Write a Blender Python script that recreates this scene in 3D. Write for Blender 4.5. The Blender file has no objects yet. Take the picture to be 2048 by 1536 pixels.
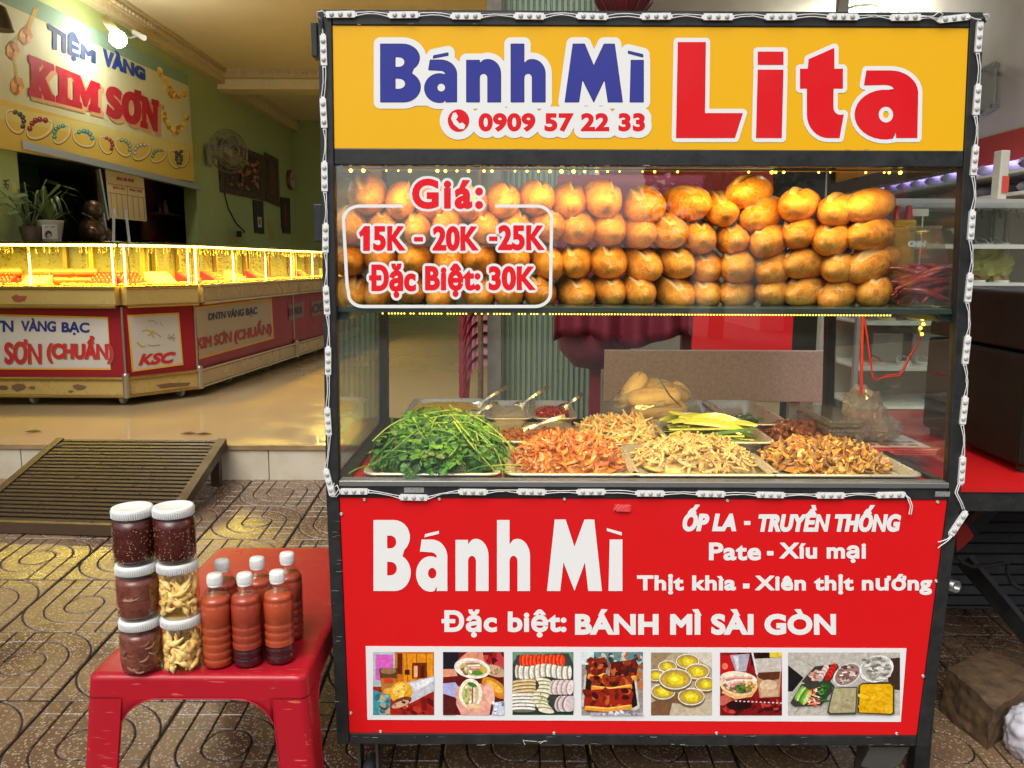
import bpy, bmesh, math, random
import numpy as np
from mathutils import Vector, Matrix, noise
from mathutils.geometry import tessellate_polygon
R = math.radians
random.seed(7)
sc = bpy.context.scene
C = sc.collection

# ------------------------------------------------------------------ camera, light, exposure
F = 1650.0; TH = R(8.34); ST, CT = math.sin(TH), math.cos(TH); H = 1.35; ROLL = .004
cam = bpy.data.cameras.new('camera'); cob = bpy.data.objects.new('camera', cam); C.objects.link(cob)
cam.sensor_width = 36; cam.lens = F / 2048 * 36; cam.clip_start = .05; cam.clip_end = 500
cob.matrix_world = Matrix.Translation((0, 0, H)) @ Matrix.Rotation(R(90) - TH, 4, 'X') @ Matrix.Rotation(ROLL, 4, 'Z')
sc.camera = cob
world = bpy.data.worlds.new('World'); sc.world = world; world.use_nodes = True
wn = world.node_tree; bgn = wn.nodes['Background']
sky = wn.nodes.new('ShaderNodeTexSky'); sky.sky_type = 'NISHITA'; sky.sun_disc = False
SUN_EL, SUN_AZ = R(52), R(200)            # azimuth measured clockwise from +Y
sky.sun_elevation = SUN_EL; sky.sun_rotation = SUN_AZ
sky.air_density = 1.0; sky.dust_density = 4.0; sky.ozone_density = 1.0
hs = wn.nodes.new('ShaderNodeHueSaturation'); hs.inputs['Saturation'].default_value = .35   # overcast: grey, not blue
wn.links.new(sky.outputs[0], hs.inputs['Color']); wn.links.new(hs.outputs[0], bgn.inputs[0])
bgn.inputs[1].default_value = .12
sl = bpy.data.lights.new('sun', 'SUN'); sl.energy = 1.5; sl.angle = R(40); sl.color = (1, .97, .92)
so = bpy.data.objects.new('sun', sl); C.objects.link(so)
sd = Vector((math.sin(SUN_AZ) * math.cos(SUN_EL), math.cos(SUN_AZ) * math.cos(SUN_EL), math.sin(SUN_EL)))
so.rotation_euler = sd.to_track_quat('Z', 'Y').to_euler(); so.location = sd * 30
vs_ = sc.view_settings; vs_.view_transform = 'Standard'; vs_.look = 'None'; vs_.gamma = 1; vs_.use_curve_mapping = False
vs_.exposure = 0.5
cy = sc.cycles
cy.max_bounces = 7; cy.transparent_max_bounces = 28; cy.diffuse_bounces = 3; cy.glossy_bounces = 4
cy.use_denoising = True; cy.sample_clamp_indirect = 6; cy.caustics_reflective = False; cy.caustics_refractive = False

# ------------------------------------------------------------------ pixel -> point helpers (2048 x 1536 photograph)
def ray(x, y):
    u = (x - 1024) / F; v = (768 - y) / F
    return Vector((u - ROLL * v, CT + ST * (v + ROLL * u), -ST + CT * (v + ROLL * u)))
O = Vector((0, 0, H))
def PY(x, y, Y): r = ray(x, y); return O + r * (Y / r.y)
def PX(x, y, X): r = ray(x, y); return O + r * (X / r.x)
def PZ(x, y, Z): r = ray(x, y); return O + r * ((Z - H) / r.z)
def PP(x, y, p, n): r = ray(x, y); return O + r * ((p - O).dot(n) / r.dot(n))
SL = .0787; YF = 1.818
def gz(Y): return SL * (Y - YF)
GN = Vector((0, -SL, 1)).normalized()
def G(x, y): return PP(x, y, Vector((0, YF, 0)), GN)
def px_m(p):            # pixels per metre at a point
    return F / ((p - O).dot(Vector((0, CT, -ST))))

def S(r, g, b):
    return tuple(((c / 255) / 12.92 if c <= 10 else ((c / 255 + .055) / 1.055) ** 2.4) for c in (r, g, b))

# ------------------------------------------------------------------ materials
MATS = {}
def M(name, col, rough=.5, metal=0., var=.0, vs=12, bump=0., bs=80, spec=.5, col2=None, coat=0., emit=None, estr=0., rnd=0., sub=0., alpha=1.):
    if name in MATS: return MATS[name]
    m = bpy.data.materials.new(name); m.use_nodes = True; nt = m.node_tree; N = nt.nodes; L = nt.links
    b = N['Principled BSDF']
    b.inputs['Base Color'].default_value = (*col[:3], 1); b.inputs['Roughness'].default_value = rough
    b.inputs['Metallic'].default_value = metal; b.inputs['Specular IOR Level'].default_value = spec
    b.inputs['Coat Weight'].default_value = coat
    if sub: b.inputs['Subsurface Weight'].default_value = sub; b.inputs['Subsurface Radius'].default_value = (.01, .005, .003)
    if alpha < 1: b.inputs['Alpha'].default_value = alpha
    if emit: b.inputs['Emission Color'].default_value = (*emit, 1); b.inputs['Emission Strength'].default_value = estr
    tc = N.new('ShaderNodeTexCoord')
    if var or rnd:
        c2 = col2 or tuple(c * .55 for c in col)
        nz = N.new('ShaderNodeTexNoise'); nz.inputs['Scale'].default_value = vs; nz.inputs['Detail'].default_value = 6; nz.inputs['Roughness'].default_value = .65
        L.new(tc.outputs['Object'], nz.inputs['Vector'])
        mr = N.new('ShaderNodeMapRange'); mr.inputs[1].default_value = .35; mr.inputs[2].default_value = .7; mr.inputs[3].default_value = 0; mr.inputs[4].default_value = var
        L.new(nz.outputs[0], mr.inputs[0])
        fac = mr.outputs[0]
        if rnd:
            oi = N.new('ShaderNodeObjectInfo'); ma = N.new('ShaderNodeMath'); ma.operation = 'MULTIPLY_ADD'; ma.use_clamp = True
            ma.inputs[1].default_value = rnd; L.new(oi.outputs['Random'], ma.inputs[0]); L.new(fac, ma.inputs[2]); fac = ma.outputs[0]
        mx = N.new('ShaderNodeMixRGB'); mx.inputs[1].default_value = (*col[:3], 1); mx.inputs[2].default_value = (*c2[:3], 1)
        L.new(fac, mx.inputs[0]); L.new(mx.outputs[0], b.inputs['Base Color'])
        rr = N.new('ShaderNodeMapRange'); rr.inputs[1].default_value = .3; rr.inputs[2].default_value = .7
        rr.inputs[3].default_value = max(0, rough - .12 * min(1, var * 2)); rr.inputs[4].default_value = min(1, rough + .12 * min(1, var * 2))
        L.new(nz.outputs[0], rr.inputs[0]); L.new(rr.outputs[0], b.inputs['Roughness'])
    if bump:
        n2 = N.new('ShaderNodeTexNoise'); n2.inputs['Scale'].default_value = bs; n2.inputs['Detail'].default_value = 5
        L.new(tc.outputs['Object'], n2.inputs['Vector'])
        bp = N.new('ShaderNodeBump'); bp.inputs['Strength'].default_value = bump; bp.inputs['Distance'].default_value = .004
        L.new(n2.outputs[0], bp.inputs['Height']); L.new(bp.outputs[0], b.inputs['Normal'])
    MATS[name] = m
    return m

def glass(name, tint=(1, 1, 1), refl=1., rough=0., f0=.04, milk=0.):
    if name in MATS: return MATS[name]
    m = bpy.data.materials.new(name); m.use_nodes = True; nt = m.node_tree; N = nt.nodes; L = nt.links
    N.remove(N['Principled BSDF'])
    t = N.new('ShaderNodeBsdfTransparent'); t.inputs[0].default_value = (*tint, 1)
    g = N.new('ShaderNodeBsdfGlossy'); g.inputs['Roughness'].default_value = rough
    lw = N.new('ShaderNodeLayerWeight'); lw.inputs[0].default_value = .5
    p = N.new('ShaderNodeMath'); p.operation = 'POWER'; p.inputs[1].default_value = 5; L.new(lw.outputs['Facing'], p.inputs[0])
    q = N.new('ShaderNodeMath'); q.operation = 'MULTIPLY_ADD'; q.inputs[1].default_value = (1 - f0) * refl; q.inputs[2].default_value = f0 * refl; q.use_clamp = True
    L.new(p.outputs[0], q.inputs[0])
    mx = N.new('ShaderNodeMixShader'); L.new(q.outputs[0], mx.inputs[0]); L.new(t.outputs[0], mx.inputs[1]); L.new(g.outputs[0], mx.inputs[2])
    out = mx
    if milk:      # a little scattering in the film itself
        d = N.new('ShaderNodeBsdfDiffuse'); d.inputs[0].default_value = (.8, .78, .76, 1); tl = N.new('ShaderNodeBsdfTranslucent'); tl.inputs[0].default_value = (.8, .78, .76, 1)
        ad = N.new('ShaderNodeMixShader'); ad.inputs[0].default_value = .5; L.new(d.outputs[0], ad.inputs[1]); L.new(tl.outputs[0], ad.inputs[2])
        out = N.new('ShaderNodeMixShader'); out.inputs[0].default_value = milk; L.new(mx.outputs[0], out.inputs[1]); L.new(ad.outputs[0], out.inputs[2])
    L.new(out.outputs[0], N['Material Output'].inputs[0])
    MATS[name] = m; return m

def emis(name, col, s):
    if name in MATS: return MATS[name]
    m = bpy.data.materials.new(name); m.use_nodes = True; N = m.node_tree.nodes
    b = N['Principled BSDF']; b.inputs['Base Color'].default_value = (.8, .8, .8, 1)
    b.inputs['Emission Color'].default_value = (*col, 1); b.inputs['Emission Strength'].default_value = s
    MATS[name] = m; return m

def print_mat(name, rough=.35, coat=0., wear=.06, spec=.5):
    if name in MATS: return MATS[name]
    m = bpy.data.materials.new(name); m.use_nodes = True; nt = m.node_tree; N = nt.nodes; L = nt.links
    b = N['Principled BSDF']; b.inputs['Roughness'].default_value = rough; b.inputs['Coat Weight'].default_value = coat; b.inputs['Specular IOR Level'].default_value = spec
    a = N.new('ShaderNodeAttribute'); a.attribute_name = 'Col'
    tc = N.new('ShaderNodeTexCoord'); nz = N.new('ShaderNodeTexNoise'); nz.inputs['Scale'].default_value = 9; nz.inputs['Detail'].default_value = 8
    L.new(tc.outputs['Object'], nz.inputs['Vector'])
    mr = N.new('ShaderNodeMapRange'); mr.inputs[1].default_value = .3; mr.inputs[2].default_value = .75; mr.inputs[3].default_value = 0; mr.inputs[4].default_value = wear
    L.new(nz.outputs[0], mr.inputs[0])
    mx = N.new('ShaderNodeMixRGB'); mx.inputs[2].default_value = (.35, .3, .25, 1); L.new(mr.outputs[0], mx.inputs[0]); L.new(a.outputs['Color'], mx.inputs[1])
    L.new(mx.outputs[0], b.inputs['Base Color'])
    r2 = N.new('ShaderNodeMapRange'); r2.inputs[3].default_value = rough - .08; r2.inputs[4].default_value = rough + .15; L.new(nz.outputs[0], r2.inputs[0]); L.new(r2.outputs[0], b.inputs['Roughness'])
    MATS[name] = m; return m

# ------------------------------------------------------------------ objects
def link(name, me, mats, parent=None):
    o = bpy.data.objects.new(name, me); C.objects.link(o)
    for m in (mats if isinstance(mats, (list, tuple)) else [mats]): me.materials.append(m)
    if parent is not None: adopt(o, parent)
    return o
def wm(o):             # world matrix without a depsgraph update
    mb = o.matrix_basis
    return wm(o.parent) @ o.matrix_parent_inverse @ mb if o.parent else mb.copy()
def adopt(o, parent):
    o.parent = parent; o.matrix_parent_inverse = wm(parent).inverted()
def tag(o, label=None, cat=None, group=None, kind=None):
    if label: o['label'] = label
    if cat: o['category'] = cat
    if group: o['group'] = group
    if kind: o['kind'] = kind
    return o
def thing(name, label, cat, loc=(0, 0, 0), group=None):
    o = bpy.data.objects.new(name, None); C.objects.link(o); o.location = loc; o.empty_display_size = .1
    return tag(o, label, cat, group)
KIDS = {}
def dup(o, parent=None):
    c = o.copy(); C.objects.link(c)
    if parent is not None: c.parent = parent
    for ch in [k for k in o.children]: dup(ch, c)
    return c

class MB:
    def __init__(s): s.v = []; s.f = []; s.mi = []; s.sm = []
    def add(s, vs, fs, mi=0, sm=False):
        n = len(s.v); s.v += [tuple(p) for p in vs]
        for f in fs: s.f.append(tuple(i + n for i in f)); s.mi.append(mi); s.sm.append(sm)
        return s
    def box(s, a, b, mi=0):
        x0, y0, z0 = [min(p, q) for p, q in zip(a, b)]; x1, y1, z1 = [max(p, q) for p, q in zip(a, b)]
        return s.hexa([(x0, y0, z0), (x1, y0, z0), (x1, y1, z0), (x0, y1, z0)], [(x0, y0, z1), (x1, y0, z1), (x1, y1, z1), (x0, y1, z1)], mi)
    def hexa(s, lo, hi, mi=0):
        return s.add(list(lo) + list(hi), [(3, 2, 1, 0), (4, 5, 6, 7), (0, 1, 5, 4), (1, 2, 6, 5), (2, 3, 7, 6), (3, 0, 4, 7)], mi)
    def slab(s, c4, n, th, mi=0):      # four corners (ccw seen from the front, normal n), thickness behind
        n = Vector(n).normalized(); back = [Vector(p) - n * th for p in c4]
        return s.hexa(back, [Vector(p) for p in c4], mi)
    def bar(s, a, b, w, h, up=(0, 0, 1), mi=0):
        a = Vector(a); b = Vector(b); d = (b - a).normalized(); u = Vector(up)
        if abs(d.dot(u)) > .98: u = Vector((0, 1, 0))
        x = d.cross(u).normalized() * (w / 2); y = x.cross(d).normalized() * (h / 2)
        return s.hexa([a - x - y, a + x - y, a + x + y, a - x + y], [b - x - y, b + x - y, b + x + y, b - x + y], mi)
    def tube(s, pts, r, n=8, mi=0, cap=True):
        pts = [Vector(p) for p in pts]; rs = r if isinstance(r, (list, tuple)) else [r] * len(pts)
        vs = []; u = None
        for i, p in enumerate(pts):
            d = (pts[min(i + 1, len(pts) - 1)] - pts[max(i - 1, 0)]).normalized()
            if u is None: u = d.orthogonal().normalized()
            u = (u - d * u.dot(d)).normalized(); w = d.cross(u)
            for k in range(n):
                a = 2 * math.pi * k / n; vs.append(p + (u * math.cos(a) + w * math.sin(a)) * rs[i])
        fs = [(i * n + k, i * n + (k + 1) % n, (i + 1) * n + (k + 1) % n, (i + 1) * n + k) for i in range(len(pts) - 1) for k in range(n)]
        s.add(vs, fs, mi, True)
        if cap:
            s.add(vs[:n], [tuple(range(n - 1, -1, -1))], mi); s.add(vs[-n:], [tuple(range(n))], mi)
        return s
    def lathe(s, prof, n=24, o=(0, 0, 0), mi=0, ax=None):    # prof: (r, z) from bottom to top
        o = Vector(o); q = Vector((0, 0, 1)).rotation_difference(Vector(ax)) if ax is not None else None
        vs = []
        for r, z in prof:
            for k in range(n):
                a = 2 * math.pi * k / n; p = Vector((r * math.cos(a), r * math.sin(a), z))
                vs.append(o + (q @ p if q else p))
        fs = [(i * n + k, i * n + (k + 1) % n, (i + 1) * n + (k + 1) % n, (i + 1) * n + k) for i in range(len(prof) - 1) for k in range(n)]
        s.add(vs, fs, mi, True)
        if prof[0][0] > 1e-5: s.add(vs[:n], [tuple(range(n - 1, -1, -1))], mi)
        if prof[-1][0] > 1e-5: s.add(vs[-n:], [tuple(range(n))], mi)
        return s
    def ball(s, o, r, n=10, m=6, mi=0, sc_=(1, 1, 1)):
        vs = []; o = Vector(o)
        for i in range(m + 1):
            t = math.pi * i / m
            for k in range(n):
                a = 2 * math.pi * k / n
                vs.append(o + Vector((r * math.sin(t) * math.cos(a) * sc_[0], r * math.sin(t) * math.sin(a) * sc_[1], -r * math.cos(t) * sc_[2])))
        fs = [(i * n + k, i * n + (k + 1) % n, (i + 1) * n + (k + 1) % n, (i + 1) * n + k) for i in range(m) for k in range(n)]
        return s.add(vs, fs, mi, True)
    def torus(s, o, R_, r, ax=(0, 0, 1), n=32, k=6, mi=0, a0=0, a1=2 * math.pi):
        q = Vector((0, 0, 1)).rotation_difference(Vector(ax)); o = Vector(o)
        pts = [o + q @ Vector((R_ * math.cos(a0 + (a1 - a0) * i / n), R_ * math.sin(a0 + (a1 - a0) * i / n), 0)) for i in range(n + 1)]
        return s.tube(pts, r, k, mi, cap=False)
    def grid(s, fn, nu, nv, mi=0, sm=True, wrap=False):
        vs = [fn(i / nu, j / nv) for j in range(nv + 1) for i in range(nu + (0 if wrap else 1))]
        w = nu if wrap else nu + 1
        fs = [(j * w + i, j * w + (i + 1) % w, (j + 1) * w + (i + 1) % w, (j + 1) * w + i) for j in range(nv) for i in range(nu)]
        return s.add(vs, fs, mi, sm)
    weld = False
    def mesh(s, name='mesh'):
        me = bpy.data.meshes.new(name); me.from_pydata(s.v, [], s.f)
        me.polygons.foreach_set('material_index', s.mi); me.polygons.foreach_set('use_smooth', s.sm); me.update()
        if s.weld:
            b = bmesh.new(); b.from_mesh(me); bmesh.ops.remove_doubles(b, verts=b.verts, dist=.0002); bmesh.ops.recalc_face_normals(b, faces=b.faces); b.to_mesh(me); b.free()
        return me
    def obj(s, name, mats, parent=None): return link(name, s.mesh(name), mats, parent)

def bevel(o, w=.003, seg=2):
    m = o.modifiers.new('bevel', 'BEVEL'); m.width = w; m.segments = seg; m.limit_method = 'ANGLE'; m.angle_limit = R(40)
    return o

# ------------------------------------------------------------------ flat print: polygons with one colour each
class Print:
    def __init__(s, mapfn): s.v = []; s.f = []; s.c = []; s.map = mapfn; s.k = 0
    def tri(s, verts2, faces, col, off):
        n = len(s.v)
        for x, y in verts2: s.v.append(tuple(s.map(x, y, off)))
        for f in faces: s.f.append(tuple(i + n for i in f)); s.c.append((*col[:3], 1))
    def poly(s, loops, col, off=None):
        s.k += 1; off = s.k * .00025 if off is None else off
        if not isinstance(loops[0][0], (list, tuple)): loops = [loops]
        vs = [p for l in loops for p in l]
        tr = tessellate_polygon([[Vector((x, y, 0)) for x, y in l] for l in loops])
        s.tri(vs, tr, col, off); return s
    def rect(s, x0, y0, x1, y1, col): return s.poly([(x0, y0), (x1, y0), (x1, y1), (x0, y1)], col)
    def ell(s, x, y, rx, ry, col, n=20, rot=0, a0=0, a1=360):
        cr, sr = math.cos(R(rot)), math.sin(R(rot)); pts = []
        full = abs(a1 - a0) >= 360
        for i in range(n if full else n + 1):
            a = R(a0 + (a1 - a0) * i / n); u, v = rx * math.cos(a), ry * math.sin(a); pts.append((x + u * cr - v * sr, y + u * sr + v * cr))
        return s.poly(pts, col)
    def line(s, pts, w, col):
        s.k += 1; off = s.k * .00025; n = len(pts); vs = []
        for i, p in enumerate(pts):
            a = pts[max(0, i - 1)]; b = pts[min(n - 1, i + 1)]; dx, dy = b[0] - a[0], b[1] - a[1]; l = math.hypot(dx, dy) or 1
            vs += [(p[0] - dy / l * w / 2, p[1] + dx / l * w / 2), (p[0] + dy / l * w / 2, p[1] - dx / l * w / 2)]
        s.tri(vs, [(2 * i, 2 * i + 1, 2 * i + 3, 2 * i + 2) for i in range(n - 1)], col, off); return s
    def ring(s, x, y, rx, ry, w, col, rot=0, a0=0, a1=360, n=28):
        cr, sr = math.cos(R(rot)), math.sin(R(rot)); pts = []
        for i in range(n + 1):
            a = R(a0 + (a1 - a0) * i / n); u, v = rx * math.cos(a), ry * math.sin(a); pts.append((x + u * cr - v * sr, y + u * sr + v * cr))
        return s.line(pts, w, col)
    def shape(s, sh, col, off=None):
        s.k += 1; s.tri(sh[0], sh[1], col, s.k * .00025 if off is None else off); return s
    def obj(s, name, mat, parent=None):
        me = bpy.data.meshes.new(name); me.from_pydata(s.v, [], s.f)
        at = me.color_attributes.new('Col', 'FLOAT_COLOR', 'CORNER'); buf = []
        for p, c in zip(me.polygons, s.c): buf += list(c) * p.loop_total
        at.data.foreach_set('color', buf); me.update()
        return link(name, me, mat, parent)

# ------------------------------------------------------------------ lettering: font outlines -> distance field -> clean bold shapes
def font_loops(text, shear=0., space=1.):
    cu = bpy.data.curves.new('text', 'FONT'); cu.body = text; cu.fill_mode = 'NONE'; cu.resolution_u = 5; cu.shear = shear; cu.space_character = space
    o = bpy.data.objects.new('text', cu); C.objects.link(o)
    dg = bpy.context.evaluated_depsgraph_get(); me = o.evaluated_get(dg).to_mesh()
    vs = [(v.co.x, v.co.y) for v in me.vertices]; nx = {}
    ed = [tuple(e.vertices) for e in me.edges]; par = list(range(len(vs)))
    def find(i):
        while par[i] != i: par[i] = par[par[i]]; i = par[i]
        return i
    for a, b in ed: par[find(a)] = find(b)
    gr = {}
    for i in range(len(vs)): gr.setdefault(find(i), []).append(i)
    loops = [[vs[i] for i in g] for g in gr.values() if len(g) > 2]
    o.evaluated_get(dg).to_mesh_clear(); bpy.data.objects.remove(o); bpy.data.curves.remove(cu)
    ar = lambda l: sum(l[i][0] * l[(i + 1) % len(l)][1] - l[(i + 1) % len(l)][0] * l[i][1] for i in range(len(l)))
    def inside(p, l):
        c = False; j = len(l) - 1
        for i in range(len(l)):
            if (l[i][1] > p[1]) != (l[j][1] > p[1]) and p[0] < (l[j][0] - l[i][0]) * (p[1] - l[i][1]) / (l[j][1] - l[i][1]) + l[i][0]: c = not c
            j = i
        return c
    A = [ar(l) for l in loops]; out = []      # glyphs come from fonts that wind either way: make outer outlines positive, counters negative
    for i, l in enumerate(loops):
        hole = False; x0, x1 = min(p[0] for p in l), max(p[0] for p in l)
        for j, q in enumerate(loops):
            if j != i and abs(A[j]) > abs(A[i]) and (A[i] > 0) != (A[j] > 0) and min(p[0] for p in q) <= x0 and max(p[0] for p in q) >= x1:
                if sum(inside(p, q) for p in l[::3]) > .8 * len(l[::3]): hole = True
        out.append(l if (A[i] > 0) != hole else l[::-1])
    return out
def cluster(loops, pad):
    it = sorted(((min(p[0] for p in l) - pad, max(p[0] for p in l) + pad, l) for l in loops), key=lambda t: t[0]); out = []
    for a, b, l in it:
        if out and a < out[-1][1]: out[-1][1] = max(out[-1][1], b); out[-1][2].append(l)
        else: out.append([a, b, [l]])
    return [o[2] for o in out]
def field_shape(loops, d, cell):
    V = []; Fc = []
    for cl in cluster(loops, d + cell * 2):
        A = np.array([p for l in cl for p in l]); B = np.array([l[(i + 1) % len(l)] for l in cl for i in range(len(l))])
        lo = A.min(0) - d - 2 * cell; hi = A.max(0) + d + 2 * cell
        nx, ny = [int(math.ceil(t)) + 1 for t in (hi - lo) / cell]
        X, Y = np.meshgrid(lo[0] + np.arange(nx) * cell + 1e-5, lo[1] + np.arange(ny) * cell + 1e-5)
        px, py = X.ravel(), Y.ravel(); best = np.full(px.shape, 1e9); wind = np.zeros(px.shape, int)
        for (ax, ay), (bx, by) in zip(A, B):
            ex, ey = bx - ax, by - ay; l2 = ex * ex + ey * ey
            if l2 < 1e-14: continue
            t = np.clip(((px - ax) * ex + (py - ay) * ey) / l2, 0, 1)
            best = np.minimum(best, (px - ax - t * ex) ** 2 + (py - ay - t * ey) ** 2)
            cr = ex * (py - ay) - (px - ax) * ey
            wind += ((ay <= py) & (by > py) & (cr > 0)).astype(int) - ((ay > py) & (by <= py) & (cr < 0)).astype(int)
        D = np.sqrt(best); D = np.where(wind != 0, -D, D) - d; D = D.reshape(ny, nx); D[np.abs(D) < 1e-7] = 1e-7
        ins = D < 0
        full = ins[:-1, :-1] & ins[1:, :-1] & ins[:-1, 1:] & ins[1:, 1:]
        anyi = (ins[:-1, :-1] | ins[1:, :-1] | ins[:-1, 1:] | ins[1:, 1:]) & ~full
        for j in range(ny - 1):
            row = full[j]; i = 0
            while i < nx - 1:
                if row[i]:
                    k = i
                    while k < nx - 1 and row[k]: k += 1
                    n = len(V); x0, x1, y0, y1 = X[j, i], X[j, k], Y[j, i], Y[j + 1, i]
                    V += [(x0, y0), (x1, y0), (x1, y1), (x0, y1)]; Fc.append((n, n + 1, n + 2, n + 3)); i = k
                else: i += 1
        for j, i in zip(*np.nonzero(anyi)):
            cs = [(j, i), (j, i + 1), (j + 1, i + 1), (j + 1, i)]; pl = []
            for q in range(4):
                a, b = cs[q], cs[(q + 1) % 4]; da, db = D[a], D[b]
                if da < 0: pl.append((X[a], Y[a]))
                if (da < 0) != (db < 0):
                    t = da / (da - db); pl.append((X[a] + (X[b] - X[a]) * t, Y[a] + (Y[b] - Y[a]) * t))
            if len(pl) > 2:
                n = len(V); V += pl; Fc.append(tuple(range(n, n + len(pl))))
    return V, Fc
def miter_offset(loops, d):      # bold with square corners: every edge moved outwards, corners mitred
    ar = lambda l: sum(l[i][0] * l[(i + 1) % len(l)][1] - l[(i + 1) % len(l)][0] * l[i][1] for i in range(len(l)))
    s = 1 if sum(ar(l) for l in loops) > 0 else -1; out = []
    for l in loops:
        q = []
        for p in l:
            if not q or math.hypot(p[0] - q[-1][0], p[1] - q[-1][1]) > 1e-4: q.append(p)
        while len(q) > 2 and math.hypot(q[0][0] - q[-1][0], q[0][1] - q[-1][1]) < 1e-4: q.pop()
        n = len(q); o = []
        for i in range(n):
            a, b, c = q[i - 1], q[i], q[(i + 1) % n]
            u = (b[0] - a[0], b[1] - a[1]); v = (c[0] - b[0], c[1] - b[1]); lu, lv = math.hypot(*u) or 1, math.hypot(*v) or 1
            n1 = (u[1] / lu * s, -u[0] / lu * s); n2 = (v[1] / lv * s, -v[0] / lv * s); m = (n1[0] + n2[0], n1[1] + n2[1]); k = m[0] * m[0] + m[1] * m[1]
            f = 2 * d / max(k, .9); o.append((b[0] + m[0] * f, b[1] + m[1] * f))
        if abs(ar(o)) > 1e-6: out.append(o)
    return out
def fit(loops, box):      # font loops -> pixel box (x0, top, x1, bottom) by their ink bounds
    xs = [p[0] for l in loops for p in l]; ys = [p[1] for l in loops for p in l]
    x0, x1, y0, y1 = min(xs), max(xs), min(ys), max(ys); X0, Y0, X1, Y1 = box
    return [[(X0 + (x - x0) / (x1 - x0) * (X1 - X0), Y1 - (y - y0) / (y1 - y0) * (Y1 - Y0)) for x, y in l] for l in loops]
def words(text, box, bold=0., cell=1.5, shear=0., space=1.):   # bold in pixels; box is the final ink box
    x0, y0, x1, y1 = box
    lp = fit(font_loops(text, shear, space), (x0 + bold, y0 + bold, x1 - bold, y1 - bold))
    return lp, field_shape(miter_offset(lp, bold), 0, cell)
# ------------------------------------------------------------------ setting: ground, pavement tiles, shop floor, step
BLACK = M('black paint', (.014, .015, .015), .42, var=.5, vs=30, col2=(.035, .036, .035), bump=.1, bs=300, spec=.35)
WHITEP = M('white plastic', (.75, .75, .73), .35, var=.15, col2=(.55, .53, .5))
STEEL = M('stainless steel', (.76, .72, .63), .3, .65, var=.3, vs=20, col2=(.6, .56, .48), bump=.03, bs=60)
CHROME = M('bright steel', (.6, .6, .58), .25, .9)
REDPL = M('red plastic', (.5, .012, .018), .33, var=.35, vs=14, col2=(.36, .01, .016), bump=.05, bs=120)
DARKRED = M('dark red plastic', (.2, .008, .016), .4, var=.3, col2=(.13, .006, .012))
CREAM = M('cream plaster', (.78, .7, .48), .7, var=.35, vs=3, col2=(.68, .58, .36), bump=.1, bs=30)
YCEIL = M('yellow ceiling paint', (.62, .43, .13), .75, var=.4, vs=2, col2=(.48, .31, .07))
MOULD = M('plaster moulding', (.6, .5, .3), .6, var=.5, vs=25, col2=(.42, .31, .14), bump=.25, bs=25)
GREENW = M('green wall paint', (.36, .44, .17), .6, var=.35, vs=2.5, col2=(.27, .35, .13), bump=.08, bs=40)
TEALW = M('teal wall paint', (.09, .17, .13), .6, var=.3, vs=3)
WOODD = M('dark wood', (.07, .028, .014), .4, var=.5, vs=14, col2=(.03, .012, .007))
PRINT = print_mat('printed vinyl', .42, wear=.03, spec=.22)
GLOSSP = print_mat('printed board', .6, wear=.12, spec=.15)
PAPER = print_mat('printed paper', .6, wear=.1)

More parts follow.
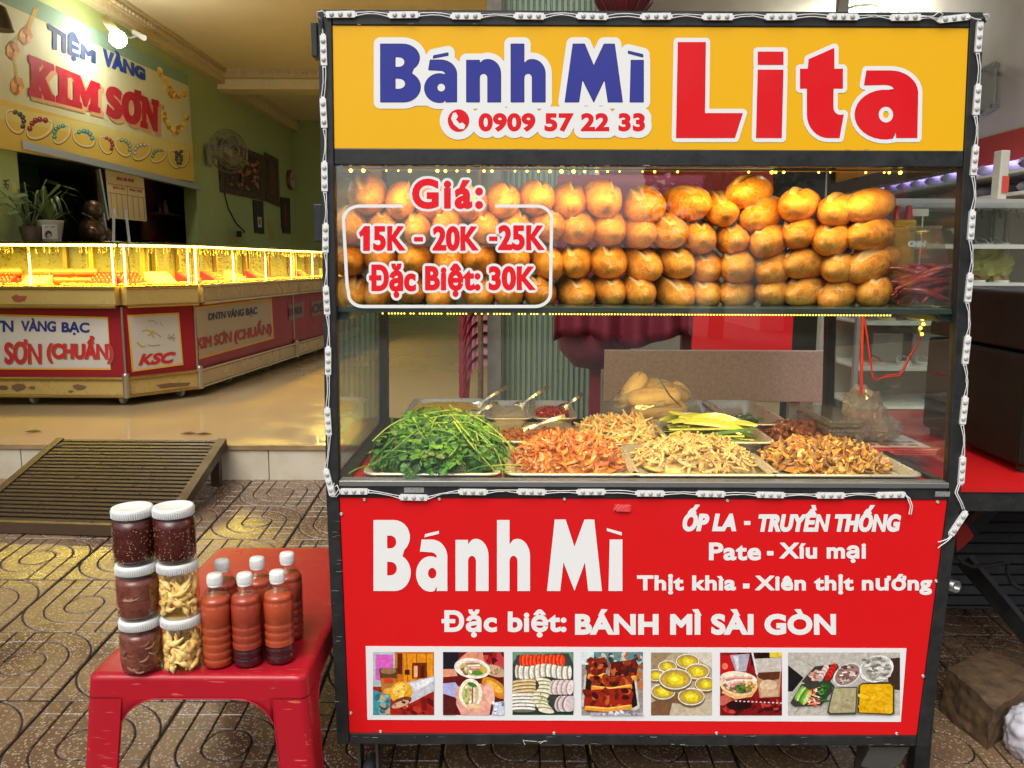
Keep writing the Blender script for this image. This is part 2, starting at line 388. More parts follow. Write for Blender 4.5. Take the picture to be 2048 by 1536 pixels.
def tile_material():
    m = M('terrazzo', (.13, .085, .055), .4); nt = m.node_tree; N = nt.nodes; L = nt.links; b = N['Principled BSDF']
    tc = N.new('ShaderNodeTexCoord'); oi = N.new('ShaderNodeObjectInfo')
    ad = N.new('ShaderNodeVectorMath'); ad.operation = 'ADD'; L.new(tc.outputs['Object'], ad.inputs[0]); L.new(oi.outputs['Location'], ad.inputs[1])
    vo = N.new('ShaderNodeTexVoronoi'); vo.inputs['Scale'].default_value = 130; L.new(ad.outputs[0], vo.inputs['Vector'])
    sp = N.new('ShaderNodeSeparateColor'); L.new(vo.outputs['Color'], sp.inputs[0])
    g1 = N.new('ShaderNodeMath'); g1.operation = 'GREATER_THAN'; g1.inputs[1].default_value = .52; L.new(sp.outputs[0], g1.inputs[0])
    l1 = N.new('ShaderNodeMath'); l1.operation = 'LESS_THAN'; l1.inputs[1].default_value = .44; L.new(vo.outputs['Distance'], l1.inputs[0])
    mu = N.new('ShaderNodeMath'); mu.operation = 'MULTIPLY'; L.new(g1.outputs[0], mu.inputs[0]); L.new(l1.outputs[0], mu.inputs[1])
    chip = N.new('ShaderNodeMixRGB'); chip.inputs[1].default_value = (.36, .28, .2, 1); chip.inputs[2].default_value = (.26, .15, .1, 1); L.new(sp.outputs[1], chip.inputs[0])
    nz = N.new('ShaderNodeTexNoise'); nz.inputs['Scale'].default_value = 2.2; nz.inputs['Detail'].default_value = 7; L.new(ad.outputs[0], nz.inputs['Vector'])
    base = N.new('ShaderNodeValToRGB'); base.color_ramp.elements[0].position = .35; base.color_ramp.elements[0].color = (.085, .048, .03, 1)
    base.color_ramp.elements[1].position = .68; base.color_ramp.elements[1].color = (.19, .12, .062, 1); L.new(nz.outputs[0], base.inputs[0])
    mx = N.new('ShaderNodeMixRGB'); L.new(mu.outputs[0], mx.inputs[0]); L.new(base.outputs[0], mx.inputs[1]); L.new(chip.outputs[0], mx.inputs[2])
    # damp dirt lying in the engraved lines (they are lower than the tile's face)
    sx = N.new('ShaderNodeSeparateXYZ'); L.new(tc.outputs['Object'], sx.inputs[0])
    dm = N.new('ShaderNodeMapRange'); dm.inputs[1].default_value = -.005; dm.inputs[2].default_value = -.001; dm.inputs[3].default_value = 1; dm.inputs[4].default_value = 0; L.new(sx.outputs[2], dm.inputs[0])
    m2 = N.new('ShaderNodeMixRGB'); m2.inputs[2].default_value = (.018, .013, .008, 1); L.new(dm.outputs[0], m2.inputs[0]); L.new(mx.outputs[0], m2.inputs[1])
    L.new(m2.outputs[0], b.inputs['Base Color'])
    rr = N.new('ShaderNodeMapRange'); rr.inputs[1].default_value = .35; rr.inputs[2].default_value = .65; rr.inputs[3].default_value = .16; rr.inputs[4].default_value = .42; L.new(nz.outputs[0], rr.inputs[0]); rm_ = N.new('ShaderNodeMath'); rm_.operation = 'MAXIMUM'; L.new(rr.outputs[0], rm_.inputs[0]); L.new(dm.outputs[0], rm_.inputs[1]); L.new(rm_.outputs[0], b.inputs['Roughness'])
    s_ = N.new('ShaderNodeMapRange'); s_.inputs[3].default_value = .5; s_.inputs[4].default_value = .08; L.new(dm.outputs[0], s_.inputs[0]); L.new(s_.outputs[0], b.inputs['Specular IOR Level'])
    bp = N.new('ShaderNodeBump'); bp.inputs['Strength'].default_value = .22; bp.inputs['Distance'].default_value = .0015; L.new(vo.outputs['Distance'], bp.inputs['Height']); L.new(bp.outputs[0], b.inputs['Normal'])
    return m
TERR = tile_material()
T = .4
def tile_mesh():
    n = 112; e = T - .004
    def lin(a, w=.0062): return abs(a) - w / 2
    def h(x, y):
        r = math.hypot(x, y); s6 = T / 6; d = 1e9
        d = min(d, lin(r - s6))
        q = (x > 0) == (y > 0)
        if q:       # arcs in two opposite quarters
            d = min(d, lin(r - 2 * s6), lin(r - 3 * s6))
        elif r > s6:  # straight lines in the other two
            for k in (0, 1, 2): d = min(d, lin(abs(x) - k * s6), lin(abs(y) - k * s6, .004))
        d = min(d, lin(abs(x) - T / 2, .012), lin(abs(y) - T / 2, .007))
        return -.0055 * max(0., min(1., -d / .0022 + .25))
    mb = MB(); mb.grid(lambda u, v: ((u - .5) * e, (v - .5) * e, h((u - .5) * e, (v - .5) * e)), n, n, sm=False)
    e2 = e / 2
    mb.add([(-e2, -e2, -.006), (e2, -e2, -.006), (e2, e2, -.006), (-e2, e2, -.006), (-e2, -e2, -.03), (e2, -e2, -.03), (e2, e2, -.03), (-e2, e2, -.03)],
           [(0, 4, 5, 1), (1, 5, 6, 2), (2, 6, 7, 3), (3, 7, 4, 0)])
    return mb.mesh('paving_tile')
gnd = MB(); gnd.add([(-200, -200, -.32), (200, -200, -.32), (200, 200, -.32), (-200, 200, -.32)], [(0, 1, 2, 3)])
tag(gnd.obj('ground', M('asphalt', (.05, .05, .05), .8, var=.3)), kind='structure')
STEPY = 4.306
pv = MB(); pv.slab([(-5, .5, gz(.5) - .007), (5, .5, gz(.5) - .007), (5, STEPY + .3, gz(STEPY + .3) - .007), (-5, STEPY + .3, gz(STEPY + .3) - .007)], GN, .12)
pave = tag(pv.obj('pavement', M('dark joint mortar', (.02, .016, .012), .8)), kind='structure')
tm = tile_mesh(); tm.materials.append(TERR)
c0 = G(410 / 2.415, 900 + 745 / 2.415); sl = Matrix.Rotation(math.atan(SL), 4, 'X')
rt = random.Random(3)
for j in range(-5, 5):
    for i in range(-9, 14):
        x, y = c0.x + i * T, c0.y + j * T * math.cos(math.atan(SL))
        if y < 1.0 or y > STEPY + .1: continue
        if abs(x) > .55 * y + 1.2: continue
        o = bpy.data.objects.new('paving_tile', tm); C.objects.link(o)
        o.matrix_basis = Matrix.Translation((x, y, gz(y) + rt.uniform(-.001, .0012))) @ sl @ Matrix.Rotation(R(rt.uniform(-.25, .25)), 4, 'Z')
        adopt(o, pave); 

FL = PY(1024, 893, STEPY).z       # shop floor level
FLOORM = M('polished shop floor', (.44, .32, .17), .14, var=.5, vs=2.2, col2=(.34, .22, .1), bump=.02, bs=8)
fl = MB(); fl.box((-6, STEPY + .012, FL - .4), (6, 16, FL - .002)); tag(fl.obj('shop_floor', FLOORM), kind='structure')
step = MB(); step.box((-6, STEPY + .013, FL - .02), (.2, STEPY - .018, FL + .003))
stp = tag(step.obj('step', M('worn step edge', (.3, .2, .1), .4, var=.7, vs=9, col2=(.1, .06, .03))), kind='structure')
RIS = M('white riser tile', (.55, .5, .4), .35, var=.5, vs=6, col2=(.33, .26, .15), rnd=.25)
xs = [-5, -4.2, -3.42, -2.62, -1.83, PY(538, 925, STEPY).x, -.43, .36]
for a, b in zip(xs, xs[1:]):
    m = MB(); m.box((a + .002, STEPY + .012, FL - .021), (b - .002, STEPY - .006, gz(STEPY) - .02)); bevel(m.obj('riser_tile', RIS, stp), .002)

# walls and ceilings of the gold shop
WX = -3.75
CZ = PX(435, 141, WX).z
Yb = PX(435, 180, WX).y
wallm = MB()
oA = PX(34, 302, WX); oB = PX(392, 368, WX)
zt = (oA.z + oB.z) / 2
wallm.box((WX, oB.y, FL), (WX - .15, 15, CZ + .3))
wallm.box((WX, 2.8, zt), (WX - .15, oB.y, CZ + .3))
wallm.box((WX - .002, 2.8, FL), (WX - .15, oA.y, zt))
gw = tag(wallm.obj('shop_wall', GREENW, None), kind='structure')
bk = MB(); bk.box((WX - .16, oA.y - 1.0, FL), (WX - 2.0, oA.y - .9, zt + .3)); bk.box((WX - 1.75, oA.y - .9, FL), (WX - 1.85, oB.y + 1.6, zt + .3)); bk.box((WX - .16, oB.y + 1.6, FL), (WX - 2, oB.y + 1.7, zt + .3)); bk.box((WX - .151, oA.y - .9, zt + .2), (WX - 2, oB.y + 1.6, zt + .3))
tag(bk.obj('back_room_wall', TEALW), kind='structure')
fw = MB(); fw.box((WX, 14.5, FL), (.35, 14.7, CZ + .3)); tag(fw.obj('far_wall', GREENW), kind='structure')
cl = MB(); cl.box((WX, STEPY + .3, CZ), (.3, Yb, CZ + .12)); cl.box((WX, Yb + .3, CZ - .02), (.3, 15, CZ + .1))
tag(cl.obj('ceiling', CREAM), kind='structure')
cl2 = MB(); cl2.box((-1.3, STEPY + .25, CZ - .004), (6, 7.6, CZ + .1)); tag(cl2.obj('yellow_ceiling', YCEIL), kind='structure')
bmz = PY(500, 178, Yb).z
bm_ = MB(); bm_.box((WX, Yb, bmz), (.3, Yb + .35, CZ + .02)); tag(bm_.obj('ceiling_beam', M('pale cream paint', (.75, .66, .42), .6, var=.2)), kind='structure')
# plaster cornice: a run of separate moulded lengths
cor = thing('cornice', 'cream plaster cornice with raised scrolls along top of green shop wall', 'moulding', (WX, 6, CZ))
for k in range(9):
    y0, y1 = STEPY + .3 + k * (Yb - STEPY - .3) / 9, STEPY + .3 + (k + 1) * (Yb - STEPY - .3) / 9
    m = MB()
    for a, b, c, d in ((0, .1, .17, .03), (0, .16, .03, .02)): m.box((WX, y0 + .003, CZ - c), (WX + b, y1 - .003, CZ - .001 if a == 0 else CZ))
    m.box((WX, y0 + .003, CZ - .10), (WX + .13, y1 - .003, CZ - .03))
    n = 9
    for i in range(n):
        yy = y0 + (i + .5) * (y1 - y0) / n
        m.ball((WX + .13, yy, CZ - .065), .03, 8, 5, sc_=(.5, 1.2, .8))
    m.obj('cornice_length', MOULD, cor)
m = MB(); m.box((WX + .02, Yb - .1, CZ - .11), (.2, Yb - .001, CZ - .001))
for i in range(34): m.ball((WX + .15 + i * .11, Yb - .1, CZ - .05), .032, 8, 5, sc_=(1.2, .5, .8))
m.obj('cornice_length', MOULD, cor)
cor2 = thing('cornice', 'cream plaster cornice with raised scrolls on wall beyond the ceiling beam', 'moulding', (WX, Yb + 1, CZ))
m = MB(); m.box((WX, Yb + .36, CZ - .22), (WX + .12, 14.4, CZ - .03))
for i in range(24): m.ball((WX + .12, Yb + .45 + i * .16, CZ - .12), .045, 8, 5, sc_=(.5, 1.2, .8))
m.obj('cornice_length', MOULD, cor2)

# second shop on the right: back wall, side wall, ceiling
RX = 3.4
BEIGE = M('beige wall', (.6, .56, .46), .7, var=.2, vs=3)
w2 = MB(); w2.box((.62, 8.2, FL), (RX + .1, 8.35, 4.2)); w2.box((RX, 3.5, FL - .3), (RX + .12, 8.2, 4.2))
tag(w2.obj('shoe_shop_wall', BEIGE), kind='structure')
st = MB(); a = [PX(1950, 289, RX - .004), PX(2120, 240, RX - .004), PX(2120, 335, RX - .004), PX(1950, 345, RX - .004)]
REDST = M('red painted band', (.45, .05, .03), .5, var=.15)
z0, z1 = PX(2000, 327, RX).z, PX(2000, 268, RX).z
st.box((RX - .012, 3.6, z0), (RX - .001, 8.19, z1)); st.box((.63, 8.185, z0), (RX - .013, 8.198, z1)); tag(st.obj('wall_band', REDST), kind='structure')
c3 = MB(); c3.box((.35, STEPY + .6, 3.62), (RX + .1, 8.3, 3.7)); tag(c3.obj('shoe_shop_ceiling', M('grey ceiling', (.5, .49, .42), .6, var=.1)), kind='structure')
c4 = MB(); c4.box((1.2, STEPY + .2, 3.28), (RX, STEPY + .5, 3.8)); tag(c4.obj('shop_front_beam', M('pale cream paint', (.7, .6, .4), .6)), kind='structure')
m = MB(); m.box((.36, 4.9, FL), (.5, 8.3, 4.0)); tag(m.obj('party_wall', BEIGE), kind='structure')
# ------------------------------------------------------------------ gold shop: signboard
def quadmap(c, n):   # four px corners are on a plane: returns map(px,py,off)
    p = Vector(c); nn = Vector(n).normalized()
    return lambda x, y, off=0: PP(x, y, p + nn * off, nn)
def mapX(X, s=1): return lambda x, y, off=0: PX(x, y, X + off * s)
def mapY(Y): return lambda x, y, off=0: PY(x, y, Y - off)
def px_slab(mp, corners, th, n):
    m = MB(); c = [mp(x, y, 0) for x, y in corners]
    if (Vector(c[1]) - Vector(c[0])).cross(Vector(c[2]) - Vector(c[1])).dot(Vector(n)) < 0: c = c[::-1]
    m.slab(c, n, th); return m
sg = thing('shop_sign', 'large pale signboard with red KIM SON lettering and printed rings on green wall', 'sign', PX(200, 200, WX))
SX = WX + .05; mp = mapX(SX)
px_slab(mp, [(-30, -52), (376, 150), (389, 364), (-30, 291)], .04, (1, 0, 0)).obj('sign_board', M('sign board back', (.5, .5, .42), .5), sg)
p = Print(lambda x, y, off=0: PX(x, y, SX + off * .06))
p.poly([(-30, -52), (376, 150), (389, 364), (-30, 291)], S(196, 196, 158))
p.poly([(-30, 190), (383, 300), (389, 364), (-30, 291)], S(206, 178, 80))
p.poly([(-30, 205), (383, 290), (384, 312), (-30, 232)], S(205, 192, 118))
p.poly([(-30, -52), (376, 150), (377, 172), (-30, -10)], S(120, 150, 130))
def ringpx(x, y, r, rot, gem, kind=0):
    r *= .84; p.ring(x, y + r * .06, r, r * .62, r * .16, S(92, 78, 46), rot); p.ring(x, y, r * .98, r * .6, r * .13, S(206, 186, 128), rot); p.ring(x - r * .04, y - r * .05, r * .96, r * .58, r * .04, S(240, 232, 200), rot)
    c, s_ = math.cos(R(rot)), math.sin(R(rot))
    for k in range(-2, 3):
        gx, gy = x + k * r * .32 * c + r * .7 * s_ * (1 - .12 * k * k), y + k * r * .32 * s_ - r * .7 * c * (1 - .12 * k * k)
        p.ell(gx, gy, r * .2, r * .22, tuple(q * .35 for q in gem), 8, rot); p.ell(gx + r * .03, gy - r * .04, r * .13, r * .14, gem, 7, rot)
        p.ell(gx - r * .04, gy - r * .08, r * .05, r * .05, tuple(min(1, q * 2 + .25) for q in gem), 5, rot)
for x, y, r, rot, gem in ((30, 243, 30, 62, S(50, 60, 55)), (80, 258, 33, -28, S(150, 18, 38)), (124, 268, 26, -52, S(70, 160, 140)), (168, 278, 27, 25, S(80, 165, 150)), (212, 290, 22, 65, S(170, 40, 60)),
                          (246, 295, 24, 50, S(150, 180, 160)), (284, 304, 24, -40, S(190, 195, 190)), (318, 312, 20, -35, S(120, 170, 150)), (350, 318, 22, 70, S(60, 80, 75)), (366, 316, 22, -75, S(60, 80, 75))): ringpx(x, y, r, rot, gem)
rr = random.Random(5)
for (x0, y0, x1, y1, sag) in ((318, 138, 372, 186, 26), (322, 215, 374, 232, 40)):
    for k in range(46):
        t = k / 45; x = x0 + (x1 - x0) * t; y = y0 + (y1 - y0) * t + sag * math.sin(math.pi * t)
        p.ell(x + rr.uniform(-3, 3), y + rr.uniform(-6, 6) * math.sin(math.pi * t), 4.2, 5, S(*rr.choice([(214, 178, 84), (170, 128, 48), (236, 206, 120)])), 6)
for k in range(16): p.ring(72 - k * 1.7 - (k > 8) * (k - 8) * 2.2, 18 + k * 4.3, 3.2, 4.5, 1.5, S(214, 180, 70), 20 * k, n=8)
for x, y in ((52, 72), (26, 101), (35, 172)):
    for k in range(7): p.ell(x + 8 * math.cos(k * .9), y + 11 * math.sin(k * .9), 6, 8, S(*[(206, 140, 66), (220, 170, 80), (170, 96, 50)][k % 3]), 7)
for k in range(10): p.ring(28 + .8 * k, 112 + 5 * k, 2.2, 3.4, 1.2, S(214, 180, 70), n=8)
p.obj('sign_print', GLOSSP, sg)
def persp_words(text, x0, x1, top, bot, col, name, par, mp, mat, bold=0., cell=1., shear=0., extra=None, h0=None):
    # top and bot are (y at x0, y at x1): lettering on a receding board
    W = x1 - x0; Hh = (bot[0] - top[0] + bot[1] - top[1]) / 2
    def warp(x, y):
        t = x / W; v = y / Hh
        return x0 + x, (top[0] + (top[1] - top[0]) * t) * (1 - v) + (bot[0] + (bot[1] - bot[0]) * t) * v
    pr = Print(lambda x, y, off=0: mp(*warp(x, y), off))
    lp, sh = words(text, (0, 0, W, Hh), bold, cell, shear, 1.1)
    if extra: extra(pr, lp)
    pr.k = max(pr.k, 26 if par is sg else 0)
    pr.shape(sh, col, .0062 if par is sg else None); return pr.obj(name, mat, par)
persp_words('TIỆM', 96, 192, (30, 95), (108, 134), S(38, 56, 92), 'lettering', sg, mp, GLOSSP, 2.6)
persp_words('VÀNG', 206, 291, (88, 132), (130, 162), S(30, 60, 140), 'lettering', sg, mp, GLOSSP, 2.6)
# heavy slab-serif capitals for the shop name, drawn on a unit box
SERIF = {'K': [(0, 0), (0, .16), (.1, .2), (.1, .8), (0, .84), (0, 1), (.5, 1), (.5, .84), (.4, .8), (.4, .6), (.62, .84), (.56, .9), (.56, 1), (1, 1), (1, .86), (.88, .82), (.64, .56), (.92, .18), (1.04, .14), (1.04, 0), (.64, 0), (.42, .36), (.4, .34), (.4, .2), (.5, .16), (.5, 0)],
         'I': [(0, 0), (0, .16), (.12, .2), (.12, .8), (0, .84), (0, 1), (.56, 1), (.56, .84), (.44, .8), (.44, .2), (.56, .16), (.56, 0)],
         'M': [(0, 0), (0, .15), (.1, .2), (.1, .8), (0, .85), (0, 1), (.38, 1), (.62, .52), (.86, 1), (1.24, 1), (1.24, .85), (1.14, .8), (1.14, .2), (1.24, .15), (1.24, 0), (.76, 0), (.76, .15), (.84, .2), (.84, .56), (.66, .1), (.56, .1), (.34, .56), (.34, .2), (.44, .15), (.44, 0)],
         'N': [(0, 0), (0, .15), (.1, .2), (.1, .8), (0, .85), (0, 1), (.38, 1), (.8, .42), (.8, .8), (.7, .85), (.7, 1), (1.1, 1), (1.1, .85), (1.02, .8), (1.02, 0), (.8, 0), (.32, .62), (.32, .2), (.42, .15), (.42, 0)]}
def serif_words(x0, x1, top, bot, parts, col, name, mp, grow):
    W = x1 - x0; Hh = (bot[0] - top[0] + bot[1] - top[1]) / 2; lp = []
    for ch, a, b, t0 in parts:
        if ch in SERIF:
            ls = [SERIF[ch][::-1]]; lp += fit(ls, (a * W, t0 * Hh, b * W, Hh))
        else: lp += miter_offset(fit(font_loops(ch), (a * W + 4, t0 * Hh + 4, b * W - 4, Hh - 4)), 4)
    lp = [l if (sum(l[i][0] * l[(i + 1) % len(l)][1] - l[(i + 1) % len(l)][0] * l[i][1] for i in range(len(l))) < 0 or True) else l for l in lp]
    sh = [field_shape([l], grow, .9) if len(lp) == 1 else None for l in lp[:0]]
    def wp(x, y):
        t = x / W; v = y / Hh; return x0 + x, (top[0] + (top[1] - top[0]) * t) * (1 - v) + (bot[0] + (bot[1] - bot[0]) * t) * v
    pr = Print(lambda x, y, off=0: mp(*wp(x, y), off)); pr.shape(field_shape(lp, grow, .9), col, .0062); return pr.obj(name, GLOSSP, sg)
KIMP = [('K', 0, .36, 0), ('I', .385, .58, 0), ('M', .6, 1, 0)]; SONP = [('S', 0, .3, .1), ('Ơ', .3, .66, .0), ('N', .66, 1, .12)]
for pts_, x0, x1, a, b in ((KIMP, 58, 200, (110, 168), (190, 226)), (SONP, 213, 317, (163, 194), (232, 264))):
    serif_words(x0 + 6, x1 + 6, (a[0] + 8, a[1] + 8), (b[0] + 8, b[1] + 8), pts_, S(196, 150, 110), 'lettering_shadow', mapX(SX - .0008), 2.2); serif_words(x0, x1, a, b, pts_, S(165, 16, 40), 'lettering', mp, 1.2)

# things in the opening below the sign
def wall_frame(name, label, cat, X, corners, fr, mat, shapes, th=.03, group=None):
    cs = [PX(x, y, X) for x, y in corners]; t = thing(name, label, cat, sum(cs, Vector()) / 4, group)
    a = px_slab(mapX(X), corners, th, (1, 0, 0)).obj('frame', mat, t); bevel(a, .004)
    cx = sum(c[0] for c in corners) / 4; cy_ = sum(c[1] for c in corners) / 4
    inn = [(cx + (x - cx) * (1 - fr), cy_ + (y - cy_) * (1 - fr)) for x, y in corners]
    def bil(u, v):
        return ((inn[0][0] * (1 - u) + inn[1][0] * u) * (1 - v) + (inn[3][0] * (1 - u) + inn[2][0] * u) * v, (inn[0][1] * (1 - u) + inn[1][1] * u) * (1 - v) + (inn[3][1] * (1 - u) + inn[2][1] * u) * v)
    pr = Print(lambda u, v, off=0: PX(*bil(u, v), X + .003 + off)); shapes(pr); pr.obj('picture', PAPER, t); return t
BX = WX - 1.72
def pic1(p):
    p.rect(0, 0, 1, 1, S(30, 30, 22)); r = random.Random(1)
    for k in range(40): p.ell(r.random(), r.random() * .9 + .05, .05, .06, S(r.randint(35, 80), r.randint(35, 60), r.randint(20, 34)), 7)
wall_frame('painting', 'dark framed painting hanging on the teal wall of the back room', 'painting', BX, [(78, 312), (160, 330), (168, 396), (90, 396)], .16, WOODD, pic1)
m = MB(); c = [PX(x, y, WX - .5) for x, y in ((286, 350), (398, 370), (398, 476), (290, 476))]
cab = thing('cabinet', 'dark brown wooden cabinet with open shelves of small bottles in the back room', 'cabinet', c[2])
CX = WX - .55
for name, cs, d in (('back_panel', ((284, 350), (396, 370), (398, 480), (288, 480)), 0), ('side_panel', ((190, 338), (208, 340), (216, 480), (204, 480)), .02)):
    px_slab(mapX(CX + d), cs, .03, (1, 0, 0)).obj(name, M('brown cabinet wood', (.17, .06, .03), .4, var=.4, vs=10, col2=(.09, .03, .015)), cab)
sh_ = MB(); q = [PX(288, 424, CX), PX(397, 430, CX)]; sh_.box((CX, q[0].y, q[0].z), (CX + .25, q[1].y, q[0].z - .03)); sh_.obj('shelf', MATS['brown cabinet wood'], cab)
sh2 = MB(); sh2.box((CX + .001, q[0].y, q[0].z - .34), (CX + .25, q[1].y, q[0].z - .37)); sh2.obj('shelf', MATS['brown cabinet wood'], cab)
dv = MB(); y_ = PX(344, 400, CX).y; dv.box((CX, y_, q[0].z + .002), (CX + .02, y_ + .03, zt - .02)); dv.obj('divider', MATS['brown cabinet wood'], cab)
for k, (x, hgt, col, nm) in enumerate(((318, .13, (.03, .02, .015), 'dark brown'), (331, .16, (.35, .33, .3), 'white capped'), (352, .1, (.05, .03, .02), 'short black'), (362, .12, (.02, .03, .02), 'dark green'), (384, .1, (.06, .05, .03), 'olive'))):
    pt = PX(x, 424, CX + .13); zb = q[0].z + .001
    b = MB(); b.lathe([(.03, 0), (.032, hgt * .6), (.012, hgt * .75), (.012, hgt)], 12, (pt.x, pt.y, zb))
    tag(b.obj('bottle', M(nm + ' glass bottle', col, .15)), nm + ' small bottle standing on upper shelf of brown cabinet', 'bottle', 'bottles on the cabinet shelf')
# price board hung in the opening
pbm = mapX(WX + .02)
pb = thing('price_board', 'white hanging gold price board with red table headings in the wall opening', 'board', PX(250, 390, WX))
px_slab(pbm, [(211, 338), (287, 352), (294, 443), (221, 436)], .008, (1, 0, 0)).obj('board', WHITEP, pb)
p = Print(pbm); p.poly([(211, 338), (287, 352), (294, 443), (221, 436)], S(200, 182, 130))
red = S(150, 40, 25)
for k in range(7):
    t = k / 6; p.line([(221 + 66 * t, 385 + 12 * t), (226 + 64 * t, 433 + 6 * t)], 1.1, red)
p.line([(216, 367), (289, 378)], 1.2, red); p.line([(218, 385), (291, 396)], 1.2, red); p.line([(254, 371), (255, 390)], 1.1, red)
p.obj('table_print', PAPER, pb)
persp_words('BẢNG GIÁ VÀNG', 233, 268, (351, 356), (360, 365), red, 'lettering', pb, mapX(WX + .021), PAPER, .5, .5)
persp_words('BÁN RA', 226, 250, (370, 374), (377, 381), red, 'lettering', pb, mapX(WX + .021), PAPER, .4, .5)
persp_words('MUA VÀO', 259, 285, (375, 379), (382, 386), red, 'lettering', pb, mapX(WX + .021), PAPER, .4, .5)
rl = MB(); rl.bar(PX(196, 338, WX + .01), PX(214, 440, WX + .01), .03, .03); tag(rl.obj('pole', M('aluminium', (.55, .55, .52), .35, .8)), 'pale metal pole standing in the opening beside the price board', 'pole')
tr_ = MB(); tr_.box((WX + .001, oA.y - .02, zt - .03), (WX + .06, oB.y + .02, zt + .03)); tag(tr_.obj('curtain_rail', M('aluminium', (.55, .55, .52), .35, .8)), 'grey aluminium rail along the bottom edge of the shop sign', 'rail')
# pillar stickers
p = Print(mapX(WX)); p.poly([(24, 363), (32, 366), (33, 386), (25, 384)], S(190, 185, 110))
p.line([(6, 362), (19, 360)], 2.5, S(30, 30, 40)); p.line([(12, 361), (12, 374), (9, 376)], 2.5, S(30, 30, 40)); p.line([(6, 368), (17, 370), (15, 380)], 2.2, S(30, 30, 40))
tag(p.obj('sticker', PAPER), 'small yellowed sticker with black hand-painted strokes on left wall corner', 'sticker')
bell = MB(); q = PX(2, 30, WX + .25); bell.lathe([(.075, -.1), (.06, -.03), (.035, .05), (.0, .07)], 16, q); bell.tube([q + Vector((0, 0, .05)), q + Vector((-.25, 0, .12))], .012, 6)
tag(bell.obj('horn_lamp', M('dark bronze', (.08, .06, .04), .35, .6)), 'dark bell-shaped lamp hood fixed high on the left wall', 'lamp')

# bulb and security camera
lampm = thing('bulb_lamp', 'lit round white bulb in a holder under the cornice above the sign', 'lamp', PX(235, 72, WX + .2))
q = PX(236, 78, WX + .38)
b = MB(); b.ball(q, .07, 20, 12); b.obj('bulb', emis('lit bulb', (1, .97, .86), 130), lampm)
b = MB(); b.lathe([(.035, 0), (.04, .1), (.03, .14)], 14, q + Vector((-.02, 0, .06)), ax=(-.35, -.1, .5)); b.obj('socket', M('cream socket', (.5, .42, .22), .4), lampm)
b = MB(); b.box(PX(262, 95, WX + .06), PX(248, 62, WX + .0) + Vector((.06, 0, 0))); b.obj('junction_box', M('cream socket', (.5, .42, .22), .4), lampm)
camr = thing('security_camera', 'small white bullet security camera under the cornice beside the bulb', 'camera', PX(278, 72, WX + .2))
q = PX(278, 70, WX + .2); b = MB(); b.lathe([(.026, -.09), (.026, .09)], 14, q, ax=(.8, -.55, -.45)); b.obj('body', WHITEP, camr)
b = MB(); b.tube([q, PX(262, 76, WX + .08), PX(256, 74, WX + .02)], .012, 6); b.obj('bracket', WHITEP, camr)
# fan
fn = thing('wall_fan', 'grey oscillating fan with round wire guard mounted on green wall', 'fan', PX(425, 305, WX))
FG = M('grey green plastic', (.2, .2, .12), .4); q = PX(420, 310, WX + .06)
b = MB(); b.ball(q, .1, 16, 8, sc_=(.5, .7, 1.5)); b.obj('wall_mount', FG, fn)
hub = PX(455, 303, WX + .42); ax = Vector((.75, -.65, .0)).normalized()
b = MB(); b.tube([q, q + Vector((.2, 0, .0)), hub - ax * .06], [.035, .03, .05], 10); b.obj('arm', FG, fn)
b = MB(); b.lathe([(.07, -.1), (.09, 0), (.06, .07), (.0, .09)], 16, hub, ax=ax); b.obj('motor', FG, fn)
b = MB()
for r_, o_ in ((.245, .0), (.2, .06), (.15, .085), (.08, .1), (.245, -.02), (.16, -.06)): b.torus(hub + ax * (o_ + .03), r_, .005, ax, 32, 5)
e1 = ax.orthogonal().normalized(); e2 = ax.cross(e1)
for k in range(36):
    d = e1 * math.cos(k * math.pi / 18) + e2 * math.sin(k * math.pi / 18)
    b.tube([hub + ax * .135 + d * .05, hub + ax * .11 + d * .14, hub + ax * .09 + d * .2, hub + ax * .03 + d * .245, hub - ax * .03 + d * .16, hub - ax * .05 + d * .08], .003, 4, cap=False)
b.obj('guard', M('fan wire', (.16, .15, .1), .4, .4), fn)
for k in range(3):
    a0 = k * 2.094; b = MB(); vs = []
    for i in range(5):
        a = a0 + i * .28; d = e1 * math.cos(a) + e2 * math.sin(a); vs += [hub + ax * (.03 + .01 * i) + d * .06, hub + ax * (.03 + .012 * i) + d * (.2 - .02 * abs(i - 2))]
    b.add(vs, [(2 * i, 2 * i + 1, 2 * i + 3, 2 * i + 2) for i in range(4)], 0, True); o = b.obj('blade', M('fan blade', (.16, .16, .1), .4), fn)
    o.modifiers.new('solid', 'SOLIDIFY').thickness = .004
# pictures on the green wall
def pic2(p):
    p.rect(0, 0, 1, 1, S(44, 26, 16)); r = random.Random(2)
    for k in range(90):
        x, y = r.random() * .92 + .04, r.random() * .9 + .05
        p.ell(x, y, .03 + .03 * r.random(), .03 + .03 * r.random(), S(*r.choice([(150, 92, 40), (110, 50, 22), (60, 34, 20), (170, 120, 60), (38, 24, 16)])), 7)
wall_frame('painting', 'large dark framed painting of a flower crowd behind the fan', 'painting', WX + .03, [(437, 274), (530, 312), (533, 402), (444, 384)], .2, WOODD, pic2)
wall_frame('painting', 'narrow dark brown carved panel on the wall right of the large painting', 'carving', WX + .03, [(531, 305), (557, 318), (561, 414), (534, 402)], .25, WOODD, lambda p: (p.rect(0, 0, 1, 1, S(62, 36, 18)), [p.ell(.5, .08 + .09 * k, .3, .035, S(90, 52, 26), 8) for k in range(10)]))
def clk(p): p.rect(0, 0, 1, 1, S(120, 60, 50))
ck = thing('wall_clock', 'small round wall clock with red rim far along green wall', 'clock', PX(581, 360, WX)); q = PX(581, 360, WX + .03)
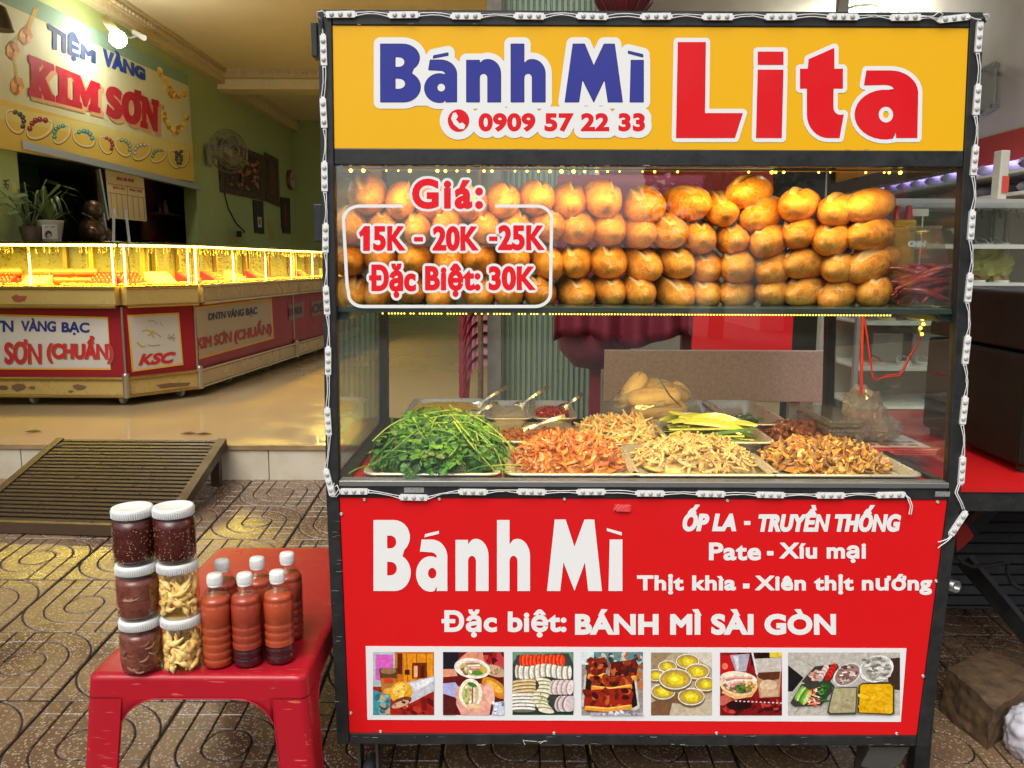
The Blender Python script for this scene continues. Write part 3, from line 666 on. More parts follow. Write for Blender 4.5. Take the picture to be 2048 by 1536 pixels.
b = MB(); b.lathe([(.16, -.02), (.165, .02), (.14, .035)], 24, q, ax=(1, 0, 0)); b.obj('rim', M('red clock rim', (.2, .04, .03), .4), ck)
b = MB(); b.lathe([(.135, .0), (.135, .02)], 24, q + Vector((.018, 0, 0)), ax=(1, 0, 0)); b.obj('dial', M('clock dial', (.45, .4, .3), .4), ck)
b = MB(); b.bar(q + Vector((.041, 0, 0)), q + Vector((.041, .02, .09)), .008, .004); b.bar(q + Vector((.043, 0, 0)), q + Vector((.043, -.05, .02)), .008, .004); b.obj('hand', BLACK, ck)
wall_frame('calendar', 'black hanging block calendar with white date on green wall', 'calendar', WX + .02, [(507, 400), (527, 402), (529, 468), (511, 466)], .1, BLACK, lambda p: (p.rect(0, 0, 1, 1, S(20, 20, 20)), p.rect(.3, .5, .75, .85, S(200, 195, 180)), p.rect(.45, .58, .6, .76, S(20, 20, 20))))
wall_frame('poster', 'tall narrow black and red poster on wall beside the calendar', 'poster', WX + .02, [(562, 394), (580, 396), (582, 468), (565, 466)], .06, BLACK, lambda p: (p.rect(0, 0, 1, 1, S(26, 22, 20)), p.rect(.3, .15, .6, .8, S(110, 26, 30))))
wall_frame('calendar', 'pale photo calendar with horses far along green wall near the stall post', 'calendar', WX + .02, [(592, 376), (640, 382), (640, 450), (595, 446)], .05, BLACK, lambda p: (p.rect(0, 0, 1, 1, S(110, 105, 80)), p.ell(.5, .3, .3, .25, S(50, 30, 22)), p.ell(.75, .5, .18, .35, S(58, 36, 26)), [p.rect(.1 + .12 * k, .68, .18 + .12 * k, .9, S(80, 76, 60)) for k in range(7)]))
def horse(p): p.rect(0, 0, 1, 1, S(70, 78, 44)); p.ell(.45, .4, .3, .5, S(34, 20, 14), rot=20); p.ell(.75, .2, .35, .2, S(40, 22, 16))
wall_frame('wall_ornament', 'dark brown horse head wall ornament above the pale calendar', 'ornament', WX + .02, [(600, 340), (640, 346), (640, 404), (604, 400)], .02, WOODD, horse, .05)
mr_ = thing('mirror', 'small rounded mirror in gold frame standing on the counter end', 'mirror', PX(550, 465, WX + .5))
mX = WX + .55; b = px_slab(mapX(mX), [(537, 442), (560, 442), (568, 480), (544, 482)], .02, (1, 0, 0)).obj('frame', M('gold plastic', (.5, .36, .08), .3, .6), mr_); bevel(b, .02, 3)
px_slab(mapX(mX + .004), [(540, 446), (558, 446), (564, 477), (546, 478)], .01, (1, 0, 0)).obj('mirror_glass', M('mirror', (.7, .75, .7), .05, 1.), mr_)
cb = MB(); cb.tube([PX(448, 382, WX + .01), PX(456, 415, WX + .01), PX(472, 446, WX + .01), PX(490, 464, WX + .01), PX(480, 468, WX + .01)], .008, 6); cb.box(PX(474, 462, WX), PX(482, 474, WX + .06)); tag(cb.obj('cable', BLACK), 'thin black cable hanging down green wall to a plug', 'cable')
# ------------------------------------------------------------------ jewellery counter (three joined showcases on small wheels)
BRASS = M('yellow gold laminate', (.5, .36, .12), .3, .15, var=.35, vs=6, col2=(.36, .24, .07))
GOLDTR = M('gold trim', (.5, .33, .12), .22, .85, var=.2)
CRED = M('red counter laminate', (.28, .012, .02), .4, var=.2, vs=4, col2=(.2, .01, .014), spec=.25)
LAMP_ = print_mat('laminate print', .42, wear=.1); LAMP_.node_tree.nodes['Principled BSDF'].inputs['Specular IOR Level'].default_value = .25
CGL = glass('showcase glass', (.97, .98, .93), 1.0)
YLED = emis('yellow led', (1, .74, .1), 16)
YLEDS = emis('yellow led strip', (1, .8, .14), 9)
zb = FL + .055
A0, A1, A2, A3 = PZ(-260, 793, zb), PZ(254, 795, zb), PZ(396, 777, zb), PZ(640, 697, zb)
A4 = A2 + (A3 - A2) * 1.55
hh = lambda y: PY(254, y, A1.y).z
Zband, Zpan, Zlip, Ztop = hh(757), hh(614), hh(574), hh(484)
def off2(a, b, d):
    n = Vector((b.y - a.y, -(b.x - a.x), 0)).normalized(); return n * d   # outward = towards viewer/right
def miter(P, d):
    out = []
    for i, p in enumerate(P):
        ns = []
        if i > 0: ns.append(off2(P[i - 1], p, 1))
        if i < len(P) - 1: ns.append(off2(p, P[i + 1], 1))
        n = sum(ns, Vector()); n = n / n.length; out.append(p + n * (d / max(.5, n.dot(ns[0]))))
    return out
def at(p, z): return Vector((p.x, p.y, z))
def band(mb, P, d0, d1, z0, z1, mi=0):
    a, b = miter(P, d0), miter(P, d1)
    for i in range(len(P) - 1):
        mb.hexa([at(a[i], z0), at(b[i], z0), at(b[i + 1], z0), at(a[i + 1], z0)], [at(a[i], z1), at(b[i], z1), at(b[i + 1], z1), at(a[i + 1], z1)], mi)
Amid = A2 + (A3 - A2) * .72
segs = [('front', [A0, A1]), ('corner', [A1, A2]), ('side', [A2, Amid]), ('far', [Amid, A4])]
LABELS = {'front': 'wide glass jewellery showcase facing the street, with white and red shop panel', 'corner': 'narrow angled corner jewellery showcase with the white KSC panel',
          'side': 'jewellery showcase running back into the shop, with smaller angled KIM SON panel', 'far': 'farthest jewellery showcase at the back, with white letters on dark red panel'}
CAB = {}
full = [A0, A1, A2, Amid, A4]
for key, P in segs:
    t = thing('jewellery_showcase', LABELS[key], 'showcase', P[0], 'jewellery showcases in the gold shop'); CAB[key] = t
    g = .006 if key != 'front' else .003
    a, b = P; u = (b - a).normalized(); a2, b2 = a + u * g, b - u * g; Q = [a2, b2]
    n = off2(a, b, 1)
    m = MB(); band(m, Q, -.5, 0, Zband, Zpan); m.obj('body', CRED, t)
    m = MB(); band(m, Q, -.49, .018, zb, Zband - .002); m.obj('base_band', BRASS, t)
    m = MB(); m.tube([at(a2 + n * .02, Zband), at(b2 + n * .02, Zband)], .014, 8); m.tube([at(a2 + n * .02, zb + .01), at(b2 + n * .02, zb + .01)], .012, 8); m.obj('trim_rail', GOLDTR, t)
    m = MB(); band(m, Q, -.52, .07 if key != 'corner' else .075, Zpan + .012, Zlip - .012); m.obj('counter_lip', BRASS, t)
    m = MB()
    for z in (Zpan + .006, Zlip - .004): m.tube([at(a2 + n * .07, z), at(b2 + n * .07, z)], .014, 8)
    m.obj('lip_moulding', GOLDTR, t)
    m = MB(); band(m, Q, -.5, .05, Zlip - .011, Zlip + .004); m.obj('display_bed', M('yellow satin', (.62, .42, .04), .5, var=.4, vs=40), t)
    m = MB(); band(m, Q, .036, .042, Zlip + .005, Ztop - .012); m.obj('front_glass', CGL, t)
    m = MB(); band(m, Q, -.46, .045, Ztop - .01, Ztop); m.obj('top_glass', CGL, t)
    m = MB(); band(m, Q, -.47, -.462, Zlip + .005, Ztop - .011); m.obj('back_panel', M('yellow back panel', (.4, .36, .1), .35, var=.4, vs=6, col2=(.2, .2, .06)), t)
    L_ = (b - a).length
    m = MB(); m.bar(at(a2 + n * .02, Ztop - .022), at(b2 + n * .02, Ztop - .022), .018, .014); m.obj('led_strip', YLEDS, t)
    np_ = max(1, round(L_ / .62))
    for k in range(np_ + 1):
        p_ = a2 + (b2 - a2) * (k / np_)
        if k in (0, np_): p_ += u * (.03 if k == 0 else -.03)
        m = MB(); m.bar(at(p_ - n * .44, Zlip + .006), at(p_ - n * .44, Ztop - .014), .03, .03); m.obj('post', M('yellow frame', (.55, .34, .05), .35, .3), t)
        m = MB(); m.bar(at(p_ + n * .012, Zlip + .006), at(p_ + n * .012, Ztop - .03), .008, .008); m.obj('led_strip', YLEDS, t)
        if key == 'side' or k in (0, np_):
            m = MB(); m.bar(at(p_ + n * .03 + u * .02, Zlip + .006), at(p_ + n * .03 + u * .02, Ztop - .014), .006, .006); m.obj('glass_edge', M('gold trim', (0, 0, 0)), t)
    # light of the strip
    al = bpy.data.lights.new('showcase_light', 'AREA'); al.shape = 'RECTANGLE'; al.size = L_ * .95; al.size_y = .04; al.energy = 12 * L_; al.color = (1, .72, .12)
    ao = bpy.data.objects.new('showcase_light', al); C.objects.link(ao)
    ao.matrix_basis = Matrix.Translation(at((a + b) / 2 - n * .03, Ztop - .04)) @ Matrix.Rotation(math.atan2(u.y, u.x), 4, 'Z'); adopt(ao, t)
    # jewellery on the bed: nobody could count it
    jb = MB(); r = random.Random(hash(key) % 100 if False else len(key))
    for k in range(int(260 * L_)):
        q = a2 + (b2 - a2) * r.random() - n * (r.random() * .4 - .03)
        jb.ball(at(q, Zlip + .012), .009 + .008 * r.random(), 5, 3, sc_=(1.3, .8, .9))
    tag(jb.obj('gold_jewellery', M('gold', (.75, .5, .08), .25, .7, rnd=.2), t), kind='stuff')
    jh = MB()
    for k in range(int(70 * L_)):      # chains hanging along the front and the back
        q = a2 + (b2 - a2) * r.random(); bk_ = r.random() < .5; q = q - n * (.455 if bk_ else -.025); zt__ = Ztop - .03; ln_j = r.uniform(.02, .05) if not bk_ else r.uniform(.05, .2)
        for i in range(5): jh.ball(at(q, zt__ - ln_j * i / 4), .006 * r.uniform(.6, 1.2), 5, 3)
    tag(jh.obj('hanging_chains', MATS['gold'], t), kind='stuff')
    # wheels
    for k in ([.62, .97] if key == 'front' else [.8] if key == 'corner' else [.3, .7]):
        q = a + (b - a) * k - n * .06; m = MB(); m.lathe([(.045, -.012), (.05, 0), (.045, .012)], 14, at(q, FL + .05), ax=n.cross(Vector((0, 0, 1)))); m.bar(at(q, FL + .05), at(q, zb + .01), .03, .02)
        m.obj('caster', M('grey rubber', (.3, .3, .28), .5), t)
for key, p_ in (('front', A1), ('corner', A2), ('side', Amid)):
    n = (off2(A0, A1, 1) + off2(A1, A2, 1)).normalized() if key == 'front' else off2(A2, A4, 1)
    m = MB(); m.tube([at(p_ + n * .02, zb), at(p_ + n * .02, Zband + .02)], .022, 10); m.ball(at(p_ + n * .02, Zband + .02), .024, 10, 6); m.obj('corner_guard', M('grey metal', (.4, .36, .3), .3, .8), CAB[key])
    m = MB(); m.tube([at(p_ + n * .004, Zband + .02), at(p_ + n * .004, Zpan)], .008, 6); m.obj('corner_guard', M('grey metal', (0, 0, 0)), CAB[key])
def cmap(a, b):
    n = off2(a, b, 1); p0 = a + n * .004
    return lambda x, y, off=0: PP(x, y, p0 + n * off, n)
GY = S(214, 160, 60)
mp = cmap(A0, A1); p = Print(mp)
p.poly([(-250, 622), (216, 634), (222, 740), (-250, 738)], GY); p.poly([(-250, 626), (214, 638), (220, 736), (-250, 735)], S(196, 190, 182)); p.obj('panel_print', GLOSSP, CAB['front'])
def cw(text, x0, x1, top, bot, col, mp, par, bold, cell=.9, off=.003, shear=0):
    W = x1 - x0; Hh = (bot[0] - top[0] + bot[1] - top[1]) / 2
    def warp(x, y):
        t = x / W; v = y / Hh; return x0 + x, (top[0] + (top[1] - top[0]) * t) * (1 - v) + (bot[0] + (bot[1] - bot[0]) * t) * v
    pr = Print(lambda x, y, off=0: mp(*warp(x, y), off)); lp, sh = words(text, (0, 0, W, Hh), bold, cell, shear); pr.shape(sh, col, off); return pr.obj('lettering', LAMP_, par)
NAVY, LRED = S(35, 45, 110), S(185, 35, 38); f_ = CAB['front']
cw('DNTN', -60, 27, (641, 641), (664, 664), NAVY, mp, f_, 1.2)
cw('VÀNG', 42, 112, (636, 637), (663, 664), NAVY, mp, f_, 1.2)
cw('BẠC', 123, 179, (643, 644), (670, 671), NAVY, mp, f_, 1.2)
for t, x0, x1, a, b in (('KIM', -100, -12, (684, 684), (728, 728)), ('SƠN', 8, 83, (676, 680), (728, 728)), ('(CHUẨN)', 93, 226, (670, 672), (726, 727))):
    cw(t, x0 + 1.5, x1 + 1.5, (a[0] + 1.5, a[1] + 1.5), (b[0] + 2, b[1] + 2), S(120, 110, 90), mp, f_, 2.3, off=.0022); cw(t, x0, x1, a, b, LRED, mp, f_, 1.9)
mp = cmap(A1, A2); f_ = CAB['corner']; p = Print(mp)
p.poly([(254, 630), (358, 625), (367, 730), (264, 744)], GY); p.poly([(257, 634), (355, 629), (364, 726), (268, 740)], S(190, 184, 172))
gl = S(180, 160, 70); gr = S(140, 135, 125)
p.line([(284, 663), (294, 660), (302, 664), (308, 676)], 3.5, gl); p.line([(296, 672), (308, 664), (322, 674)], 2.5, gr); p.line([(304, 662), (312, 668)], 4, gl); p.line([(274, 685), (284, 694), (291, 692)], 4, gl)
p.line([(296, 643), (306, 641), (314, 648)], 1.6, gr); p.line([(320, 646), (326, 652)], 1.6, gr); p.line([(295, 690), (306, 692), (320, 690)], 1.8, gr); p.line([(336, 668), (350, 684)], 1.6, gr); p.line([(349, 668), (338, 680)], 1.6, gr); p.line([(334, 675), (352, 677)], 1.4, gr)
p.obj('panel_print', LAMP_, f_)
cw('KSC', 277, 352, (708, 703), (732, 726), LRED, mp, f_, 1.9, shear=.3)
mp = cmap(A2, A4); f_ = CAB['side']; p = Print(mp)
p.poly([(391, 614), (543, 596), (548, 677), (398, 719)], GY); p.poly([(393, 618), (541, 600), (545, 674), (400, 714)], S(170, 160, 140)); p.obj('panel_print', LAMP_, f_)  # panel white painted darker, carrying the shade on this side
cw('DNTN VÀNG BẠC', 417, 515, (623, 610), (645, 632), S(40, 45, 75), mp, f_, .8, .6)
cw('KIM SƠN (CHUẨN)', 394, 544, (664, 636), (707, 672), S(150, 40, 36), mp, f_, 1.3, .7)  # lettering colours also darkened for that shade
f_ = CAB['far']; p = Print(mp); p.poly([(577, 610), (607, 603), (608, 634), (578, 641)], S(120, 100, 90)); p.poly([(622, 604), (650, 598), (650, 626), (623, 634)], S(120, 100, 90)); p.obj('panel_print', LAMP_, f_)  # print dimmed in its colour for the shade at the back
cw('EWELR', 578, 605, (618, 612), (632, 626), S(70, 25, 30), mp, f_, .7, .5); cw('OS', 624, 648, (609, 604), (628, 622), S(70, 25, 30), mp, f_, .9, .5)
# chipped laminate along the base and the lip
p = Print(lambda x, y, off=0: PP(x, y, A0 + off2(A0, A1, 1) * (.0195 + off), off2(A0, A1, 1))); r = random.Random(8); brown = S(110, 74, 44)
for x, y, s_ in ((6, 776, 10), (38, 775, 14), (64, 776, 6), (158, 774, 11), (141, 783, 5)):
    p.poly([(x + s_ * (1 + .5 * r.random()) * math.cos(k * .9), y + s_ * .35 * (1 + r.random()) * math.sin(k * .9)) for k in range(7)], brown)
p.obj('chipped_patch', PAPER, CAB['front'])
p = Print(lambda x, y, off=0: PP(x, y, A0 + off2(A0, A1, 1) * (.0715 + off), off2(A0, A1, 1))); p.poly([(22, 594), (32, 589), (40, 592), (54, 592), (50, 602), (38, 605), (28, 603)], S(140, 60, 40)); p.obj('chipped_patch', PAPER, CAB['front'])
p = Print(lambda x, y, off=0: PP(x, y, A1 + off2(A1, A2, 1) * (.0195 + off), off2(A1, A2, 1))); p.poly([(312, 770), (340, 766), (382, 765), (376, 772), (340, 775), (322, 777)], brown); p.obj('chipped_patch', PAPER, CAB['corner'])

ordn_ = ['first', 'second', 'third', 'fourth']
# goods lying inside the front showcase
ORG = M('orange wrapped gold', (.85, .13, .04), .45, var=.4, vs=60, col2=(.6, .06, .02))
nf = off2(A0, A1, 1); uf = (A1 - A0).normalized()
rolls = [(15, 567, 0), (22, 549, 1), (75, 562, 0), (118, 562, 0), (165, 561, 0), (82, 543, 1), (128, 541, 1), (172, 541, 1)]
wh = ['lower left', 'upper left', 'lower second', 'lower middle', 'lower right', 'upper second', 'upper middle', 'upper right']
for (x, y, lv), w_ in zip(rolls, wh):
    q = PP(x, y, A0 + nf * -.2, nf); q = at(q, Zlip + .036 + .056 * lv)
    m = MB(); pts = [q + uf * (s_ * .028) for s_ in range(-3, 4)]
    m.tube(pts, [.018, .03, .027, .031, .027, .03, .018], 12)
    tag(m.obj('gold_roll', ORG), f'orange roll of wrapped rings in the front showcase, {w_} of the pile', 'roll', 'orange ring rolls in the front showcase')
for k, (x, y) in enumerate(((300, 562), (338, 558), (366, 563), (392, 551), (440, 547))):
    q = PZ(x, y, Zlip + .02); m = MB()
    for rr_ in (.1, .085, .05): m.torus(q, rr_, .011, (.05 * k, -.3, 1), 28, 6)
    tag(m.obj('necklace_ring', M('red velvet', (.45, .02, .015), .6)), ['leftmost', 'second from left', 'middle', 'fourth from left', 'rightmost'][k] + ' round red velvet necklace stand inside the corner and side showcases', 'display stand', 'red necklace stands')
# ring trays standing on the beds
rtm = M('red tray velvet', (.35, .015, .02), .7); wtm = M('cream tray velvet', (.6, .5, .3), .7); k_ = 0
for key, a, b, ts in (('front', A0, A1, (.5, .64, .9)), ('corner', A1, A2, (.3, .72)), ('side', A2, Amid, (.14, .34, .55, .76)), ('far', Amid, A4, (.3, .7))):
    n = off2(a, b, 1); u = (b - a).normalized()
    for t_ in ts:
        q = at(a + (b - a) * t_ - n * .16, Zlip + .006); m = MB(); w_ = .085; tilt = .075
        lo4 = [q - u * w_ + n * .07, q + u * w_ + n * .07, q + u * w_ - n * .07, q - u * w_ - n * .07]; hi4 = [p_ + Vector((0, 0, .015 + (tilt if i > 1 else 0))) for i, p_ in enumerate(lo4)]; m.hexa(lo4, hi4)
        o = m.obj('ring_tray', rtm if k_ % 3 != 1 else wtm); tag(o, f'{"red" if k_ % 3 != 1 else "cream"} velvet tray of gold rings in the {key} showcase, {ordn_[ts.index(t_)]} from its street end', 'ring tray', 'ring trays in the showcases'); k_ += 1
        g = MB()
        for i in range(6):
            for j in range(4):
                f = (i + .5) / 6; h_ = (j + .5) / 4; p_ = (hi4[0].lerp(hi4[1], f)).lerp(hi4[3].lerp(hi4[2], f), h_); g.torus(p_ + Vector((0, 0, .008)), .0085, .0022, u, 8, 4)
        tag(g.obj('rings', MATS['gold'], o), kind='stuff')
# on the ledge behind the counter
def LZ(x): return Ztop
ped = MB(); q = PX(20, 478, WX + .1); ped.box((WX + .005, oA.y - .6, Ztop - .03), (WX + .35, oB.y, Ztop + .01)); tag(ped.obj('ledge', WOODD), 'dark wooden ledge behind the showcases under the wall opening', 'ledge')
ZL = Ztop + .011
pot = thing('potted_plant', 'spider plant with arching pale-edged leaves in a white pot on ledge', 'plant', (WX + .2, oA.y + .4, ZL))
def onledge(x, y, X=WX + .2): q = PX(x, y, X); return Vector((q.x, q.y, ZL))
q = onledge(100, 462); m = MB(); m.lathe([(.07, 0), (.1, .16), (.105, .17), (.09, .17), (.085, .14)], 18, q); m.obj('pot', M('white pot', (.5, .48, .38), .4), pot)
LEAF = M('spider leaf', (.1, .16, .05), .45, var=.5, vs=30, col2=(.2, .24, .1)); r = random.Random(9)
for k in range(26):
    a = r.random() * 6.28; ln = r.uniform(.18, .38); up = r.uniform(.12, .36); vs = []; d = Vector((math.cos(a), math.sin(a), 0)); s_ = d.cross(Vector((0, 0, 1)))
    for i in range(7):
        t = i / 6; c_ = q + Vector((0, 0, .15)) + d * ln * t + Vector((0, 0, up * math.sin(t * 2.4) - .1 * t)); w_ = .013 * (1 - t ** 2) + .001; vs += [c_ - s_ * w_, c_ + s_ * w_]
    m = MB(); m.add(vs, [(2 * i, 2 * i + 1, 2 * i + 3, 2 * i + 2) for i in range(6)], 0, True); m.obj('leaf', LEAF, pot)
q2 = onledge(62, 462, WX + .12); pot2 = thing('potted_plant', 'taller dark leafy plant behind the spider plant at left edge of opening', 'plant', q2)
m = MB(); m.lathe([(.06, 0), (.08, .12), (.07, .12)], 14, q2); m.obj('pot', M('brown pot', (.1, .06, .03), .5), pot2)
for k in range(16):
    a = r.random() * 6.28; hgt = r.uniform(.2, .5); tip = q2 + Vector((math.cos(a) * .22, math.sin(a) * .22, hgt)); m = MB(); m.tube([q2 + Vector((0, 0, .1)), (q2 + tip) / 2 + Vector((0, 0, .1)), tip], .005, 4)
    s_ = Vector((-math.sin(a), math.cos(a), 0)) * .05; d = Vector((math.cos(a), math.sin(a), -.3)) * .13
    m.add([tip, tip + d * .5 + s_, tip + d, tip + d * .5 - s_], [(0, 1, 2, 3)]); m.obj('leaf', LEAF, pot2)
crd = thing('card', 'small white card with dark round emblem standing before the spider plant', 'card', onledge(102, 470, WX + .42)); mX = WX + .3
px_slab(mapX(mX), [(86, 449), (114, 449), (116, 478), (87, 478)], .006, (1, 0, 0)).obj('card_body', WHITEP, crd)
p = Print(mapX(mX + .001)); p.ell(97, 469, 7, 8, S(40, 40, 40)); p.ell(98, 472, 4, 5, S(190, 190, 180)); p.line([(89, 454), (97, 454)], 1.4, S(50, 50, 50)); p.line([(101, 454), (110, 454)], 1.4, S(50, 50, 50)); p.obj('card_print', PAPER, crd)
rou = thing('router', 'white internet router with four raised antennas on the ledge', 'router', onledge(240, 470))
m = MB(); a, b = onledge(194, 470, WX + .15), onledge(285, 470, WX + .15); m.box((a.x, a.y, ZL), (a.x + .16, b.y, ZL + .035)); bevel(m.obj('body', WHITEP, rou), .01)
for x, dx in ((196, 4), (215, -6), (226, 4), (258, -3)):
    s0 = onledge(x, 470, WX + .17) + Vector((0, 0, .03)); m = MB(); m.bar(s0, s0 + Vector((0, dx * .012, .3)), .02, .012); m.obj('antenna', WHITEP, rou)
stt = thing('statue', 'dark brown carved seated figurine on the ledge by the router', 'statue', onledge(180, 465)); q = onledge(185, 465, WX + .12)
m = MB(); m.ball(q + Vector((0, 0, .12)), .13, 14, 8, sc_=(.8, 1, .95)); m.ball(q + Vector((.02, .0, .29)), .09, 12, 8, sc_=(.9, 1, 1.05)); m.ball(q + Vector((.05, -.12, .1)), .06, 8, 6); m.ball(q + Vector((.05, .12, .1)), .06, 8, 6); m.ball(q + Vector((.07, 0, .3)), .03, 8, 6)
m.obj('figure', M('brown bronze', (.09, .05, .025), .3, .5, bump=.4, bs=40), stt)

# ------------------------------------------------------------------ slatted steel ramp
RM = M('rusty brown steel', (.075, .045, .022), .42, .3, var=.7, vs=10, col2=(.05, .03, .018), bump=.15, bs=90)
SLT = M('worn grey slat', (.07, .044, .03), .34, .25, var=.7, vs=14, col2=(.026, .016, .011), rnd=.15)
TL, TR = PY(124, 893, STEPY - .03), PY(446, 893, STEPY - .03); zt_ = FL + .022; TL.z = TR.z = zt_
BL, BR = G(-70, 1062), G(300, 1066); BR = G(330, 1075); BL.z += .03; BR.z += .03
rp = thing('ramp', 'dark slatted steel ramp leaning from the pavement onto the shop step', 'ramp', (BL + BR) / 2)
m = MB(); m.bar(TL, BL, .04, .05); m.obj('side_rail', RM, rp)
m = MB(); m.bar(TR, BR, .045, .05); m.obj('side_rail', RM, rp)
m = MB(); m.bar(BL, BR, .04, .05); m.obj('end_rail', RM, rp)
m = MB(); m.bar(TL + Vector((0, .01, -.01)), TR + Vector((0, .01, -.01)), .03, .03); m.obj('end_rail', RM, rp)
m = MB(); g_ = TR + Vector((-.02, -.06, 0)); m.bar(g_, Vector((g_.x, g_.y, gz(g_.y))), .045, .045); m.obj('leg', RM, rp)
m = MB(); g_ = TL + Vector((.02, -.06, 0)); m.bar(g_, Vector((g_.x, g_.y, gz(g_.y))), .045, .045); m.obj('leg', RM, rp)
for k in range(23):
    t = (k + .7) / 23.4; a, b = TL.lerp(BL, t), TR.lerp(BR, t); a.z += .012; b.z += .012; dx = (b - a).normalized() * .02
    nrm = (BL - TL).cross(TR - TL).normalized()
    if nrm.z < 0: nrm = -nrm
    m = MB(); m.bar(a + dx, b - dx, .018, .02, up=nrm); m.obj('slat', SLT, rp)
# dry leaves on the shop floor
DLF = M('dry leaf', (.12, .06, .03), .7)
for k, (x, y) in enumerate(((68, 864), (378, 868), (408, 869))):
    q = PZ(x, y, FL); m = MB(); m.add([q + Vector(v) for v in ((-.05, -.01, .003), (-.01, -.025, .014), (.05, 0, .004), (.0, .02, .012))], [(0, 1, 2, 3)]); tag(m.obj('dry_leaf', DLF), ['small brown dry leaf on the shop floor above the ramp', 'small dry leaf on the shop floor, left one of the pair', 'small dry leaf on the shop floor, right one of the pair'][k], 'leaf')
# ------------------------------------------------------------------ food cart
X0, X1 = -.411, .9885; YB = YF + .78; PW = .029
z = lambda y: PY(1300, y, YF).z
Zt, Zs1, Zs0, Zm0, Zg0, Zr1, Zr0, Zb1, Zb0 = z(24), z(52), z(299), z(332), z(968), z(975), z(998), z(1470), z(1491)
Zsh = z(616); CZT = z(968) - .004
cart = thing('food_cart', 'black framed banh mi food cart with yellow header sign and red front panel', 'food cart', ((X0 + X1) / 2, (YF + YB) / 2, gz(YF)))
XT, XK, XBm = (-.409, .984), (-.4215, 1.022), (-.413, .9945)      # outer edges at the top, the counter and the foot: the cabinet tapers
def warp(v):
    x, y, zz = v
    if zz >= Zr0: t = (zz - Zr0) / (Zt - Zr0); l, r = XK[0] + (XT[0] - XK[0]) * t, XK[1] + (XT[1] - XK[1]) * t
    else: t = (Zr0 - zz) / (Zr0 - Zb0); l, r = XK[0] + (XBm[0] - XK[0]) * t, XK[1] + (XBm[1] - XK[1]) * t
    if x < X0 + .06: return (x - X0 + l, y, zz)
    if x > X1 - .06: return (x - X1 + r, y, zz)
    return (l + (x - X0) / (X1 - X0) * (r - l), y, zz)
def bx(name, a, b, mat, par=cart, bv=0, wp=True):
    m = MB()
    if wp:
        lev = [a[2], b[2]]
        if a[2] < Zr0 - .03 and b[2] > Zr0 + .03: lev = [a[2], Zr0, b[2]]
        vs = [warp(v) for zz in lev for v in ((a[0], a[1], zz), (b[0], a[1], zz), (b[0], b[1], zz), (a[0], b[1], zz))]; n = len(lev)
        m.add(vs, [(3, 2, 1, 0), tuple(range(4 * n - 4, 4 * n))] + [(4 * i + k, 4 * i + (k + 1) % 4, 4 * i + 4 + (k + 1) % 4, 4 * i + 4 + k) for i in range(n - 1) for k in range(4)])
    else: m.box(a, b)
    o = m.obj(name, mat, par)
    if bv: bevel(o, bv)
    return o
for x in (X0, X1 - PW):
    bx('post', (x, YF, Zb0), (x + PW, YF + PW, Zt), BLACK, bv=.002); bx('post', (x, YB - PW, Zb0), (x + PW, YB, Zt), BLACK, bv=.002)
xi0, xi1 = X0 + PW + .001, X1 - PW - .001
for nm, a, b in (('top_rail', Zs1, Zt), ('middle_rail', Zm0, Zs0), ('counter_rail', Zr0, Zr1), ('bottom_rail', Zb0, Zb1)):
    bx(nm, (xi0, YF + .001, a), (xi1, YF + PW - .001, b), BLACK, bv=.002)
    if nm != 'middle_rail': bx(nm, (xi0, YB - PW + .001, a), (xi1, YB - .001, b), BLACK)
    for x in (X0 + .001, X1 - PW + .001): bx('side_rail', (x, YF + PW + .001, a), (x + PW - .002, YB - PW - .001, b), BLACK)
bx('sill', (xi0, YF - .004, Zr1 + .001), (xi1, YF + .03, Zg0 + .006), M('grey aluminium sill', (.3, .3, .28), .35, .7, var=.3, vs=30), bv=.002)
bx('roof_sheet', (X0 + .002, YF + .004, Zt + .0005), (X1 - .002, YB - .002, Zt + .003), BLACK)
for x in (X0 + .005, X1 - .015): bx('side_header', (x, YF + PW + .002, Zs0), (x + .01, YB - PW - .002, Zs1), M('yellow vinyl side', (.75, .42, .01), .35))
bx('counter_board', (xi0, YF + .031, CZT - .03), (xi1, YB - .001, CZT), M('red counter vinyl', (.5, .012, .014), .3, var=.3, vs=5, col2=(.38, .01, .012), coat=.2))
for x in (X0 + .004, X1 - .014): bx('side_panel', (x, YF + PW + .002, Zb1), (x + .01, YB - PW - .002, Zr0), M('black side panel', (.03, .03, .03), .5))
bx('floor_panel', (xi0, YF + PW, Zb0 + .005), (xi1, YB - PW, Zb0 + .015), M('black side panel', (.03, .03, .03), .5))
PANE = glass('window glass', (.95, .97, .955), 1.0, f0=.085)
bx('front_glass', (xi0, YF + .012, Zg0 + .006), (xi1, YF + .016, Zm0), PANE)
for x in (X0 + .012, X1 - .016): bx('side_glass', (x, YF + PW + .002, Zr1 + .001), (x + .004, YB - PW - .002, Zs0), PANE)
bx('glass_shelf', (xi0 + .002, YF + .03, Zsh - .01), (xi1 - .002, YB - .35, Zsh), M('green edged shelf glass', (.12, .2, .17), .08, coat=.5))
bx('shelf_edge', (xi0, YF + .018, Zsh - .012), (xi1, YF + .029, Zsh - .001), M('shelf trim', (.1, .13, .11), .3, .5))
for x in (X0 + .02, X1 - .05): bx('shelf_bracket', (x, YF + .03, Zsh - .03), (x + .03, YB - .33, Zsh - .0105), M('shelf trim', (0, 0, 0)))
bx('inner_rail', (X0 + .03, YF + .03, CZT + .0005), (X0 + .05, YB - .03, CZT + .012), BLACK); bx('inner_rail', (X1 - .05, YF + .03, CZT + .0005), (X1 - .03, YB - .03, CZT + .012), BLACK)
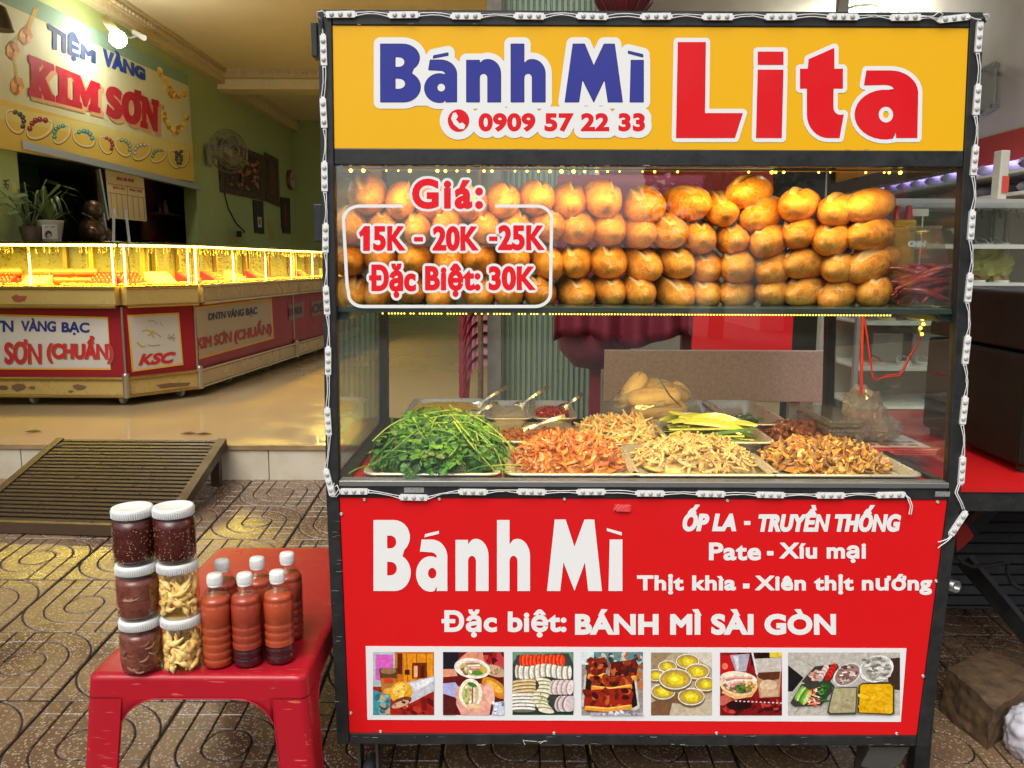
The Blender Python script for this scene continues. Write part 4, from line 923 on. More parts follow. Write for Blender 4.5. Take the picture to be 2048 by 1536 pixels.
bx('inner_rail', (X0 + .05, YB - .05, CZT + .0005), (X1 - .05, YB - .03, CZT + .012), BLACK)
# header sign
hd = bx('header_sign', (xi0, YF + .004, Zs0 + .0005), (xi1, YF + .024, Zs1 - .0005), M('yellow vinyl', (.8, .42, .004), .42, var=.15, vs=4, spec=.25, col2=(.7, .36, .006), bump=.2, bs=5))
SIGN = mapY(YF + .0035)
def qarc(cx, cy_, rx, ry, a0, a1, n=10): return [(cx + rx * math.cos(R(a0 + (a1 - a0) * i / n)), cy_ + ry * math.sin(R(a0 + (a1 - a0) * i / n))) for i in range(n + 1)]
# hand drawn heavy letters, unit box: x 0..w, y 0 (baseline) .. 1 (cap height); lower case x height .73
def gB():
    o = [(0, 0), (0, 1)] + qarc(.36, .76, .28, .24, 90, -50, 10) + qarc(.38, .26, .275, .26, 62, -90, 12)
    return [o, [(.24, .6), (.24, .78)] + qarc(.3, .69, .1, .09, 90, -90, 8), [(.24, .22), (.24, .41)] + qarc(.3, .315, .11, .095, 90, -90, 8)]
def ga(acc=True):
    o = [(.56, 0), (.56, .5)] + qarc(.28, .48, .28, .245, 5, 90, 9) + [(.1, .725), (.07, .555)] + [(.25, .545)] + qarc(.27, .47, .1, .075, 80, 0, 6) + [(.37, .475)] + qarc(.26, .24, .26, .25, 65, 285, 18) + [(.37, .06), (.37, 0)]
    L = [o, qarc(.29, .25, .075, .075, 0, 350, 16)]
    if acc: L.append([(.15, .755), (.16, .8), (.41, .85), (.41, .805)])
    return L
def gn(): return [[(0, 0), (0, .72), (.22, .72), (.22, .66)] + qarc(.36, .49, .22, .245, 110, 0, 10) + [(.58, 0), (.36, 0), (.36, .42)] + qarc(.29, .42, .07, .075, 0, 180, 8) + [(.22, 0)]]
def gh(): return [[(0, 0), (0, 1), (.22, 1), (.22, .66)] + qarc(.36, .49, .22, .245, 110, 0, 10) + [(.58, 0), (.36, 0), (.36, .42)] + qarc(.29, .42, .07, .075, 0, 180, 8) + [(.22, 0)]]
def gM(): return [[(0, 0), (.14, 1), (.34, 1), (.5, .62), (.68, 1), (.86, 1), (1, 0), (.75, 0), (.69, .4), (.5, 0), (.3, .4), (.24, 0)]]
def gi(): return [[(0, 0), (.02, .72), (.24, .72), (.24, 0)], [(-.03, .88), (-.03, .84), (.23, .775), (.23, .82)]]
def gL(): return [[(0, 0), (.02, 1), (.34, 1), (.33, .26), (.76, .26), (.67, 0)]]
def gidot(): return [[(0, 0), (.02, .72), (.32, .72), (.30, 0)], [(.02, .77), (.02, .91), (.32, .91), (.32, .77)]]
def gt(): return [[(.08, .52), (0, .52), (0, .73), (.09, .73), (.1, .83), (.4, .95), (.4, .73), (.5, .73), (.5, .52), (.39, .52), (.39, .32)] + qarc(.47, .32, .08, .075, 180, 270, 6) + [(.51, .25), (.46, 0), (.33, 0)] + qarc(.33, .25, .25, .25, 270, 180, 8)]
def ga2(): return [[(.74, 0), (.75, .48)] + qarc(.42, .48, .33, .24, 5, 90, 9) + [(.14, .72), (.11, .56), (.36, .565)] + qarc(.36, .52, .1, .045, 80, 0, 5) + [(.455, .5)] + qarc(.36, .25, .36, .265, 72, 285, 18) + [(.485, .055), (.49, 0)], qarc(.37, .25, .085, .085, 0, 350, 16)]
def area2(l): return sum(l[i][0] * l[(i + 1) % len(l)][1] - l[(i + 1) % len(l)][0] * l[i][1] for i in range(len(l)))
def place(gl, x0, base, sx, sy):      # counters wind the other way round
    out = [[(x0 + x * sx, base - y * sy) for x, y in l] for l in gl]; xs = [q[0] for q in out[0]]; ys = [q[1] for q in out[0]]
    for i, l in enumerate(out):
        cx = sum(q[0] for q in l) / len(l); cy_ = sum(q[1] for q in l) / len(l); hole = i > 0 and min(xs) < cx < max(xs) and min(ys) < cy_ < max(ys)
        if (area2(l) > 0) == hole: out[i] = l[::-1]
    return out
def letters(items): return [l for it in items for l in place(*it)]
BM = letters([(gB(), 761, 204, 122, 116), (ga(), 849, 204, 115, 116), (gn(), 933, 204, 118, 116), (gh(), 1022, 204, 118, 116), (gM(), 1130, 204, 115, 116), (gi(), 1260, 204, 112, 116)])
LI = letters([(gL(), 1352, 276, 176, 192), (gidot(), 1512, 276, 172, 190), (gt(), 1600, 276, 172, 190), (ga2(), 1709, 276, 170, 188)])
FD = 1 if area2([(775, 198), (1080, 198), (1080, 140), (775, 140)]) > 0 else -1
WHT = (.76, .76, .74); SBL = S(46, 52, 140); SRD = S(214, 8, 22)
num_lp, num_sh = words('0909 57 22 33', (957, 226, 1290, 263), 2.5, .9, 0, 1.06)
circ = [qarc(917, 241, 21.5, 22.5, 0, 350, 30)]
p = Print(SIGN); p.shape(field_shape([l for l in BM if area2(l) > 0] + [[(775, 198), (1080, 198), (1080, 140), (775, 140)][::FD], [(1150, 198), (1285, 198), (1285, 130), (1150, 130)][::FD]], 13.5, 2.), WHT, .0003); p.shape(field_shape(num_lp + circ, 16, 2.), WHT, .0005); p.obj('lettering_outline', PRINT, hd)
p = Print(SIGN); p.shape(field_shape(LI, 8.5, 2.), WHT, .0003); p.obj('lettering_outline', PRINT, hd)
def fill_groups(p, groups, col):
    for g in groups: p.k = 2; p.poly(g, col)
def split(items):      # counters (holes) stay with their outer loop
    out = []
    for it in items:
        ls = place(*it); main = [ls[0]]; rest = []
        for l in ls[1:]:
            xs = [q[0] for q in ls[0]]; ys = [q[1] for q in ls[0]]; cx = sum(q[0] for q in l) / len(l); cy_ = sum(q[1] for q in l) / len(l)
            (main if min(xs) < cx < max(xs) and min(ys) < cy_ < max(ys) else rest).append(l)
        out.append(main); out += [[l] for l in rest]
    return out
BMI = [(gB(), 761, 204, 122, 116), (ga(), 849, 204, 115, 116), (gn(), 933, 204, 118, 116), (gh(), 1022, 204, 118, 116), (gM(), 1130, 204, 115, 116), (gi(), 1260, 204, 112, 116)]
LII = [(gL(), 1352, 276, 176, 192), (gidot(), 1512, 276, 172, 190), (gt(), 1600, 276, 172, 190), (ga2(), 1709, 276, 170, 188)]
for it in (BMI[:4], BMI[4:]): p = Print(SIGN); p.shape(field_shape(letters(it), 0.9, 1.3), S(36, 38, 80), .0006); fill_groups(p, split(it), SBL); p.obj('lettering', PRINT, hd)
p = Print(SIGN); fill_groups(p, split(LII), SRD); p.obj('lettering', PRINT, hd)
p = Print(SIGN); p.shape(num_sh, SRD, .0007); p.obj('lettering', PRINT, hd)
p = Print(SIGN); p.k = 3; p.poly(circ[0], SRD)
p.poly([(906, 226), (912, 225), (916, 233), (912, 239), (919, 247), (925, 245), (931, 251), (928, 258), (919, 258), (908, 249), (902, 237)], WHT); p.obj('phone_symbol', PRINT, hd)

# red front panel with lettering and photo strip
fp = bx('front_panel', (xi0, YF + .004, Zb1 + .0005), (xi1, YF + .016, Zr0 - .0005), M('red front vinyl', (.64, .006, .008), .48, spec=.25, var=.2, vs=2.5, col2=(.54, .012, .014), bump=.2, bs=5))
FPM = mapY(YF + .0035)
items = [(gB(), 747, 1182, 114, 142), (ga(), 832, 1182, 112, 142), (gn(), 911, 1182, 114, 142), (gh(), 994, 1182, 114, 142), (gM(), 1094, 1182, 110, 143), (gi(), 1217, 1182, 116, 143)]
for it in (items[:4], items[4:]): p = Print(FPM); fill_groups(p, split(it), WHT); p.obj('lettering', PRINT, fp)
for t, box, bold, sh, sp_ in (('ỐP LA', (1365, 1009, 1472, 1063), 2.7, .22, 1.04), ('-', (1488, 1042, 1501, 1050), 2.5, 0, 1), ('TRUYỀN THỐNG', (1517, 1010, 1802, 1064), 2.5, .22, 1.06), ('Pate', (1418, 1085, 1522, 1121), 1.8, 0, 1.05), ('-', (1534, 1102, 1547, 1111), 2.5, 0, 1), ('Xíu mại', (1559, 1085, 1732, 1126), 1.8, 0, 1.05),
              ('Thịt khìa', (1274, 1148, 1472, 1189), 1.8, 0, 1.05), ('-', (1486, 1167, 1499, 1177), 2.5, 0, 1), ('Xiên thịt nướng', (1510, 1148, 1864, 1190), 1.8, 0, 1.05),
              ('Đặc biệt:', (883, 1219, 1133, 1275), 2.2, 0, 1.05), ('BÁNH MÌ SÀI GÒN', (1150, 1218, 1672, 1270), 2.9, 0, 1.05)):
    p = Print(FPM); p.shape(words(t, box, bold, .9, sh, sp_)[1], WHT, .0003); p.obj('lettering', PRINT, fp)
p = Print(FPM); r = random.Random(4)
for k in range(26): p.poly([(1225 + r.random() * 40, 1007 + r.random() * 18) for _ in range(3)], S(228, 60, 62))
for k in range(4): p.line([(1226 + k * 9, 1022 - k * 3), (1238 + k * 8, 1008 + k)], 1.2, S(235, 120, 120))
p.obj('tape_residue', PAPER, fp)
SCR = M('screw', (.55, .5, .45), .35, .7)
for x, y in ((729, 999), (879, 998), (1129, 998), (1455, 1001), (1875, 1004), (683, 1028), (702, 1426), (761, 1463), (1108, 1466), (1433, 1466), (1793, 1467), (1846, 1352), (1872, 1162)):
    q = FPM(x, y); m = MB(); m.lathe([(.0042, 0), (.0038, .0022), (.0018, .0028), (.0015, .0012), (0, .0012)], 10, q, ax=(0, -1, 0)); m.obj('screw', SCR, fp)
ps = bx('photo_strip', PY(735, 1439, YF + .0036), PY(1813, 1297, YF + .0023), M('white strip', (.74, .74, .74), .45, spec=.25), fp, wp=False)

# scuffs in the black paint
r = random.Random(77)
p = Print(lambda x, y, off=0: PY(x, y, YF - .0002 - off * .2))
for k in range(70):
    if k < 40: x, y = r.uniform(690, 1840), r.choice([1473, 1475, 1488, 1490, 1489]) + r.uniform(-1, 1)
    elif k < 55: x, y = r.choice([663, 667, 671]) + r.uniform(0, 4), r.uniform(1020, 1460)
    else: x, y = r.uniform(680, 1900), r.choice([299, 331, 48]) + r.uniform(-1, 1)
    w_ = r.uniform(1, 7); p.line([(x, y), (x + w_, y + r.uniform(-.8, .8)), (x + 2 * w_, y + r.uniform(-1, 1))], r.uniform(.5, 1.4), S(*r.choice([(150, 146, 140), (110, 106, 100), (90, 84, 78)])))
for a, b in (((1046, 1479), (1050, 1490)), ((1048, 1481), (1074, 1483)), ((1076, 1484), (1094, 1482)), ((1080, 1487), (1090, 1481))): p.line([a, b], 1.2, S(190, 188, 182))
p.obj('scuff_mark', PAPER, cart)['kind'] = 'stuff'
def photo_mat():
    m = print_mat('photo print', .42, wear=.0, spec=.22).copy(); m.name = 'photo print grain'; nt = m.node_tree; N = nt.nodes; L = nt.links; b = N['Principled BSDF']; src = b.inputs['Base Color'].links[0].from_socket
    tc = N.new('ShaderNodeTexCoord'); cur = src
    for kind, sc_, lo_, hi_ in (('n', 130, .78, 1.2), ('n', 420, .88, 1.12)):
        t = N.new('ShaderNodeTexNoise' if kind == 'n' else 'ShaderNodeTexVoronoi'); t.inputs['Scale'].default_value = sc_; L.new(tc.outputs['Object'], t.inputs['Vector'])
        if kind == 'n': t.inputs['Detail'].default_value = 6
        mr = N.new('ShaderNodeMapRange'); mr.inputs[1].default_value = .3 if kind == 'n' else 0; mr.inputs[2].default_value = .7 if kind == 'n' else .6; mr.inputs[3].default_value = lo_; mr.inputs[4].default_value = hi_; L.new(t.outputs[0], mr.inputs[0])
        mu = N.new('ShaderNodeVectorMath'); mu.operation = 'SCALE'; L.new(cur, mu.inputs[0]); L.new(mr.outputs[0], mu.inputs['Scale']); cur = mu.outputs[0]
    L.new(cur, b.inputs['Base Color']); return m
PHOTO = photo_mat()
# photographs on the strip: flat print, drawn with small polygons
def photo(box, fn, seed):
    x0, y0, x1, y1 = box; r = random.Random(seed)
    p = Print(lambda u, v, off=0: PY(x0 + min(1, max(0, u)) * (x1 - x0), y0 + min(1, max(0, v)) * (y1 - y0), YF + .0020 - off * .1))
    fn(p, r); p.obj('photo', PHOTO, ps)
def blobs(p, r, n, bx_, s_, cols, sq=.6):
    for _ in range(n):
        x = bx_[0] + r.random() * (bx_[2] - bx_[0]); y = bx_[1] + r.random() * (bx_[3] - bx_[1]); s = s_ * (.5 + r.random())
        p.ell(x, y, s, s * sq, S(*r.choice(cols)), 6, r.random() * 180)
def ph1(p, r):
    p.rect(0, 0, 1, 1, S(150, 36, 22)); p.rect(.32, 0, 1, .55, S(196, 106, 20)); p.rect(.5, .03, .98, .5, S(222, 140, 24))
    for k in range(3): p.line([(.55 + .16 * k, .02), (.57 + .16 * k, .5)], .012, S(140, 66, 12))
    p.rect(.4, .02, .48, .35, S(90, 34, 18)); p.rect(.0, .0, .36, .55, S(170, 190, 190)); p.rect(.04, .04, .33, .45, S(210, 96, 186))
    p.rect(.52, .28, .6, .36, S(70, 20, 10)); p.rect(.64, .17, .88, .42, S(112, 40, 12)); p.rect(.67, .22, .73, .4, S(230, 170, 120)); p.rect(.78, .22, .84, .4, S(70, 22, 8))
    p.poly([(0, .6), (.3, .7), (.28, 1), (0, 1)], S(60, 140, 150)); blobs(p, r, 26, (.02, .66, .26, .98), .05, [(40, 110, 130), (120, 180, 180), (30, 80, 100), (190, 160, 120)])
    p.poly([(.28, .75), (1, .5), (1, 1), (.28, 1)], S(156, 32, 20)); blobs(p, r, 20, (.5, .62, .98, .98), .06, [(120, 20, 16), (190, 50, 34), (90, 14, 12)])
    p.poly([(.1, .3), (.4, .3), (.36, .68), (.15, .68)], S(176, 116, 50)); p.poly([(.1, .26), (.4, .26), (.39, .42), (.12, .42)], S(92, 58, 30)); p.ell(.25, .3, .13, .05, S(150, 110, 76)); p.rect(.17, .41, .33, .5, S(200, 70, 30)); p.ell(.25, .62, .08, .05, S(220, 164, 70))
    p.poly([(.42, .52), (1, .38), (1, .62), (.6, .82)], S(190, 190, 196)); p.poly([(.6, .5), (1, .4), (1, .46), (.7, .62)], S(222, 222, 226))
    p.ell(.46, .64, .19, .17, S(228, 164, 40), rot=-25); p.ell(.44, .6, .12, .09, S(244, 206, 92), rot=-20); blobs(p, r, 9, (.34, .52, .55, .72), .035, [(250, 214, 120), (206, 136, 30)])
    p.ell(.47, .79, .17, .07, S(120, 54, 30), rot=-18); p.ell(.45, .83, .15, .05, S(206, 160, 130), rot=-18); blobs(p, r, 8, (.34, .76, .6, .86), .025, [(70, 26, 16), (214, 170, 140)])
def ph2(p, r):
    p.rect(0, 0, 1, 1, S(96, 22, 22)); p.rect(0, 0, .25, .3, S(28, 24, 34)); blobs(p, r, 24, (.5, .0, 1, .3), .08, [(150, 26, 30), (80, 12, 16), (190, 60, 60)])
    p.poly([(.25, .12), (.4, 0), (.65, 0), (.68, .16), (.4, .12)], S(214, 140, 110)); p.poly([(0, .27), (.2, .27), (.24, .38), (0, .4)], S(220, 150, 120))
    p.ell(.85, .3, .2, .09, S(196, 160, 120), rot=15); blobs(p, r, 14, (.72, .24, .98, .36), .02, [(230, 210, 180), (150, 110, 80)])
    p.ell(.85, .57, .25, .12, S(206, 130, 34), rot=35); p.ell(.84, .55, .16, .06, S(236, 176, 70), rot=35)
    p.ell(.48, .26, .3, .16, S(240, 232, 214), rot=8); p.ell(.5, .27, .23, .11, S(196, 176, 120), rot=8)
    for k in range(6): p.line([(.36 + .02 * k, .16 + .03 * k), (.6, .14 + .035 * k)], .018, S(*[(230, 190, 190), (190, 90, 90), (244, 240, 230)][k % 3]))
    p.ell(.56, .33, .1, .04, S(80, 140, 50)); p.ell(.66, .29, .05, .04, S(216, 180, 60)); blobs(p, r, 10, (.3, .24, .5, .36), .025, [(90, 120, 50), (240, 236, 220), (150, 100, 60)])
    p.poly([(0, .5), (.2, .48), (.3, .62), (.2, .72), (0, .66)], S(170, 170, 214)); p.poly([(.22, .55), (.62, .5), (.82, .7), (.76, 1), (.3, 1), (.2, .8)], S(222, 160, 140)); p.ell(.76, .66, .08, .17, S(232, 176, 156), rot=-15)
    p.ell(.45, .66, .19, .24, S(242, 232, 208)); p.ell(.45, .67, .14, .19, S(190, 186, 120)); 
    for k in range(4): p.line([(.46 + .025 * k, .56), (.45 + .03 * k, .8)], .018, S(*[(226, 180, 180), (150, 60, 60), (242, 236, 226)][k % 3]))
    p.ell(.48, .52, .08, .035, S(70, 120, 50), rot=20); blobs(p, r, 14, (.34, .55, .48, .82), .025, [(110, 150, 60), (240, 236, 214), (170, 140, 80)]); p.ell(.5, .86, .12, .04, S(238, 200, 150))
    p.poly([(.84, .8), (1, .78), (1, 1), (.8, 1)], S(190, 200, 214)); blobs(p, r, 10, (.82, .8, 1, 1), .03, [(90, 120, 160), (230, 230, 236)]); p.poly([(0, .7), (.22, .74), (.2, 1), (0, 1)], S(84, 24, 24))
def ph3(p, r):
    p.rect(0, 0, 1, 1, S(96, 140, 110)); p.poly([(.08, .05), (.92, .02), (1, .2), (1, 1), (0, 1), (0, .2)], S(60, 62, 58)); p.rect(.0, .93, 1, 1, S(30, 60, 40))
    for k in range(34): p.ell(.14 + .021 * k, .13 + .01 * math.sin(k), .03, .09, S(*[(226, 60, 26), (196, 34, 14), (240, 96, 50)][k % 3]), 10)
    for k in range(30): p.ell(.07 + .03 * k, .31 + .02 * math.sin(k * .3), .03, .11, S(*[(226, 220, 200), (150, 140, 120), (240, 236, 224)][k % 3]), 10)
    for k in range(15): p.ell(.19, .46 + .018 * k, .2, .03, S(*[(206, 170, 100), (226, 210, 170), (130, 104, 62)][k % 3]), 12, rot=-4)
    for k in range(15): p.ell(.17, .68 + .018 * k, .21, .025, S(*[(232, 228, 214), (240, 238, 230), (110, 104, 92)][k % 3]), 12)
    for k in range(26): p.ell(.5 + .06 * math.sin(k * .3), .44 + .02 * k, .13, .03, S(*[(222, 214, 180), (236, 230, 206), (140, 134, 96)][k % 3]), 12, rot=8)
    blobs(p, r, 8, (.42, .66, .6, .8), .025, [(110, 150, 60), (150, 170, 90)])
    for k in range(12): p.ell(.66 + .027 * k, .56, .06, .12, S(*[(214, 196, 190), (170, 146, 142), (226, 212, 208)][k % 3]), 12, rot=12)
    for k in range(7): p.ell(.78 + .03 * k, .82, .09, .13, S(*[(206, 190, 190), (130, 112, 116), (222, 208, 206)][k % 3]), 14, rot=15)
def ph4(p, r):
    p.rect(0, 0, 1, 1, S(150, 140, 130)); p.rect(.15, 0, 1, .2, S(96, 130, 130)); blobs(p, r, 40, (.1, 0, 1, .25), .05, [(190, 80, 50), (60, 110, 120), (200, 190, 170), (40, 60, 60)]); p.rect(.0, .0, .2, .2, S(206, 224, 220)); blobs(p, r, 14, (.85, .2, 1, .55), .06, [(190, 110, 60), (150, 80, 40)])
    p.poly([(.05, .36), (.88, .36), (.95, .88), (.88, .92), (.06, .9), (.0, .84)], S(200, 196, 186)); p.poly([(.08, .38), (.85, .38), (.91, .84), (.84, .88), (.08, .86), (.04, .8)], S(26, 22, 20))
    def meat(x0, y0, x1, y1, d):
        p.poly([(x0, y1 - .06), (x0 + .04, y0 + .04), (x1 - .04, y0), (x1, y0 + .08), (x1 - .04, y1 - .05), (x0 + .08, y1)], S(*d)); blobs(p, r, 26, (x0 + .03, y0 + .02, x1 - .03, y1 - .06), .05, [(96, 24, 12), (150, 50, 20), (60, 16, 10), (196, 90, 40), (120, 30, 16)])
        p.line([(x0 + .02, y1 - .06), ((x0 + x1) / 2, y1 - .03), (x1 - .02, y1 - .08)], .07, S(228, 148, 46)); p.line([(x0 + .05, y1 - .08), ((x0 + x1) / 2, y1 - .05), (x1 - .06, y1 - .1)], .02, S(246, 196, 100))
    meat(.08, .08, .42, .44, (130, 40, 22)); meat(.45, .12, .92, .48, (70, 28, 24)); meat(.14, .38, .84, .62, (140, 50, 24)); meat(.03, .56, .84, .94, (150, 34, 20))
    p.rect(.15, .955, 1, 1, S(170, 165, 176)); blobs(p, r, 14, (.3, .94, .9, 1), .03, [(220, 220, 230), (110, 120, 130)])
def ph5(p, r):
    p.rect(0, 0, 1, 1, S(176, 160, 130)); p.poly([(0, 0), (.35, 0), (0, .35)], S(150, 128, 96)); p.poly([(0, .8), (.4, .62), (.9, 1), (0, 1)], S(120, 84, 56)); p.poly([(.35, .8), (.75, .85), (1, .7), (1, 1), (.3, 1)], S(190, 176, 150)); p.poly([(.6, 0), (1, 0), (1, .25)], S(206, 196, 176))
    for x, y, s in ((.6, .14, .19), (.27, .22, .15), (.76, .3, .2), (.08, .36, .15), (.9, .5, .18), (.2, .62, .2), (.66, .7, .22), (.4, .42, .27)):
        p.ell(x, y + .03, s * 1.02, s * .66, S(110, 90, 62)); p.ell(x, y, s, s * .62, S(214, 206, 176)); p.ell(x, y, s * .93, s * .55, S(168, 140, 76)); p.ell(x, y + .01, s * .8, s * .44, S(196, 160, 60))
        p.poly([(x - s * .5, y - .02), (x - s * .1, y - s * .38), (x + s * .5, y - s * .1), (x + s * .45, y + s * .3), (x - s * .25, y + s * .34)], S(226, 206, 24)); p.poly([(x - s * .3, y), (x, y - s * .2), (x + s * .3, y), (x, y + s * .18)], S(242, 230, 80)); p.ring(x, y, s * .97, s * .6, .012, S(236, 232, 214))
def ph6(p, r):
    p.rect(0, 0, 1, 1, S(140, 22, 24)); p.rect(.5, 0, .85, .2, S(26, 14, 14)); p.rect(.8, 0, 1, .08, S(216, 190, 50)); p.rect(.0, .05, .22, .34, S(190, 20, 22)); p.ell(.08, .22, .05, .05, S(226, 120, 90)); blobs(p, r, 10, (.3, 0, .55, .1), .06, [(120, 16, 18), (60, 10, 12)])
    p.poly([(.16, .04), (.48, .02), (.42, .3), (.25, .3)], S(170, 164, 176)); p.poly([(.22, .06), (.3, .05), (.3, .28), (.27, .28)], S(214, 210, 220))
    p.poly([(.55, .1), (1, .08), (.96, .7), (.64, .72)], S(178, 140, 106)); p.poly([(.55, .1), (1, .08), (.99, .3), (.57, .33)], S(196, 186, 176)); p.poly([(.6, .32), (.97, .3), (.95, .42), (.75, .46), (.62, .4)], S(92, 46, 24)); p.ell(.78, .52, .14, .09, S(214, 182, 146)); p.rect(.66, .58, .94, .7, S(200, 166, 130)); p.line([(.52, 0), (.6, .35)], .03, S(220, 216, 220))
    p.poly([(0, .76), (1, .7), (1, 1), (0, 1)], S(120, 14, 16)); blobs(p, r, 22, (.02, .76, .98, .98), .08, [(90, 8, 12), (160, 26, 24), (60, 10, 10), (190, 60, 44)], .35); p.ell(.3, .84, .2, .08, S(36, 8, 10))
    for k in range(12): p.ell(.26 + .066 * k, .77 + .003 * k, .02, .012, S(222, 200, 196), 6)
    p.poly([(0, .7), (.12, .66), (.2, .76), (.05, .84), (0, .84)], S(196, 96, 76))
    p.ell(.3, .5, .31, .2, S(232, 200, 150), rot=8); p.ell(.3, .42, .3, .12, S(242, 224, 196), rot=6); p.ell(.3, .52, .26, .13, S(130, 110, 60), rot=8)
    for k in range(5): p.line([(.02 + .03 * k, .42 + .03 * k), (.25, .38 + .03 * k), (.52, .4 + .02 * k)], .03, S(*[(226, 180, 170), (196, 130, 120), (240, 222, 206)][k % 3]))
    blobs(p, r, 16, (.24, .5, .42, .62), .03, [(56, 110, 40), (80, 140, 50), (30, 80, 30)]); blobs(p, r, 14, (.38, .44, .54, .6), .028, [(240, 190, 80), (246, 224, 160), (226, 150, 40)]); blobs(p, r, 10, (.05, .46, .24, .62), .03, [(214, 150, 140), (236, 206, 190)]); p.line([(.04, .62), (.25, .72), (.5, .68), (.58, .56)], .05, S(226, 176, 110))
def ph7(p, r):
    p.rect(0, 0, 1, 1, S(184, 178, 166)); p.line([(0, .0), (.3, .3)], .008, S(150, 144, 134)); p.line([(.72, 0), (.72, .1)], .006, S(150, 144, 134)); p.poly([(0, .2), (.14, .4), (.04, .62), (0, .62)], S(24, 22, 22)); p.poly([(.88, .1), (1, .08), (1, .6), (.9, .58)], S(60, 40, 30)); p.line([(.1, .88), (.05, 1)], .008, S(140, 134, 120)); p.poly([(.66, .48), (.9, .46), (.9, .52), (.66, .54)], S(96, 70, 50))
    p.poly([(.12, .46), (.24, .22), (.44, .18), (.46, .26), (.36, .5), (.16, .5)], S(60, 52, 46)); blobs(p, r, 30, (.19, .28, .3, .44), .025, [(214, 170, 150), (190, 140, 120), (236, 206, 190), (150, 100, 84)])
    for k in range(8): p.ell(.34 - .008 * k, .24 + .025 * k, .026, .05, S(*[(232, 214, 206), (190, 160, 154)][k % 2]), 8)
    for k in range(8): p.ell(.41 - .008 * k, .22 + .026 * k, .026, .05, S(*[(220, 40, 20), (170, 20, 12)][k % 2]), 8)
    p.ell(.53, .35, .115, .2, S(214, 212, 210), rot=20); p.ell(.53, .35, .1, .175, S(150, 120, 110), rot=20); blobs(p, r, 34, (.46, .22, .6, .48), .03, [(90, 60, 54), (214, 196, 186), (130, 96, 88), (240, 230, 224)])
    p.ell(.79, .26, .15, .22, S(228, 226, 222), rot=12); p.ell(.79, .26, .135, .195, S(180, 176, 166)); blobs(p, r, 60, (.68, .1, .9, .42), .028, [(206, 204, 196), (150, 146, 136), (224, 222, 214), (120, 114, 104)])
    p.poly([(.02, .8), (.12, .5), (.38, .46), (.42, .54), (.3, .84), (.06, .86)], S(56, 56, 48))
    for k in range(5): p.ell(.1 + .018 * k, .64 + .02 * k, .022, .12, S(*[(110, 170, 60), (190, 214, 120), (70, 130, 40)][k % 3]), 10, rot=18)
    blobs(p, r, 40, (.17, .54, .29, .84), .024, [(236, 226, 206), (214, 60, 34), (240, 150, 90), (226, 200, 176)], .35); blobs(p, r, 30, (.27, .5, .4, .78), .03, [(40, 110, 36), (90, 160, 60), (24, 80, 30)], .3)
    p.poly([(.35, .95), (.4, .56), (.62, .54), (.61, .98), (.38, .99)], S(70, 66, 54)); p.poly([(.365, .92), (.41, .57), (.61, .56), (.6, .95), (.38, .96)], S(168, 158, 120)); blobs(p, r, 12, (.42, .62, .58, .9), .03, [(180, 168, 130), (150, 138, 104)])
    p.poly([(.62, .96), (.63, .52), (.66, .49), (.92, .48), (.95, .53), (.95, .97), (.92, .99)], S(70, 60, 20)); p.poly([(.635, .95), (.645, .53), (.67, .505), (.91, .5), (.935, .54), (.935, .95), (.92, .97)], S(226, 172, 14)); blobs(p, r, 18, (.66, .54, .92, .92), .04, [(238, 190, 40), (210, 154, 8)])
for k, (bx_, fn) in enumerate((((746, 1304, 868, 1430), ph1), ((886, 1304, 1008, 1430), ph2), ((1025, 1304, 1147, 1430), ph3), ((1163, 1304, 1286, 1431), ph4), ((1302, 1305, 1424, 1431), ph5), ((1440, 1305, 1564, 1431), ph6), ((1576, 1305, 1800, 1431), ph7))): photo(bx_, fn, k)

# ---- white led modules strung along the frame, each with three lenses
LM = MB(); LM.box((-.03, -.0065, 0), (.03, .0065, .006)); LM.box((-.034, -.004, 0), (.034, .004, .004)); lm_me = LM.mesh('led_module'); lm_me.materials.append(WHITEP)
LN = MB(); LN.lathe([(.0054, .0), (.0053, .0008), (.0045, .002), (.0028, .0029), (0, .0031)], 12, (0, 0, .006)); ln_me = LN.mesh('lens'); ln_me.materials.append(M('led lens', (.42, .42, .39), .2, coat=.3))
def module(x, y, ang=0):    # ang: degrees turned in the picture plane
    q = PY(x, y, YF - .0005); o = bpy.data.objects.new('led_module', lm_me); C.objects.link(o)
    o.matrix_basis = Matrix.Translation(q) @ Matrix.Rotation(R(90), 4, 'X') @ Matrix.Rotation(R(ang), 4, 'Z')
    adopt(o, cart)
    for dx in (-.0185, 0, .0185):
        l = bpy.data.objects.new('lens', ln_me); C.objects.link(l); l.parent = o; l.location = (dx, 0, 0)
    return wm(o)
rm = random.Random(6)
rows = [[(682, 30), (808, 31), (933, 33.5), (1059, 33.5), (1184, 34), (1312, 34), (1435, 35), (1560, 35), (1685, 35), (1810, 36), (1906, 38)], [(709, 982), (828, 994), (946, 983), (1063, 983), (1182, 983), (1300, 986), (1421, 987), (1540, 989), (1660, 990), (1780, 989)],
        [(648, 102), (648, 227), (650, 354), (652, 477), (654, 601), (657, 722), (657, 843), (659, 964)], [(1956, 75), (1952, 201), (1947, 322), (1941, 451), (1936, 576), (1931, 700), (1926, 821), (1922, 940)]]
WIRE = M('white wire', (.7, .7, .68), .4)
